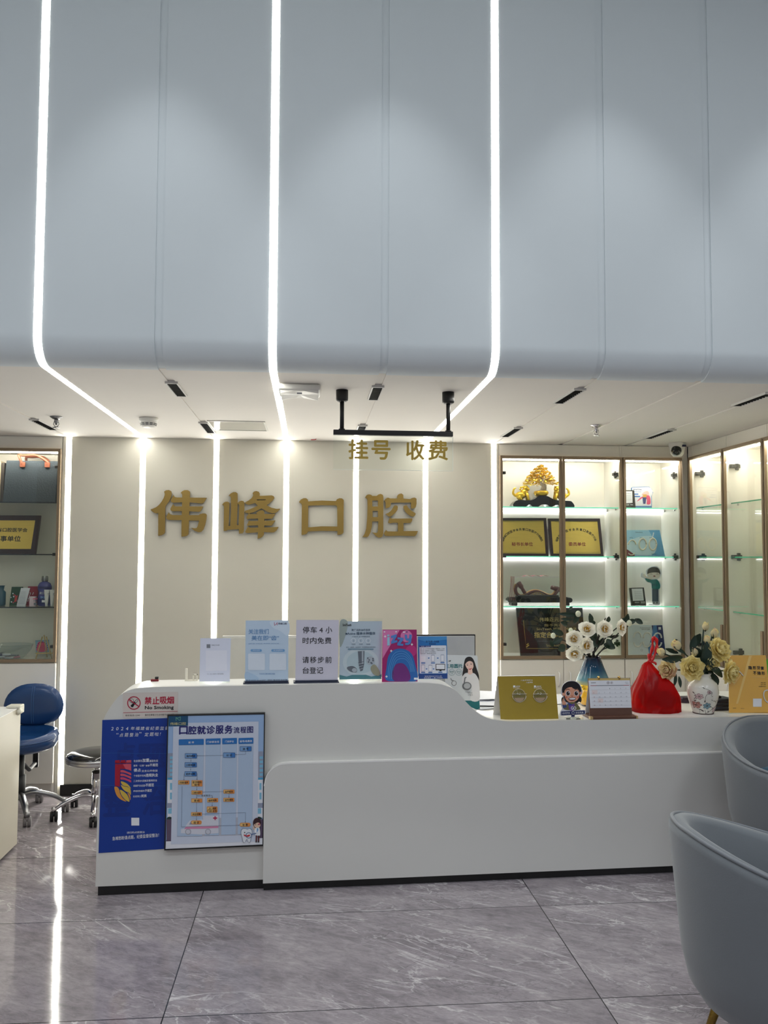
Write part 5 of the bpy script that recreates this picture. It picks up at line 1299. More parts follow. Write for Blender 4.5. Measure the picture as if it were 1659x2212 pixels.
def s_implant():
    P, root, o = standing('acrylic_sign', 'clear acrylic sign with a grey green implant advert beside the magenta card', [(733.5, 1335.5), (826, 1335.5), (824.5, 1472), (733, 1472)], ZU + .0005, R(5), group=GS)
    b = MB().on(P); b.prism(o, -.005, 0, ACRY); b.build('acrylic_plate', root)
    b = MB(); b.X = P.M(); b.box(o[3].x, o[2].x, -.0005, .006, -.05, .0, ACRY, .001); b.build('acrylic_foot', root)
    P.zm(720, 1320, 4.8794); b = MB().on(P); b.prism([P.loc(*p) for p in ((70, 108), (514, 106), (506, 716), (64, 722))], EPS * .3, EPS * .3, ink('misty blue paper', (178, 194, 208)))
    P.O = P.O + P.N * .0003; b.X = P.M()
    b.poly(smooth2([(70, 110), (150, 110), (130, 250), (70, 380)]), ink('sage patch', (150, 162, 160)), 1); b.disc(290, 540, 190, ink('mist ring', (192, 206, 214)), 1, ry=150); b.disc(290, 540, 150, ink('mist centre', (176, 196, 206)), 2, ry=118)
    b.poly([(64, 672), (140, 690), (200, 672), (345, 672), (400, 690), (508, 668), (506, 716), (64, 722)], ink('teal foot band', (74, 128, 138)), 2); b.text('SmiTeeth', 98, 134, 190, 158, INK, 3, bold=.03)
    sb = ink('slate blue ink', (70, 92, 116)); b.text('更广泛的治疗选择', 192, 188, 388, 210, sb, 3, bold=.01); b.text('πActive 超亲水种植体', 128, 220, 442, 250, sb, 3, bold=.02); b.text('大师在手 当下种植新高度', 196, 262, 384, 275, sb, 3)
    for x in (212, 290, 368): b.ring(x, 311, 24, 3, WINK, 3); b.line([(x, 304), (x, 322)], 3, sb, 3); b.text('优质骨', x - 20, 343, x + 20, 356, sb, 3)
    b.text('无牙、大缺损、骨质疏松、吸收窝等复杂病例首选', 134, 374, 444, 387, sb, 3); b.rrect(152, 395, 424, 408, 6, ink('bar blue', (110, 140, 160)), 3)
    mt = ink('implant steel', (96, 104, 116)); lt = ink('implant light', (168, 178, 188)); b.poly([(258, 424), (328, 420), (324, 560), (310, 625), (285, 636), (268, 560)], mt, 4); b.rect(300, 422, 316, 556, lt, 5)
    for i in range(6): b.line([(262 + i * 2, 545 + i * 14), (322 - i * 2, 532 + i * 14)], 6, lt if i % 2 else mt, 6)
    b.poly(smooth2([(148, 590), (205, 580), (248, 610), (240, 645), (190, 640), (150, 615)]), mt, 4); b.disc(222, 622, 26, lt, 5, ry=22); b.disc(390, 522, 44, lt, 4); 
    for i in range(7): b.disc(390 + 28 * math.cos(i), 522 + 28 * math.sin(i * 1.7), 9, mt, 5, n=8)
    b.poly(smooth2([(400, 580), (440, 565), (490, 640), (480, 680), (430, 670), (395, 620)]), ink('olive jaw', (150, 150, 128)), 4)
    b.build('printed_sheet', root)
s_implant()
def s_izzy():
    P, root, o = standing('paper_card', 'magenta card with izzy lettering propped on the high counter', [(826.5, 1360), (900, 1360), (902, 1472.5), (825, 1472.5)], ZU + .0005, R(6), cat='card', group=GS)
    b = MB().on(P); b.prism(o, -.004, 0, ink('magenta card', (160, 22, 104), .35)); b.build('card', root)
    P.zm(720, 1320, 4.8794); b = MB().on(P); mg = ink('soft magenta', (186, 42, 124)); pk = ink('rose print', (214, 120, 176)); vio = ink('violet print', (112, 40, 122)); lb = ink('title blue', (74, 128, 200)); cyn = ink('title pale cyan', (150, 200, 226))
    b.poly([(520, 200), (700, 200), (560, 430), (520, 500)], pk, 1); b.disc(770, 265, 62, pk, 1); b.disc(820, 420, 60, mg, 1)
    dbl = ink('deep blue swirl', (36, 104, 180)); lbl = ink('sky swirl print', (84, 156, 214))
    b.poly(smooth2([(556, 728), (560, 600), (582, 470), (650, 405), (745, 400), (825, 450), (862, 560), (884, 728), (720, 734)]), dbl, 2)
    b.poly(smooth2([(640, 732), (622, 640), (662, 560), (742, 556), (800, 640), (800, 732)]), vio, 3)
    for k in range(4): b.line([(p.x, p.y) for p in smooth_path([(575 + 18 * k, 715, 0), (585 + 16 * k, 590 + 8 * k, 0), (640 + 10 * k, 450 + 22 * k, 0), (740 + 4 * k, 425 + 26 * k, 0), (820 - 6 * k, 500 + 20 * k, 0), (856 - 14 * k, 640, 0)], 4)], 5, lbl, 3)
    for x, y in ((545, 268), (828, 352), (610, 420), (560, 690)): b.poly([(x, y - 16), (x + 5, y - 5), (x + 14, y), (x + 5, y + 5), (x, y + 16), (x - 5, y + 5), (x - 14, y), (x - 5, y - 5)], WINK, 3)
    for pts in ([(568, 276), (592, 272), (594, 360), (568, 366)], [(566, 250), (590, 246), (591, 264), (567, 268)]): b.poly(pts, cyn, 4)
    b.poly([(606, 262), (664, 244), (670, 264), (642, 312), (672, 306), (676, 328), (612, 346), (607, 326), (636, 280), (610, 286)], lb, 4)
    b.poly([(676, 276), (738, 282), (738, 304), (706, 344), (738, 346), (736, 368), (672, 362), (674, 340), (704, 300), (676, 298)], lb, 4)
    b.poly([(752, 246), (776, 252), (780, 290), (798, 286), (802, 246), (826, 250), (822, 320), (812, 346), (788, 358), (756, 356), (758, 336), (784, 334), (796, 312), (770, 312), (756, 294)], lb, 4)
    b.text('·小马国女孩·' if False else '·  ·', 530, 212, 670, 226, WINK, 4); b.disc(745, 222, 12, WINK, 3, ry=7); b.disc(775, 220, 7, NAVY, 3)
    b.rect(850, 702, 884, 724, WINK, 3)
    b.build('print', root)
s_izzy()
def s_guide():
    P, root, o = standing('acrylic_sign', 'bright blue guide sign with phone steps, beside the magenta card', [(902.5, 1373), (966, 1373), (967.5, 1468), (904, 1468)], ZU + .0005, R(6), group=GS)
    b = MB().on(P); b.prism(o, -.005, 0, ACRY); b.build('acrylic_plate', root)
    b = MB(); b.X = P.M(); b.box(o[3].x, o[2].x, -.0005, .005, -.05, .0, ACRY, .001); b.build('acrylic_foot', root)
    P.zm(720, 1320, 4.8794); b = MB().on(P); b.prism([P.loc(*p) for p in ((890, 266), (1196, 266), (1204, 712), (898, 716))], EPS * .3, EPS * .3, ink('guide blue', (34, 118, 190)))
    P.O = P.O + P.N * .0003; b.X = P.M(); dkb = ink('guide deep blue', (24, 68, 140)); b.poly([(896, 664), (1202, 660), (1204, 712), (898, 716)], dkb, 1)
    b.poly([(892, 268), (1196, 268), (1196, 300), (1000, 330), (892, 300)], ink('guide light blue', (62, 142, 206)), 1)
    b.text('医疗收费一码就医', 975, 310, 1115, 332, NAVY, 2); b.text('使用指南', 1008, 338, 1080, 354, NAVY, 2); b.poly(rp([(906, 364), (1190, 362), (1196, 656), (910, 658)], 10), ink('guide sheet', (222, 228, 238)), 2); b.poly([(906, 364), (1030, 362), (1022, 380), (908, 382)], dkb, 3); b.text('“码就医” 注册流程', 918, 367, 1016, 377, WINK, 4)
    for i, t in enumerate(('第一步: 打开微信搜索小程序进入注册', '第二步: 扫码进入小程序 — 完善信息绑卡', '第三步: 进行个人信息确认', '第四步: 绑定成功后')): b.text(t, 916, 392 + 17 * i, 1172 - (0, 0, 90, 90)[i], 402 + 17 * i, INK, 3)
    ph = ink('phone grey', (170, 178, 200))
    for x0, y0, x1, y1 in ((1030, 460, 1068, 536), (1130, 458, 1168, 536), (926, 562, 964, 640), (1003, 566, 1042, 640)): b.rrect(x0, y0, x1, y1, 6, ph, 3); b.rrect(x0 + 4, y0 + 8, x1 - 4, y1 - 8, 3, WINK, 4)
    b.rect(1078, 558, 1178, 624, INK, 3); b.rect(1084, 564, 1172, 612, WINK, 4); b.rect(1118, 624, 1140, 634, INK, 3)
    for x, y in ((1005, 496), (1100, 496), (982, 610), (1056, 610)): b.poly([(x - 9, y - 4), (x + 2, y - 4), (x + 2, y - 9), (x + 10, y), (x + 2, y + 9), (x + 2, y + 4), (x - 9, y + 4)], BLUE, 3)
    for x, y in ((947, 547), (1050, 547), (1150, 544), (946, 648), (1022, 648), (1128, 645)): b.rrect(x - 22, y - 5, x + 22, y + 5, 4, BLUE, 3)
    b.rect(922, 476, 972, 530, WINK, 3); b.text('请咨询前台工作人员', 962, 680, 1142, 692, WINK, 2); b.text('微信搜索 — 厦门市民码', 955, 697, 1150, 709, WINK, 2)
    b.build('printed_sheet', root)
s_guide()
def s_woman():
    c = [(962, 1414.5), (1031.5, 1416), (1037, 1533), (962, 1533)]
    P, root, o = standing('display_board', 'white advertising board with a portrait of a woman behind the counter slope', c, ZL, R(8), cat='display board')
    b = MB().on(P); b.prism(rp2(o, .006), -.006, 0, ink('board white', (206, 210, 212), .4)); b.build('board', root)
    P.zm(940, 1360, 5.53); b = MB().on(P); green = ink('brand green', (10, 104, 108)); bk = ink('hair black', (26, 20, 22)); skin = ink('skin print', (232, 196, 182))
    b.poly([(128, 848), (528, 848), (535, 962), (128, 962)], green, 1)
    b.text('三用圆托', 122, 412, 326, 460, green, 1, bold=.025); b.poly([(150, 378), (190, 365), (182, 382)], INK, 1)
    for x, t in ((198, '圆润'), (282, '舒适')): b.ring(x, 511, 37, 3, green, 1); b.text(t, x - 24, 492, x + 24, 516, green, 1); b.text('不硌嘴', x - 18, 522, x + 18, 532, green, 1)
    b.poly(smooth2([(345, 400), (362, 345), (400, 324), (440, 335), (468, 380), (490, 450), (520, 540), (522, 610), (490, 570), (450, 520), (360, 520), (325, 560), (335, 470)]), bk, 1)
    b.poly(smooth2([(326, 560), (375, 530), (460, 520), (505, 570), (524, 640), (528, 840), (420, 840), (435, 690), (330, 650)]), ink('white top', (222, 220, 220)), 2)
    b.poly([(392, 480), (440, 470), (448, 520), (420, 538), (390, 530)], skin, 3); b.poly(smooth2([(360, 400), (395, 375), (445, 378), (460, 420), (448, 465), (415, 490), (385, 470), (364, 435)]), skin, 4)
    b.poly(smooth2([(352, 420), (365, 365), (400, 340), (450, 352), (468, 400), (458, 440), (448, 392), (410, 375), (375, 392)]), bk, 5)
    for x, y in ((383, 424), (428, 416)): b.disc(x, y, 9, INK, 6, ry=4); b.line([(x - 12, y - 13), (x + 10, y - 16)], 3, bk, 6)
    b.line([(406, 425), (402, 446), (412, 448)], 2, ink('nose shade print', (200, 150, 140)), 6); b.poly(smooth2([(392, 464), (412, 470), (436, 458), (428, 474), (410, 480)]), ink('lip rose', (186, 60, 70)), 6)
    mt = ink('fixture grey', (110, 112, 114)); b.disc(378, 675, 55, mt, 5, ry=50); b.disc(380, 672, 40, ink('fixture light', (176, 178, 180)), 6, ry=34); b.line([(345, 650), (355, 575), (372, 570)], 12, mt, 6); b.line([(330, 700), (345, 640)], 6, mt, 6)
    b.line([(185, 580), (195, 605), (220, 610)], 8, mt, 3); b.ring(225, 640, 28, 6, mt, 3)
    for i, (x, y) in enumerate(((360, 740), (385, 752), (390, 775))): b.text('钛合金', x, y, x + 60, y + 10, INK, 3)
    b.build('print', root)
    b = MB(); b.X = P.M(); b.box(-.05, .05, .001, .004, -.07, -.006, PAPER); b.build('back_stand', root)
def rp2(o, r): return [Vector(p) for p in rp([tuple(p) for p in o], r)]
s_woman()

# ------------------------------------------------------------------ screens and small things on the staff worktop
def screens():
    sil = mat('silver monitor back', (176, 178, 180), .4); bei = mat('pale monitor back', (196, 192, 182), .45)
    for name_lab, px0, px1, top, Y, m, fr in (('pale grey back of a monitor behind the 关注我们 sign', 480, 712, 1374, 4.72, bei, mat('pale rim', (206, 202, 194), .4)), ('silver grey back of a dark rimmed monitor behind the blue guide sign', 872, 1027.5, 1371, 4.72, sil, BLACK)):
        a, c = atY(px0, top, Y), atY(px1, top, Y); z1 = a.z; z0 = z1 - .33
        root = thing('computer_monitor', name_lab, 'monitor', ((a.x + c.x) / 2, Y, ZL), 0, 'monitors behind the counter')
        b = MB(); b.box(a.x, c.x, Y + .004, Y + .03, z0, z1, fr, .004); b.box(a.x + .006, c.x - .006, Y - .004, Y + .006, z0 + .006, z1 - .008, m, .004); b.build('screen_shell', root)
        x = (a.x + c.x) / 2
        b = MB(); b.box(x - .03, x + .03, Y - .02, Y - .004, ZL + .01, z0 + .14, m, .005); b.build('stand_column', root); b = MB(); b.box(x - .11, x + .11, Y - .08, Y + .1, ZL, ZL + .012, m, .004); b.build('stand_foot', root)
        b = MB()
        for i in range(3): b.box(c.x - .10 + .014 * i, c.x - .093 + .014 * i, Y - .006, Y - .003, z0 + .16, z0 + .175, BLACK)
        b.build('vent_slot', root)
    # small white bracket
    P0 = atY(404, 1470, 4.34); pl = mat('ivory plastic', (226, 220, 204), .35)
    root = thing('phone_rack', 'small ivory plastic rack with an upright post behind the high counter', 'rack', (P0.x, 4.34, ZU))
    a = atY(400, 1444, 4.34); c = atY(404, 1470, 4.34); b = MB(); b.box(a.x, a.x + .012, 4.335, 4.347, ZU, a.z, pl, .002); b.build('post', root)
    x0, x1 = atY(416.5, 1465, 4.34).x, atY(427, 1465, 4.34).x; zt = atY(416, 1456, 4.34).z; b = MB(); b.box(x0, x0 + .006, 4.335, 4.347, ZU, zt, pl, .001); b.box(x1 - .006, x1, 4.335, 4.347, ZU, zt, pl, .001); b.box(x0, x1, 4.335, 4.347, zt - .006, zt, pl, .001); b.box(a.x, x1, 4.33, 4.352, ZU, ZU + .004, pl, .001); b.build('loop', root)
    p = atZ(334, 1472, ZU - .002); b = MB(); b.box(p.x - .018, p.x + .02, p.y - .01, p.y + .01, ZU - .001, ZU + .010, ink('stamp red', (120, 24, 34)), .002); b.box(p.x + .002, p.x + .02, p.y - .008, p.y + .008, ZU + .010, ZU + .022, BLACK, .003)
    tag(b.build('rubber_stamp', origin=p), 'tiny black and dark red block on the rounded counter shoulder', 'stamp')
    # papers left on the low worktop
    rnd = random.Random(6)
    for i, (px, py, rz, lab) in enumerate(((1046, 1522, .30, 'white sheet of paper lying behind the portrait board'), (1066, 1509, -.1, 'upper white sheet of paper on the worktop beside the gold panel'), (1208, 1512, .1, 'white sheet of paper between the gold panel and the girl cutout'))):
        p = atZ(px, py, ZL); p.z = ZL + .0005 + (.016 if i == 1 else 0); b = MB(); b.X = Matrix.Translation(p) @ Matrix.Rotation(rz, 4, 'Z')
        rows = [[(-.105 + .21 * u / 8, -.148 + .296 * v / 8, .003 * math.sin(u * .7 + i) * (v / 8) + .012 * (u / 8) ** 2 * (1 if i < 2 else 0) + .003) for u in range(9)] for v in range(9)]
        b.grid(rows, PAPER); b.grid([[(x, y, z - .001) for x, y, z in r] for r in rows], PAPER)
        o = b.build('paper_sheet', origin=p); tag(o, lab, 'paper', 'papers on the low worktop')
    p = atZ(1048, 1531, ZL + .002); b = MB(); b.tube([p + Vector((-.06, .02, .012)), p + Vector((.08, -.0, .012))], .004, BLACK, 8); b.cyl(p + Vector((.08, 0, .012)), p + Vector((.09, -.002, .012)), .004, BLACK, 8, r2=.001)
    tag(b.build('pen', origin=p), 'black pen lying on the papers beside the portrait board', 'pen')
screens()

# gold two-cup panel
def gold_panel():
    c = [(1075.5, 1461), (1199, 1461), (1206.5, 1554), (1081.5, 1554)]
    P, root, o = standing('gold_panel', 'mirror gold display panel with two clear cups on the low counter', c, ZL, R(14), cat='display panel')
    gm = mat('mirror gold acrylic', (172, 146, 34), .06, .4, var=.03, coat=1.0); b = MB().on(P); b.prism(o, -.004, 0, gm); b.build('face', root)
    P.zm(940, 1360, 5.53); b = MB().on(P)
    b.text('儿童早期矫治', 1022, 598, 1165, 612, WINK, 1); b.text('儿童早矫', 1085, 622, 1165, 640, WINK, 1); b.rect(932, 668, 955, 688, WINK, 1); b.text('全程可视', 958, 670, 1015, 686, WINK, 1); b.text('舒适隐形', 932, 692, 1008, 702, WINK, 1); b.rect(1180, 668, 1203, 688, WINK, 1); b.text('全程可视', 1206, 670, 1265, 686, WINK, 1); b.text('健康美观', 1176, 692, 1275, 702, WINK, 1)
    b.build('print', root)
    for x in (1001, 1251):
        q = P.loc(x, 790); r = .034
        b = MB(); b.X = P.M() @ Matrix.Translation((q.x, q.y, .001))
        rows = []
        for i in range(9):
            t = R(90) * i / 8; rows.append([(r * math.cos(t) * math.cos(a), r * math.cos(t) * math.sin(a), .026 * math.sin(t)) for a in [R(200 + 140 * j / 24) for j in range(25)]])
        full = [[(r * math.cos(R(90) * i / 8) * math.cos(2 * PI * j / 40), r * math.cos(R(90) * i / 8) * math.sin(2 * PI * j / 40), .020 * math.sin(R(90) * i / 8)) for j in range(40)] for i in range(9)]
        cr = mat('clear rim', (214, 200, 176), .12, coat=.8)
        b.grid(full, BOWLG, closed=True); b.tube([(r * math.cos(2 * PI * j / 40), r * math.sin(2 * PI * j / 40), .001) for j in range(40)], .0014, cr, 6, closed=True)
        b.box(-r * 1.14, r * 1.14, .006, .009, .001, .012, cr, .001); b.tube([(r * 1.12 * math.cos(R(190 + 160 * j / 24)), r * 1.05 * math.sin(R(190 + 160 * j / 24)) + .004, .006) for j in range(25)], .0014, cr, 6)
        ps = [(.86 * r * math.cos(R(200 + 140 * j / 20)), .86 * r * math.sin(R(200 + 140 * j / 20)), .0015) for j in range(21)]; b.faces(ps, [list(range(21))], mat('pale peach insert', (222, 178, 140), .4))
        b.build('clear_cup', root)
    b = MB(); b.X = P.M(); th = R(14); b.X = b.X
    yt = o[0].y; b.X = Matrix.Translation(P.O) @ Matrix.Rotation(CA, 4, 'Z')
    wtop = math.sin(th) * yt; ht = math.cos(th) * yt
    b.faces([(o[0].x - .002, wtop + .004, ht), (o[1].x + .001, wtop + .004, ht), (o[2].x - .004, .13, 0.0), (o[3].x - .006, .13, 0.0), (o[0].x - .002, wtop + .006, ht + .003), (o[1].x + .001, wtop + .006, ht + .003), (o[2].x - .004, .134, 0.0), (o[3].x - .006, .134, 0.0)], [(0, 1, 2, 3), (7, 6, 5, 4), (0, 4, 5, 1), (1, 5, 6, 2), (3, 2, 6, 7), (0, 3, 7, 4)], WHITE)
    b.faces([(o[0].x, wtop, ht), (o[1].x, wtop, ht), (o[1].x, wtop + .006, ht + .003), (o[0].x, wtop + .006, ht + .003)], [(0, 1, 2, 3)], WHITE)
    b.build('back_leg', root)
gold_panel()

# cartoon girl standee
def girl():
    c = [(1208, 1468), (1262, 1468), (1262, 1553), (1208, 1553)]
    P, root, o = standing('girl_standee', 'small acrylic standee of a laughing cartoon girl giving a thumbs up', c, ZL, R(3), cat='standee')
    P.zm(1180, 1300, 6.636); skin = ink('cartoon tan', (228, 164, 136), .35); bk = ink('cartoon black', (22, 18, 22), .35); nv = ink('standee navy', (24, 36, 92), .35)
    b = MB().on(P)
    out = smooth2([(250, 1180), (330, 1135), (420, 1140), (490, 1190), (518, 1290), (500, 1350), (480, 1400), (450, 1460), (490, 1548), (552, 1550), (556, 1612), (405, 1625), (405, 1650), (355, 1650), (355, 1628), (205, 1632), (205, 1575), (230, 1530), (215, 1480), (228, 1390), (250, 1380), (210, 1310), (222, 1240)], 3)
    pts = [P.loc(*p) for p in out]; b.prism(pts, -.004, 0, ink('standee white edge', (222, 222, 230), .3)); b.build('board', root)
    b = MB().on(P)
    b.poly(smooth2([(228, 1300), (230, 1220), (275, 1160), (345, 1138), (420, 1145), (480, 1195), (505, 1280), (485, 1330), (480, 1400), (440, 1450), (290, 1440), (262, 1390)], 3), bk, 1)
    b.disc(238, 1405, 22, bk, 1, ry=40); b.disc(486, 1400, 20, bk, 1, ry=44)
    b.disc(245, 1325, 16, skin, 2, ry=24); b.disc(492, 1310, 16, skin, 2, ry=22)
    b.poly(smooth2([(258, 1300), (275, 1255), (330, 1225), (420, 1230), (465, 1270), (474, 1330), (450, 1400), (385, 1440), (320, 1435), (272, 1380)], 3), skin, 2)
    b.poly(smooth2([(252, 1320), (268, 1240), (330, 1205), (400, 1250), (460, 1245), (478, 1300), (470, 1240), (420, 1180), (320, 1170), (255, 1230)], 3), bk, 3)
    for x in (310, 428): b.disc(x, 1312, 33, WINK, 4, ry=36); b.disc(x, 1312, 25, ink('iris brown', (64, 34, 22)), 5, ry=30); b.disc(x, 1312, 15, INK, 6, ry=19); b.disc(x + 8, 1300, 6, WINK, 7)
    for x in (305, 432): b.line([(x - 28, 1262), (x, 1250), (x + 28, 1258)], 7, bk, 4)
    b.disc(368, 1352, 13, ink('cartoon nose', (186, 112, 88)), 4, ry=9); b.poly(smooth2([(318, 1382), (370, 1372), (420, 1376), (412, 1405), (368, 1418), (328, 1408)], 3), ink('mouth dark', (96, 22, 30)), 4); b.poly(smooth2([(326, 1385), (370, 1377), (414, 1380), (408, 1396), (368, 1402), (332, 1398)], 3), WINK, 5)
    for x in (285, 455): b.disc(x, 1368, 15, ink('cheek', (214, 120, 100)), 3)
    b.poly(smooth2([(290, 1480), (330, 1440), (410, 1440), (455, 1480), (480, 1545), (290, 1550), (245, 1520)], 3), ink('jacket olive', (112, 106, 70)), 3); b.poly(smooth2([(320, 1455), (370, 1475), (400, 1450), (392, 1548), (330, 1548)], 3), ink('jacket violet', (110, 72, 150)), 4); b.poly([(300, 1445), (375, 1470), (330, 1490)], ink('collar blue', (46, 66, 150)), 5)
    b.text('GO', 350, 1500, 425, 1545, WINK, 6, bold=.03)
    b.poly(smooth2([(225, 1440), (235, 1390), (248, 1385), (252, 1420), (275, 1430), (280, 1475), (235, 1480)], 3), skin, 5); b.poly([(228, 1475), (282, 1470), (290, 1510), (240, 1525)], ink('cuff blue', (50, 70, 130)), 5)
    b.poly([(212, 1570), (550, 1556), (550, 1606), (212, 1624)], nv, 6); b.rect(355, 1620, 405, 1645, nv, 6); b.text('追求梦想', 225, 1580, 335, 1608, WINK, 7); b.text('自信完美', 418, 1572, 530, 1600, WINK, 7); b.ring(380, 1590, 18, 5, WINK, 7)
    b.build('print', root)
    b = MB(); b.X = Matrix.Translation(P.O) @ Matrix.Rotation(CA, 4, 'Z'); c0 = P.loc(275, 1670).x; c1 = P.loc(528, 1670).x; b.box(c0, c1, -.022, .022, 0, .005, ACRY, .001); b.box(c0 + .01, c1 - .01, -.006, .008, .005, .010, ACRY, .001); b.text if False else None; b.build('acrylic_base', root)
    P2 = Plane(P.O + CN * .0225, CU).zm(1180, 1300, 6.636)
    b = MB().on(P2); b.rect(285, 1672, 345, 1684, INK, 1); b.rect(430, 1672, 490, 1684, INK, 1); b.build('base_print', root)
girl()

def calendar():
    c = [(1270, 1465), (1361, 1464), (1365.5, 1545), (1274, 1545)]
    P, root, o = standing('desk_calendar', 'white desk calendar on a brown wooden easel with gold rings', c, ZL + .014, R(10), cat='calendar')
    P.zm(1180, 1300, 6.636); b = MB().on(P); b.prism(o, -.006, 0, WOODM); b.build('backboard', root)
    b = MB().on(P); b.prism([P.loc(*p) for p in ((605, 1098), (1195, 1095), (1198, 1125), (606, 1130))], 0, .0012, mat('gold strip', (206, 178, 112), .35, .4)); b.build('head_strip', root)
    P.O = P.O + P.N * .0016; b = MB().on(P); b.prism([P.loc(*p) for p in ((606, 1128), (1198, 1124), (1224, 1518), (632, 1524))], -.0014, 0, PAPER)
    rose = ink('calendar rose', (166, 60, 74)); pale = ink('calendar pale rose', (230, 216, 218)); g = GREYINK
    b.text('2024年5月', 640, 1152, 708, 1168, g, 1, bold=.02); b.disc(886, 1160, 24, ink('calendar grey', (198, 196, 204)), 1); b.disc(936, 1160, 22, ink('calendar grey2', (206, 204, 212)), 1); b.text('龙', 876, 1150, 896, 1170, g, 2); b.text('年', 926, 1150, 946, 1170, g, 2); b.text('甲辰年', 1128, 1148, 1174, 1158, g, 1); b.text('MAY', 1138, 1168, 1180, 1178, g, 1)
    b.line([(632, 1201), (1188, 1196)], 7, rose, 1); b.line([(722, 1200), (1105, 1197)], 7, g, 2)
    for i in range(1, 6): b.line([(634 + i * 5, 1208 + i * 56), (1190 + i * 5, 1203 + i * 56)], 1.8, ink('rule grey', (176, 178, 188)), 1)
    b.rect(652, 1266, 732, 1324, pale, 1); b.rect(740, 1386, 816, 1444, pale, 1)
    d = 1
    for r in range(5):
        for k in range(7):
            if r == 0 and k < 3: continue
            if d > 31: continue
            x, y = 672 + k * 77 + r * 3, 1240 + r * 59 - k; b.text(str(d), x, y, x + (9 if d < 10 else 17), y + 14, rose if k == 0 else g, 2); d += 1
    b.build('page', root)
    for x in (747, 1040):
        q = P.loc(x, 1092); b = MB(); b.X = P.M() @ Matrix.Translation((q.x, q.y, -.003)); b.tube([(0, .008 * math.cos(t) + .000, .010 * math.sin(t)) for t in [2 * PI * j / 16 for j in range(16)]], .0022, GOLD, 8, closed=True); b.tube([(.004, .008 * math.cos(t), .010 * math.sin(t)) for t in [2 * PI * j / 16 for j in range(16)]], .0022, GOLD, 8, closed=True); b.build('ring', root)
    b = MB(); b.X = Matrix.Translation(P.O - Vector((0, 0, .014))) @ Matrix.Rotation(CA, 4, 'Z'); x0, x1 = P.loc(600, 1650).x, P.loc(1275, 1650).x
    b.box(x0, x1, -.035, .085, 0, .0135, WOODM, .002); b.build('plinth', root)
    b = MB(); b.X = Matrix.Translation(P.O - Vector((0, 0, .014))) @ Matrix.Rotation(CA, 4, 'Z'); gm = mat('brass corner', (214, 186, 130), .3, .6)
    for a, c_ in ((x0 - .0008, x0 + .014), (x1 - .008, x1 + .0008)): b.box(a, c_, -.0358, -.01, -.0002 + .0004, .0143, gm, .0008)
    b.build('brass_corner', root)
    b = MB(); b.X = Matrix.Translation(P.O) @ Matrix.Rotation(CA, 4, 'Z'); yt = o[0].y; b.faces([(o[0].x + .004, math.sin(R(10)) * yt, math.cos(R(10)) * yt - .002), (o[1].x - .004, math.sin(R(10)) * yt, math.cos(R(10)) * yt - .002), (o[2].x - .004, .08, 0), (o[3].x + .004, .08, 0)], [(0, 1, 2, 3)], PAPER); b.build('back_page', root)
calendar()

def gold_sign():
    c = [(1573, 1415), (1655, 1416), (1669, 1541), (1575, 1541)]
    P, root, o = standing('acrylic_sign', 'amber yellow acrylic sign reading 隐形牙套 不隐形 beside the peony vase', c, ZL, R(8))
    b = MB().on(P); b.prism(o, -.006, -.0015, ACRY); b.build('acrylic_plate', root)
    P.zm(1360, 1340, 5.5485); amb = mat('amber print', (226, 172, 68), .25, var=.06, scale=4, coat=.7); b = MB().on(P); b.prism([P.loc(*p) for p in ((1186, 420), (1632, 418), (1700, 1112), (1192, 1108))], -.001, 0, amb)
    wm = ink('amber streak', (236, 198, 120)); b.poly([(1430, 425), (1465, 425), (1300, 1000), (1275, 1000)], wm, 1); b.poly([(1240, 760), (1330, 640), (1342, 650), (1255, 775)], wm, 1)
    for ch, x0, y0 in (('隐', 1425, 548), ('形', 1476, 549), ('牙', 1525, 551), ('套', 1570, 553), ('不', 1480, 612), ('隐', 1532, 613), ('形', 1582, 615)): b.text(ch, x0, y0, x0 + 40, y0 + 40, INK, 2, bold=.03)
    b.line([(1470, 680), (1620, 684)], 4, wm, 2)
    for t, x0, y in (('美观', 1570, 742), ('舒适', 1572, 765), ('可摘戴易清洁', 1545, 788)): b.text(t, x0, y, 1632, y + 12, INK, 2)
    b.rect(1478, 938, 1582, 1036, PAPER, 2); b.text('隐形矫治', 1238, 1046, 1276, 1058, INK, 2); b.text('专业 安心', 1330, 1050, 1376, 1062, INK, 2)
    b.build('printed_sheet', root)
    P.O = P.O + P.N * .001; b = MB().on(P)
    for pts in ([(1280, 590), (1320, 620), (1360, 665)], [(1655, 835), (1615, 850), (1605, 900), (1625, 960), (1665, 990)]):
        b.tube([(P.loc(*p).x, P.loc(*p).y, .002) for p in [(q.x, q.y) for q in smooth_path([(a, d, 0) for a, d in pts], 5)]], .0035, mat('clear aligner', (214, 210, 206), .15, coat=.6), 8, flat=.6)
    b.build('aligner_sample', root)
    b = MB(); b.X = P.M(); b.box(o[3].x, o[2].x, -.0005, .006, -.07, -.001, ACRY, .001); b.build('acrylic_foot', root)
    c = [(1652, 1425), (1700, 1425), (1706, 1541), (1656, 1541)]
    base = atZ(1680, 1522, ZL); P = Plane(base, CU, tilt=R(8)); o = [P.loc(*q) for q in ((1652, 1424), (1712, 1424), (1716, 1522), (1655, 1522))]
    b = MB().on(P); b.prism(o, -.005, 0, mat('leaf green print', (92, 168, 60), .35)); tag(b.build('green_sign', origin=base), 'green sign just behind the amber yellow sign', 'sign')
gold_sign()

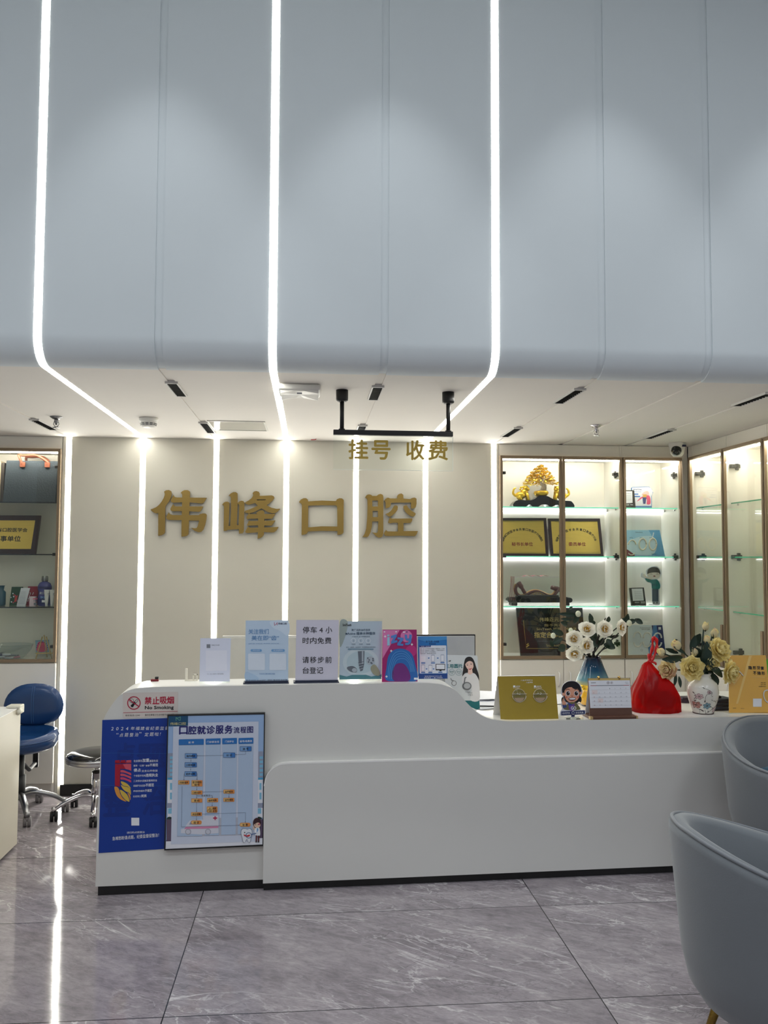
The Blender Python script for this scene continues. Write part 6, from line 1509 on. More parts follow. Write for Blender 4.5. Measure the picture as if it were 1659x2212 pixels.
def card_stack():
    p0 = atZ(1553, 1532, ZL); rnd = random.Random(4)
    for i in range(6):
        p = p0 + Vector((rnd.uniform(-.006, .006), rnd.uniform(-.004, .004), .0005 + .0105 * i)); col = [ink('dark booklet', (34, 32, 44)), ink('slate booklet', (52, 58, 70))][i % 2]
        b = MB(); b.X = Matrix.Translation(p) @ Matrix.Rotation(.15 + rnd.uniform(-.15, .15), 4, 'Z'); b.box(-.06, .06, -.045, .045, 0, .0098, col, .001)
        tag(b.build('booklet', origin=p), 'dark booklet in the low stack between the peony vase and amber sign', 'booklet', 'dark booklets behind the peony vase')
    p = p0 + Vector((-.02, -.01, .0642)); b = MB(); b.box(p.x - .025, p.x + .025, p.y - .015, p.y + .015, p.z, p.z + .012, BLACK, .004); tag(b.build('clip_box', origin=p), 'small black clip on top of the dark booklets', 'clip')
    p0 = atZ(1482, 1517, ZL)
    for i in range(3):
        p = p0 + Vector((.004 * i, .003 * i, .0005 + .0105 * i)); b = MB(); b.X = Matrix.Translation(p) @ Matrix.Rotation(-.3 + .2 * i, 4, 'Z'); b.box(-.045, .045, -.03, .03, 0, .0098, ink('plum booklet', (60, 44, 62)), .001)
        tag(b.build('booklet', origin=p), 'plum dark booklet peeping out between the red bag and the peony vase', 'booklet', 'plum booklets behind the red bag')
card_stack()
# ------------------------------------------------------------------ flowers
LEAF = mat('dark green silk leaf', (26, 48, 34), .4, var=.3, scale=25); LEAF2 = mat('grey green silk leaf', (34, 54, 44), .45, var=.25, scale=25)
STEM = mat('dark brown stem', (34, 30, 24), .6)
def leaf(b, base, tip, width, up, m, curl=.15, n=6):
    base, tip = Vector(base), Vector(tip); d = tip - base; L = d.length; t = d.normalized(); s = t.cross(Vector(up)).normalized(); nn = s.cross(t)
    rows = []
    for i in range(n + 1):
        f = i / n; w = width * (math.sin(PI * min(1, f * .93 + .04)) ** .8); c = base + d * f + nn * (curl * L * math.sin(PI * f))
        rows.append([c - s * w + nn * w * .35, c - s * w * .5 + nn * w * .1, c, c + s * w * .5 + nn * w * .1, c + s * w + nn * w * .35])
    b.grid(rows, m)
def petal_rows(L, W, cup, ruffle, ph, n=8, m=8):
    """rounded petal: narrow at the base, widest past the middle, with a softly waved rim"""
    rows = []
    for i in range(n + 1):
        f = i / n; w = W * max(.10, math.sin(PI * min(.985, f ** 1.35)) ** .5 if f > 0 else 0); r = []
        for j in range(m + 1):
            g = j / m * 2 - 1
            y = L * (f - .07 * g * g * f * f); z = cup * L * (f ** 1.8) + cup * .9 * W * g * g * (1 - .5 * f) + ruffle * L * f * f * math.sin(g * 4 + ph) * .6
            r.append(Vector((w * g, y, z)))
        rows.append(r)
    return rows
def bloom(b, c, axis, r, rings, m, rnd, ruffle=.05, tint=None):
    """rings: (number of petals, length share, width share, opening angle from the axis, cup)"""
    q = Vector(axis).to_track_quat('Z', 'Y').to_matrix(); c = Vector(c)
    for k, (n, L, W, op, cup) in enumerate(rings):
        for i in range(n):
            a = 2 * PI * i / n + k * .7 + rnd.uniform(-.12, .12)
            e = Matrix.Rotation(a, 3, 'Z') @ Matrix.Rotation(R(90 - op) + rnd.uniform(-.1, .1), 3, 'X')
            rows = petal_rows(r * L * rnd.uniform(.92, 1.06), r * W, cup, ruffle, rnd.random() * 6)
            b.grid([[c + q @ (e @ v) for v in row] for row in rows], (tint if tint and rnd.random() < .25 else m))
def camellias():
    y = 4.62
    base = atZ(1282, 1524, ZL); y = base.y; k = y / F
    root = thing('camellia_vase', 'dark blue and yellow glass vase of white camellias on the low counter', 'vase of flowers', base)
    cx = atY(1281, 1500, y).x
    def Z(py): return atY(1281, py, y).z
    def q(px, py, dy=0.0): p = atY(px, py, y); return Vector((p.x, y + dy, p.z))
    zb = base.z + .0005
    vg = grad('dip dyed glass', [(0, (10, 26, 46)), (.45, (20, 66, 96)), (.8, (96, 140, 150)), (1, (190, 176, 90))], 'Z', Z(1420) - zb, Z(1478) - zb, .08)
    b = MB(); b.lathe([(18 * k, Z(1419)), (17 * k, Z(1421)), (24 * k, Z(1440)), (33 * k, Z(1462)), (37 * k, Z(1472)), (34 * k, Z(1477))], (cx, y, 0), vg, 48, cap=False); b.lathe([(15.5 * k, Z(1419)), (17.9 * k, Z(1418.6))], (cx, y, 0), vg, 48, cap=False); o = b.build('blue_top', root)
    o.data.transform(Matrix.Identity(4))
    b = MB(); yl = mat('yellow glazed glass', (222, 168, 24), .12, coat=.8)
    b.lathe([(28 * k, Z(1489)), (31.5 * k, Z(1497)), (33 * k, Z(1505)), (31 * k, Z(1514)), (25 * k, max(zb + .006, Z(1522)))], (cx, y, 0), yl, 48, cap=False); b.build('yellow_bowl', root)
    b = MB(); gb = mat('shiny gold rim', (224, 184, 66), .1, 1.0); b.lathe([(33 * k, Z(1477)), (31 * k, Z(1479)), (33.5 * k, Z(1481)), (28 * k, Z(1484)), (31 * k, Z(1486)), (28 * k, Z(1489.5))], (cx, y, 0), gb, 48, cap=False); b.build('gold_collar', root)
    b = MB(); b.lathe([(25 * k, zb), (26 * k, zb + .006), (24 * k, zb + .012)], (cx, y, 0), BLACKG, 40); b.build('dark_foot', root)
    rnd = random.Random(11); mouth = Vector((cx, y, Z(1424)))
    tips = [((1234, 1378), -.03), ((1261, 1393), -.05), ((1235, 1411), -.04), ((1262, 1357), -.02), ((1300, 1357), -.02), ((1335, 1354), 0), ((1249, 1330), .03), ((1195, 1376), .03), ((1380, 1338), .02), ((1276, 1332), .03), ((1312, 1336), .03), ((1322, 1397), 0)]
    b = MB()
    for (px, py), dy in tips:
        p = q(px, py, dy); a = mouth + Vector((rnd.uniform(-.02, .02), rnd.uniform(-.02, .02), 0))
        b.tube(smooth_path([a - Vector((0, 0, .05)), a, a.lerp(p, .5) + Vector((0, 0, .02)), p], 5), .0035, STEM, 6)
    b.build('stems', root)
    wp = petal('white silk petal', (252, 250, 240), .02); yc = mat('yellow stamens', (206, 158, 36), .6, var=.25, scale=90)
    for px, py, rp_, ax in ((1234, 1378, 19.5, (-.2, -1, .12)), (1261, 1393, 19, (.25, -1, .0)), (1235, 1411, 20, (-.2, -1, -.5)), (1262, 1357, 19, (-.1, -1, .55)), (1300, 1357, 19, (.1, -1, .15)), (1336, 1354, 18, (.75, -1, .1))):
        c = q(px, py, -.05); r = rp_ * k; axis = Vector(ax).normalized()
        b = MB(); bloom(b, c - axis * r * .35, axis, r, [(6, 1.08, .60, 82, .16), (6, .92, .55, 66, .26), (3, .62, .42, 44, .45)], wp, rnd, .04); o = b.build('camellia_flower', root)
        b = MB(); qm = axis.to_track_quat('Z', 'Y').to_matrix()
        for i in range(34):
            a = i * 2.4; rr = r * .30 * math.sqrt(i / 34); s = c - axis * r * .2 + qm @ Vector((rr * math.cos(a), rr * math.sin(a), 0)); e = s + axis * r * .34 + qm @ Vector((rr * .35 * math.cos(a), rr * .35 * math.sin(a), 0))
            b.tube([s, e], [.0012, .0024], yc, 5)
        b.build('stamens', o)
    gb_ = mat('pale bud', (214, 218, 190), .6)
    for px, py, r in ((1249, 1326, 6), (1195, 1373, 5.5), (1233, 1362, 5), (1359, 1346, 6)): b = MB(); b.ball(q(px, py, .0), r * k, gb_, 14, 10, sz=1.15); b.build('flower_bud', root)
    b = MB()
    lv = [((1278, 1347), (1273, 1325), 6), ((1312, 1345), (1313, 1331), 5), ((1256, 1330), (1206, 1326), 5), ((1240, 1338), (1212, 1337), 4), ((1243, 1347), (1252, 1325), 6), ((1230, 1352), (1214, 1345), 7), ((1222, 1372), (1195, 1362), 7), ((1216, 1378), (1192, 1390), 6), ((1222, 1395), (1204, 1404), 9), ((1200, 1398), (1190, 1384), 6),
          ((1262, 1378), (1284, 1372), 7), ((1284, 1360), (1288, 1388), 8), ((1275, 1372), (1283, 1395), 7), ((1308, 1376), (1322, 1362), 7), ((1300, 1395), (1304, 1378), 6), ((1304, 1392), (1327, 1400), 9), ((1322, 1378), (1341, 1374), 4), ((1350, 1352), (1357, 1326), 7), ((1358, 1346), (1375, 1340), 6), ((1376, 1338), (1391, 1348), 6), ((1346, 1350), (1352, 1366), 6), ((1344, 1343), (1356, 1338), 5), ((1318, 1350), (1322, 1368), 5), ((1285, 1352), (1281, 1340), 5), ((1272, 1388), (1290, 1398), 6), ((1234, 1318), (1240, 1311), 3), ((1268, 1398), (1280, 1404), 5), ((1288, 1380), (1296, 1398), 8), ((1310, 1380), (1316, 1395), 7)]
    for i, (a, c, w) in enumerate(lv):
        dy = rnd.uniform(-.01, .05); leaf(b, q(*a, dy), q(*c, dy - .015), w * k, (rnd.uniform(-.3, .3), -1, rnd.uniform(-.2, .6)), LEAF, rnd.uniform(-.08, .15))
    o = b.build('leaves', root); o['kind'] = 'stuff'
camellias()

def peonies():
    base = atZ(1519, 1540, ZL); y = base.y; k = y / F; cx = base.x
    def q(px, py, dy=0.0): p = atY(px, py, y); return Vector((p.x, y + dy, p.z))
    def Z(py): return max(ZL + .0005, atY(1519, py, y).z)
    root = thing('peony_vase', 'white ceramic vase painted with flowers holding pale yellow peonies', 'vase of flowers', base)
    cer = mat('white glazed ceramic', (226, 222, 212), .16, coat=.6, var=.01)
    prof_px = [(21, 1540), (23, 1535), (29, 1518), (32.5, 1505), (34, 1495), (33, 1482), (29, 1474), (22, 1468), (17, 1464), (16, 1460), (19, 1454)]
    prof = [(r * k, Z(py)) for r, py in prof_px]
    b = MB(); b.lathe(prof, (cx, y, 0), cer, 48, cap=False); b.lathe([(.0, ZL + .003), (21 * k, ZL + .003)], (cx, y, 0), cer, 48, cap=False); b.build('vase_body', root)
    b = MB(); b.lathe([(22.3 * k, ZL + .0005), (22.6 * k, ZL + .004)], (cx, y, 0), mat('brown unglazed foot', (60, 40, 34), .6), 48); b.build('foot_ring', root)
    def surf(zx, zy):
        px, py = 1360 + zx / 5.5485, 1340 + zy / 5.5485; z = atY(px, py, y).z
        r = prof[-1][0]
        for (r0, z0), (r1, z1) in zip(prof, prof[1:]):
            if z0 <= z <= z1: r = r0 + (r1 - r0) * (z - z0) / (z1 - z0 + 1e-9)
        dx = max(-.96 * r, min(.96 * r, atY(px, py, y).x - cx)); r *= 1.004
        return Vector((cx + dx, y - math.sqrt(max(0, r * r - dx * dx)), z))
    b = MB(); pb, pr, pbl, pk_, lf = ink('painted brown', (70, 52, 50), .3), ink('painted rose', (186, 128, 116), .3), ink('painted blue', (126, 160, 172), .3), ink('painted blush', (206, 176, 176), .3), ink('painted sage', (96, 92, 78), .3)
    def stroke(pts, w, m): b.tube([surf(p.x, p.y) for p in smooth_path([(a, c, 0) for a, c in pts], 5)], w, m, 6, flat=.6)
    def blot(x, y_, rx, ry, a, m, n=12):
        c = math.cos(a); s_ = math.sin(a); pts = [surf(x, y_)] + [surf(x + rx * math.cos(2 * PI * i / n) * c - ry * math.sin(2 * PI * i / n) * s_, y_ + rx * math.cos(2 * PI * i / n) * s_ + ry * math.sin(2 * PI * i / n) * c) for i in range(n)]
        b.faces(pts, [(0, 1 + i, 1 + (i + 1) % n) for i in range(n)], m)
    def rose(x, y_, r, m):
        for i in range(6):
            a = i * PI / 3 + x; blot(x + r * .55 * math.cos(a), y_ + r * .5 * math.sin(a), r * .5, r * .36, a, m)
            stroke([(x + r * .2 * math.cos(a - .5), y_ + r * .2 * math.sin(a - .5)), (x + r * .9 * math.cos(a - .35), y_ + r * .8 * math.sin(a - .35)), (x + r * 1.05 * math.cos(a), y_ + r * .95 * math.sin(a)), (x + r * .85 * math.cos(a + .4), y_ + r * .75 * math.sin(a + .4))], .0009, pb)
        blot(x, y_, r * .2, r * .2, 0, pb)
    for pts in ([(722, 845), (738, 880), (748, 930), (742, 960), (780, 975)], [(812, 792), (850, 800), (905, 838), (870, 850), (835, 872), (828, 940)], [(815, 790), (800, 775)], [(905, 845), (890, 870)], [(1030, 940), (1005, 975), (985, 1000), (940, 1030), (905, 1060), (860, 1095)], [(1005, 975), (990, 960)], [(840, 1050), (856, 1085), (850, 1105)], [(905, 925), (940, 945), (990, 940)], [(955, 945), (968, 965)], [(770, 1040), (795, 1060), (800, 1095)], [(985, 1000), (1000, 1050), (960, 1090), (930, 1100)]): stroke(pts, .0011, pb)
    rose(770, 890, 38, pk_); rose(757, 998, 46, pr); rose(858, 1000, 42, pbl); rose(968, 1055, 40, pk_); rose(870, 835, 24, pk_)
    for x, y_, r, a in ((724, 850, 10, 1.0), (905, 882, 8, .3), (828, 945, 14, 1.6), (742, 945, 12, .6), (905, 928, 8, .4), (940, 940, 8, -.4), (990, 938, 8, .2), (968, 966, 8, 1.2), (1032, 938, 12, -1), (1018, 975, 10, -.4), (820, 1062, 16, .5), (905, 1010, 10, -1), (925, 1025, 12, .4), (880, 1070, 12, 1.2), (800, 1050, 12, .2), (1005, 1080, 14, -.5), (812, 785, 10, .8), (1010, 820, 9, .2), (735, 920, 8, 1.4)): blot(x, y_, r, r * .42, a, lf if x % 2 else pb)
    b.build('painted_flowers', root)
    rnd = random.Random(21); pet = petal('pale yellow silk petal', (250, 236, 174), .08); pet2 = petal('cream silk petal', (246, 232, 184), .06); rosy = mat('rose tipped petal', (226, 186, 150), .6, var=.1); core = mat('ochre heart', (186, 138, 50), .6, var=.25, scale=60)
    mouth = Vector((cx, y, Z(1458)))
    heads = [(1488, 1440, 27, (-.15, -1, .25), pet, 0), (1553, 1401, 27, (.4, -1, .5), pet, .02), (1572, 1450, 25, (.7, -1, -.2), pet, .0), (1441, 1447, 22, (-.8, -.7, .1), pet2, .05), (1538, 1428, 20, (.1, -1, -.1), pet, .03)]
    buds = [(1524, 1354, 11), (1543, 1369, 12), (1462, 1395, 15), (1500.5, 1408, 12), (1429, 1409, 12), (1527, 1383, 11)]
    b = MB()
    for px, py, *_ in heads + [(*t, 0) for t in buds]:
        p = q(px, py, .02); a = mouth + Vector((rnd.uniform(-.015, .015), rnd.uniform(-.015, .015), -.03)); b.tube(smooth_path([a, a + Vector((0, 0, .04)), a.lerp(p, .6) + Vector((0, 0, .02)), p], 5), .004, LEAF2, 6)
    b.build('stems', root)
    for px, py, rp_, ax, m, dy in heads:
        c = q(px, py, -.045 + dy); r = rp_ * k; axis = Vector(ax).normalized(); b = MB()
        bloom(b, c - axis * r * .45, axis, r, [(9, 1.12, .44, 88, .16), (9, 1.08, .42, 72, .26), (9, 1.0, .38, 56, .36), (8, .86, .32, 40, .45), (8, .70, .26, 26, .5)], m, rnd, .10, rosy if m is pet2 else None)
        o = b.build('peony_flower', root); b = MB(); b.ball(c - axis * r * .25, r * .26, core, 12, 8); 
        bloom(b, c - axis * r * .35, axis, r, [(5, .52, .16, 20, .4), (4, .42, .13, 8, .4)], core, rnd, .12); b.build('ochre_heart', o)
    for px, py, rp_ in buds:
        c = q(px, py, 0); r = rp_ * k; d = (c - mouth).normalized(); b = MB()
        b.ball(c, r * .66, pet2, 14, 10, sz=1.2); bloom(b, c - d * r * .8, d, r, [(5, 1.75, .62, 26, .28)], pet, rnd, .05, rosy); o = b.build('peony_bud', root)
        b = MB(); bloom(b, c - d * r * 1.0, d, r, [(5, 1.25, .55, 42, .34)], LEAF, rnd, .03); b.build('bud_sepals', o)
    b = MB()
    for a, c, w in (((1492, 1408), (1499, 1372), 8), ((1500, 1400), (1518, 1370), 12), ((1476, 1420), (1430, 1424), 9), ((1470, 1412), (1440, 1402), 5), ((1518, 1440), (1522, 1385), 12), ((1512, 1430), (1526, 1402), 13), ((1510, 1450), (1545, 1456), 12), ((1500, 1452), (1520, 1478), 12), ((1545, 1455), (1552, 1488), 9), ((1470, 1462), (1472, 1486), 4), ((1464, 1455), (1459, 1484), 4), ((1578, 1420), (1593, 1434), 5), ((1512, 1415), (1495, 1398), 9), ((1530, 1440), (1556, 1462), 10), ((1480, 1412), (1452, 1396), 4), ((1506, 1462), (1530, 1462), 12), ((1526, 1420), (1530, 1440), 11), ((1535, 1452), (1548, 1480), 8)):
        dy = rnd.uniform(-.02, .04); leaf(b, q(*a, dy), q(*c, dy - .01), w * k, (rnd.uniform(-.4, .4), -1, rnd.uniform(-.2, .5)), LEAF2, rnd.uniform(-.06, .12))
    o = b.build('leaves', root); o['kind'] = 'stuff'
peonies()

# ------------------------------------------------------------------ red knotted bag
def red_bag():
    base = atZ(1417, 1536, ZL); y = base.y; k = y / F
    def q(px, py, dy=0.0): p = atY(px, py, y); return Vector((p.x, y + dy, p.z))
    root = thing('red_bag', 'red plastic carrier bag knotted at the top on the low counter', 'bag', base)
    m = bpy.data.materials.new('thin red plastic'); m.use_nodes = True; nt = m.node_tree; pb = nt.nodes['Principled BSDF']; pb.inputs['Base Color'].default_value = lin((222, 14, 16)); pb.inputs['Roughness'].default_value = .28
    tr = nt.nodes.new('ShaderNodeBsdfTransparent'); tr.inputs[0].default_value = lin((200, 16, 16)); tl = nt.nodes.new('ShaderNodeBsdfTranslucent'); tl.inputs[0].default_value = lin((220, 20, 18))
    m1 = nt.nodes.new('ShaderNodeMixShader'); m1.inputs[0].default_value = .5; m2 = nt.nodes.new('ShaderNodeMixShader'); m2.inputs[0].default_value = .36
    nz = nt.nodes.new('ShaderNodeTexNoise'); nz.inputs['Scale'].default_value = 22; bp = nt.nodes.new('ShaderNodeBump'); bp.inputs['Strength'].default_value = .25; nt.links.new(nz.outputs[0], bp.inputs['Height']); nt.links.new(bp.outputs[0], pb.inputs['Normal'])
    nt.links.new(pb.outputs[0], m1.inputs[1]); nt.links.new(tl.outputs[0], m1.inputs[2]); nt.links.new(m1.outputs[0], m2.inputs[1]); nt.links.new(tr.outputs[0], m2.inputs[2]); nt.links.new(m2.outputs[0], nt.nodes['Material Output'].inputs[0])
    prof = [(1541, 1369, 1466), (1536, 1366, 1468), (1520, 1365, 1467), (1505, 1365, 1466), (1490, 1369, 1458), (1475, 1375, 1448), (1460, 1381, 1434), (1448, 1384, 1420), (1438, 1387, 1411), (1432, 1392, 1407), (1428, 1400, 1406)]
    rows = []; rnd = random.Random(8); N = 40
    for i, (py, l, r) in enumerate(prof):
        a, c = q(l, py), q(r, py); z = max(ZL + .001, a.z) if i else ZL + .001; hx = (c.x - a.x) / 2; mx = (c.x + a.x) / 2; hy = min(hx * .85, .085) if i < 8 else hx * .8; row = []
        for j in range(N):
            t = 2 * PI * j / N; cr = 1 + (.07 * math.sin(t * 4 + i * .9) + .05 * math.sin(t * 7 - i * 1.1) + .03 * math.sin(t * 12 + i)) * (1 if i > 0 else .5)
            e = .75; cxx = math.copysign(abs(math.cos(t)) ** e, math.cos(t)); syy = math.copysign(abs(math.sin(t)) ** e, math.sin(t))
            row.append(Vector((mx + hx * cxx * (cr if abs(cxx) < .9 else 1), y + hy * syy * cr, z)))
        rows.append(row)
    b = MB(); b.grid(rows, m, closed=True); b.faces(rows[0], [list(range(N))], m); b.build('bag_body', root)
    dk = mat('dark contents', (52, 18, 16), .6, var=.3); b = MB()
    b.ball(q(1402, 1500), .058, dk, 18, 12, sz=1.35, sy=.7); b.ball(q(1438, 1512), .055, dk, 18, 12, sz=.9, sy=.7); b.ball(q(1410, 1470), .035, dk, 16, 10, sz=1.2, sy=.7); b.build('contents', root)
    solid = mat('folded red plastic', (206, 16, 20), .3, coat=.3, bump=.2, bscale=80); b = MB()
    b.tube(smooth_path([q(1402, 1432), q(1405, 1418), q(1409, 1400), q(1410, 1384), q(1413, 1376), q(1418, 1384), q(1419, 1396), q(1415, 1412), q(1407, 1426), q(1403, 1431)], 6), [.009 + .003 * math.sin(i * .7) for i in range(55)], solid, 8, flat=.6); b.build('handle_loop', root)
    b = MB(); b.ball(q(1404, 1430), .012, solid, 12, 8, sz=.8); b.tube(smooth_path([q(1404, 1431), q(1409, 1430), q(1414, 1432, -.01), q(1415, 1436, -.012)], 4), [.006, .007, .008, .009, .01, .01, .01, .011, .011, .01, .009, .008, .007], solid, 8, flat=.6); b.tube([q(1403, 1430), q(1401, 1416), q(1402, 1412)], [.006, .008, .006], solid, 8); b.build('knot', root)
red_bag()

# ------------------------------------------------------------------ grey barrel armchairs
VEL = mat('grey velvet', (112, 117, 122), .75, var=.05, scale=6, sheen=.35, bump=.04, bscale=250)
PIPE = mat('grey piping', (118, 122, 128), .6, sheen=.3)
BRASS = mat('brass leg', (150, 122, 60), .25, 1.0)
def armchair(label, loc, rz, group):
    """opening faces local -y"""
    root = thing('barrel_armchair', label, 'armchair', loc, rz, group)
    HB, HA = .805, .655
    def hgt(a):                          # a = angle from the back, 0..180
        t = min(1, max(0, (a - 10) / 118)); return HB - (HB - HA) * (.35 * t + .65 * t * t * (3 - 2 * t))
    N = 48; A = 128
    def rout(z): 
        f = (z - .25) / .58; return .30 + .055 * min(1, max(0, f)) ** .9 if z > .34 else .30 - .12 * (1 - ((z - .245) / .095)) ** 2
    rows = []
    for i in range(N + 1):
        a = -A + 2 * A * i / N; h = hgt(abs(a)); th = R(90 + a); c, s = math.cos(th), math.sin(th); row = []
        T = .062 * (1 if abs(a) < 100 else 1 - .25 * (abs(a) - 100) / 28)
        pr = []
        for z in (.245, .26, .29, .34, .42, .52, .60, h - .03): 
            if z < h - .02 or z == h - .03: pr.append((rout(z), z))
        while len(pr) < 8: pr.insert(-1, pr[-2])
        ro = rout(h)
        pr += [(ro - .004, h - .012), (ro - .016, h - .002), (ro - T * .5, h + .004), (ro - T + .012, h - .004), (ro - T, h - .02)]
        for z in (.55, .46, .40): pr.append((rout(z) - T, min(z, h - .04)))
        for r, z in pr: row.append((c * r, s * r * 1.0, z))
        rows.append(row)
    b = MB(); b.grid(rows, VEL)
    for row in (rows[0], rows[-1]): b.faces(row, [list(range(len(row)))], VEL)
    o = b.build('shell', root, local=True)
    pp = []
    for i in range(N + 1):
        a = -A + 2 * A * i / N; h = hgt(abs(a)); th = R(90 + a); ro = rout(h) - .013; pp.append((math.cos(th) * ro, math.sin(th) * ro, h + .001))
    b = MB(); b.tube(pp, .0055, PIPE, 8); b.build('piping', root, local=True)
    b = MB(); b.lathe([(.0, .40), (.22, .40), (.255, .41), (.27, .435), (.265, .46), (.24, .475), (0, .48)], (0, -.015, 0), VEL, 40, cap=False); b.build('seat_cushion', root, local=True)
    b = MB(); b.lathe([(0, .25), (.19, .25), (.24, .27), (.28, .31), (.285, .40), (0, .40)], (0, 0, 0), VEL, 40, cap=False); b.build('seat_base', root, local=True)
    for sx in (-1, 1):
        for sy in (-1, 1):
            b = MB(); b.cyl((sx * .15, sy * .15, .27), (sx * .215, sy * .215, 0), .016, BRASS, 16, r2=.010); b.build('leg', root, local=True)
    return root
GC = 'grey barrel armchairs'
c1 = armchair('grey velvet barrel armchair nearest the viewer, standing on the open floor', (1.445, 2.43, 0), R(84), GC)
c2 = dup(c1, (2.30, 3.78, 0), R(2), 'grey velvet barrel armchair with the teal cushion, standing close to the counter', GC)
def cushion():
    b = MB(); n = 14; rows = []
    for s in (1, -1):
        for i in range(n + 1):
            u = i / n * 2 - 1; row = []
            for j in range(n + 1):
                v = j / n * 2 - 1; e = max(0, (1 - abs(u) ** 2.6) * (1 - abs(v) ** 2.6)) ** .5; row.append(Vector((u * .20 * (1 - .08 * v * v), v * .20 * (1 - .08 * u * u), s * (.065 * e + .003 * math.sin(u * 9 + v * 5)) )))
            rows.append(row)
    tl = mat('teal cushion cloth', (16, 74, 98), .6, sheen=.3, bump=.15, bscale=40)
    b.X = Matrix.Translation((2.32, 3.75, .545)) @ Matrix.Rotation(R(4), 4, 'Z') @ Matrix.Rotation(R(20), 4, 'X') @ Matrix.Scale(.88, 4)
    b.grid(rows[:n + 1], tl); b.grid(rows[n + 1:], tl)
    tag(b.build('teal_cushion', origin=(2.32, 3.75, .5)), 'teal cushion leaning in the armchair beside the counter', 'cushion')
cushion()

# ------------------------------------------------------------------ rolling seats behind the counter, at the left
BLUE_L = mat('navy blue leather', (22, 60, 110), .3, var=.06, scale=8, coat=.25, bump=.03, bscale=150)
def caster(b, p, m, m2, r=.030):
    p = Vector(p); b.cyl(p + Vector((0, 0, r * 2 + .02)), p + Vector((0, 0, r * 1.5)), .007, m2, 10)
    for s in (-1, 1): b.lathe([(.004, -.009), (r - .004, -.010), (r, -.006), (r, .006), (r - .004, .010), (.004, .009)], p + Vector((s * .013, .008, r)), m, 20, axis=(1, 0.25, 0))
    b.ball(p + Vector((0, 0, r * 1.55)), .016, m, 12, 8)
def star(root, c, z, L, m, mw, a0, n=5, w=.022, band=None):
    for i in range(n):
        a = a0 + 2 * PI * i / n; d = Vector((math.cos(a), math.sin(a), 0)); e = c + d * L
        b = MB(); pts = [c + d * .03 + Vector((0, 0, z)), c + d * L * .35 + Vector((0, 0, z + .012)), c + d * L * .75 + Vector((0, 0, z - .018)), e + Vector((0, 0, .068))]
        b.tube(smooth_path(pts, 5), [w * (1 - .35 * i_ / 15) for i_ in range(16)], m, 10, flat=.7); b.cyl(e + Vector((0, 0, .085)), e + Vector((0, 0, .060)), w * .62, m, 12); o = b.build('base_arm', root)
        b = MB(); caster(b, e, mw, CHROME); b.build('caster', o)
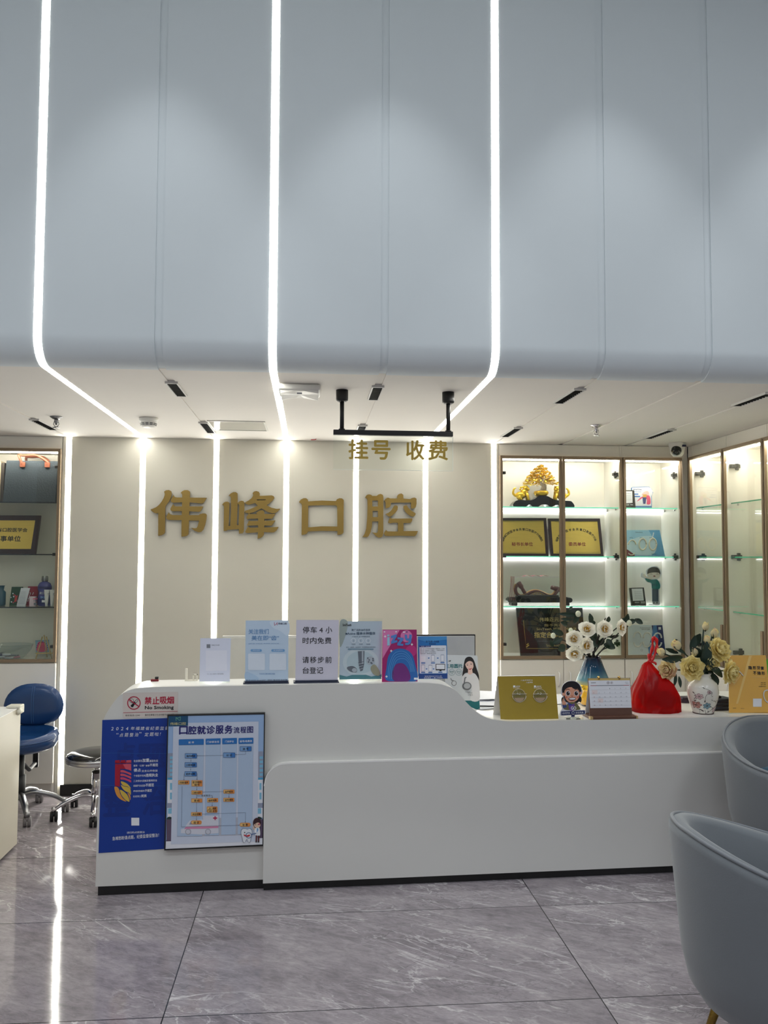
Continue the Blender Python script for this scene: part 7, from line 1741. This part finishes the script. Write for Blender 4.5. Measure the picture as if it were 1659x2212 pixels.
def blue_chair():
    c = Vector((-1.79, 5.45, 0)); root = thing('saddle_chair', 'navy blue leather rolling chair behind the desk wing', 'chair', c)
    b = MB(); rows = []
    zc = .650; hw, hh = .188, .135
    n, mN = 12, 28
    for s in (-1, 1):
        for i in range(n + 1):
            f = i / n; row = []
            for j in range(mN):
                t = 2 * PI * j / mN; ex = math.copysign(abs(math.cos(t)) ** .8, math.cos(t)); ez = math.copysign(abs(math.sin(t)) ** .85, math.sin(t)); x = hw * f * ex; z = hh * f * ez
                x *= 1 - .10 * (z / hh if z > 0 else .3 * -z / hh); yy = .045 * math.sqrt(max(0, 1 - f ** 3)); bend = .5 * x * x
                row.append(Vector((c.x + .025 + x, c.y + .175 + s * yy - bend, zc + z)))
            rows.append(row)
    b.grid(rows[:n + 1], BLUE_L, closed=True); b.grid(rows[n + 1:], BLUE_L, closed=True); back = b.build('backrest', root)
    st = mat('pale blue thread', (70, 110, 160), .6); b = MB()
    for dx in (-.006, .006): b.tube([(c.x + .025 + dx, c.y + .185 - .058 + .0 + .045 * (1 - math.sqrt(max(0, 1 - abs(t) ** 3))), zc + hh * .98 * t) for t in [-.9 + .1 * i for i in range(19)]], .0015, st, 5)
    b.build('stitching', back)
    b = MB(); rows = []
    prof = [(0.0005, .476), (.10, .472), (.15, .478), (.185, .50), (.215, .512), (.238, .505), (.25, .48), (.247, .44), (.225, .405), (.17, .385), (.0005, .375)]
    for j in range(40):
        t = 2 * PI * j / 40; ex, ey = math.cos(t), math.sin(t); front = max(0, -ey); row = []
        for r, z in prof: row.append(Vector((c.x + .01 + .86 * r * ex, c.y + .0 + r * ey * .80, z + (-.035 * front * (r / .25) if z > .45 else 0) + .012)))
        rows.append(row)
    b.grid(rows + [rows[0]], BLUE_L); seat = b.build('seat', root)
    b = MB(); b.tube([(c.x + .01 + .214 * math.cos(t), c.y + .199 * math.sin(t), .487 - .02 * max(0, -math.sin(t))) for t in [2 * PI * j / 40 for j in range(40)]], .005, BLUE_L, 6, closed=True); b.build('welt', seat)
    b = MB(); b.cyl((c.x, c.y, .12), (c.x, c.y, .385), .028, BLACK); b.cyl((c.x, c.y, .10), (c.x, c.y, .25), .036, BLACK); b.build('gas_column', root)
    b = MB(); b.box(c.x + .01, c.x + .045, c.y + .205, c.y + .225, .24, .60, BLACK, .006); b.tube([(c.x + .027, c.y + .21, .27), (c.x + .025, c.y + .10, .255), (c.x, c.y, .33)], .014, BLACK, 8); b.build('back_bracket', root)
    star(root, c, .125, .27, STEEL, mat('grey caster', (120, 116, 118), .35), R(-62), w=.027)
blue_chair()
def stool():
    c = Vector((-1.315, 5.42, -.06)); root = thing('round_stool', 'round black padded stool with chrome rim and star base', 'stool', c)
    b = MB(); b.lathe([(.0, .465), (.10, .462), (.15, .452), (.178, .435), (.180, .425)], c, BLACKG, 44, cap=False); b.build('seat', root)
    b = MB(); b.lathe([(.178, .428), (.186, .424), (.186, .414), (.180, .410), (.185, .405), (.184, .395), (.176, .390), (.05, .388)], c, RIMCH, 44, cap=False); b.build('chrome_rim', root)
    b = MB(); b.cyl(c + Vector((0, 0, .30)), c + Vector((0, 0, .39)), .016, CHROME); b.cyl(c + Vector((0, 0, .35)), c + Vector((0, 0, .356)), .020, BLACK); b.cyl(c + Vector((0, 0, .14)), c + Vector((0, 0, .325)), .027, CHROME); b.cyl(c + Vector((0, 0, .325)), c + Vector((0, 0, .333)), .030, BLACK); b.build('column', root)
    star(root, Vector((c.x, c.y, 0)), .12, .25, CHROME, BLACK, R(-80), w=.022)
stool()
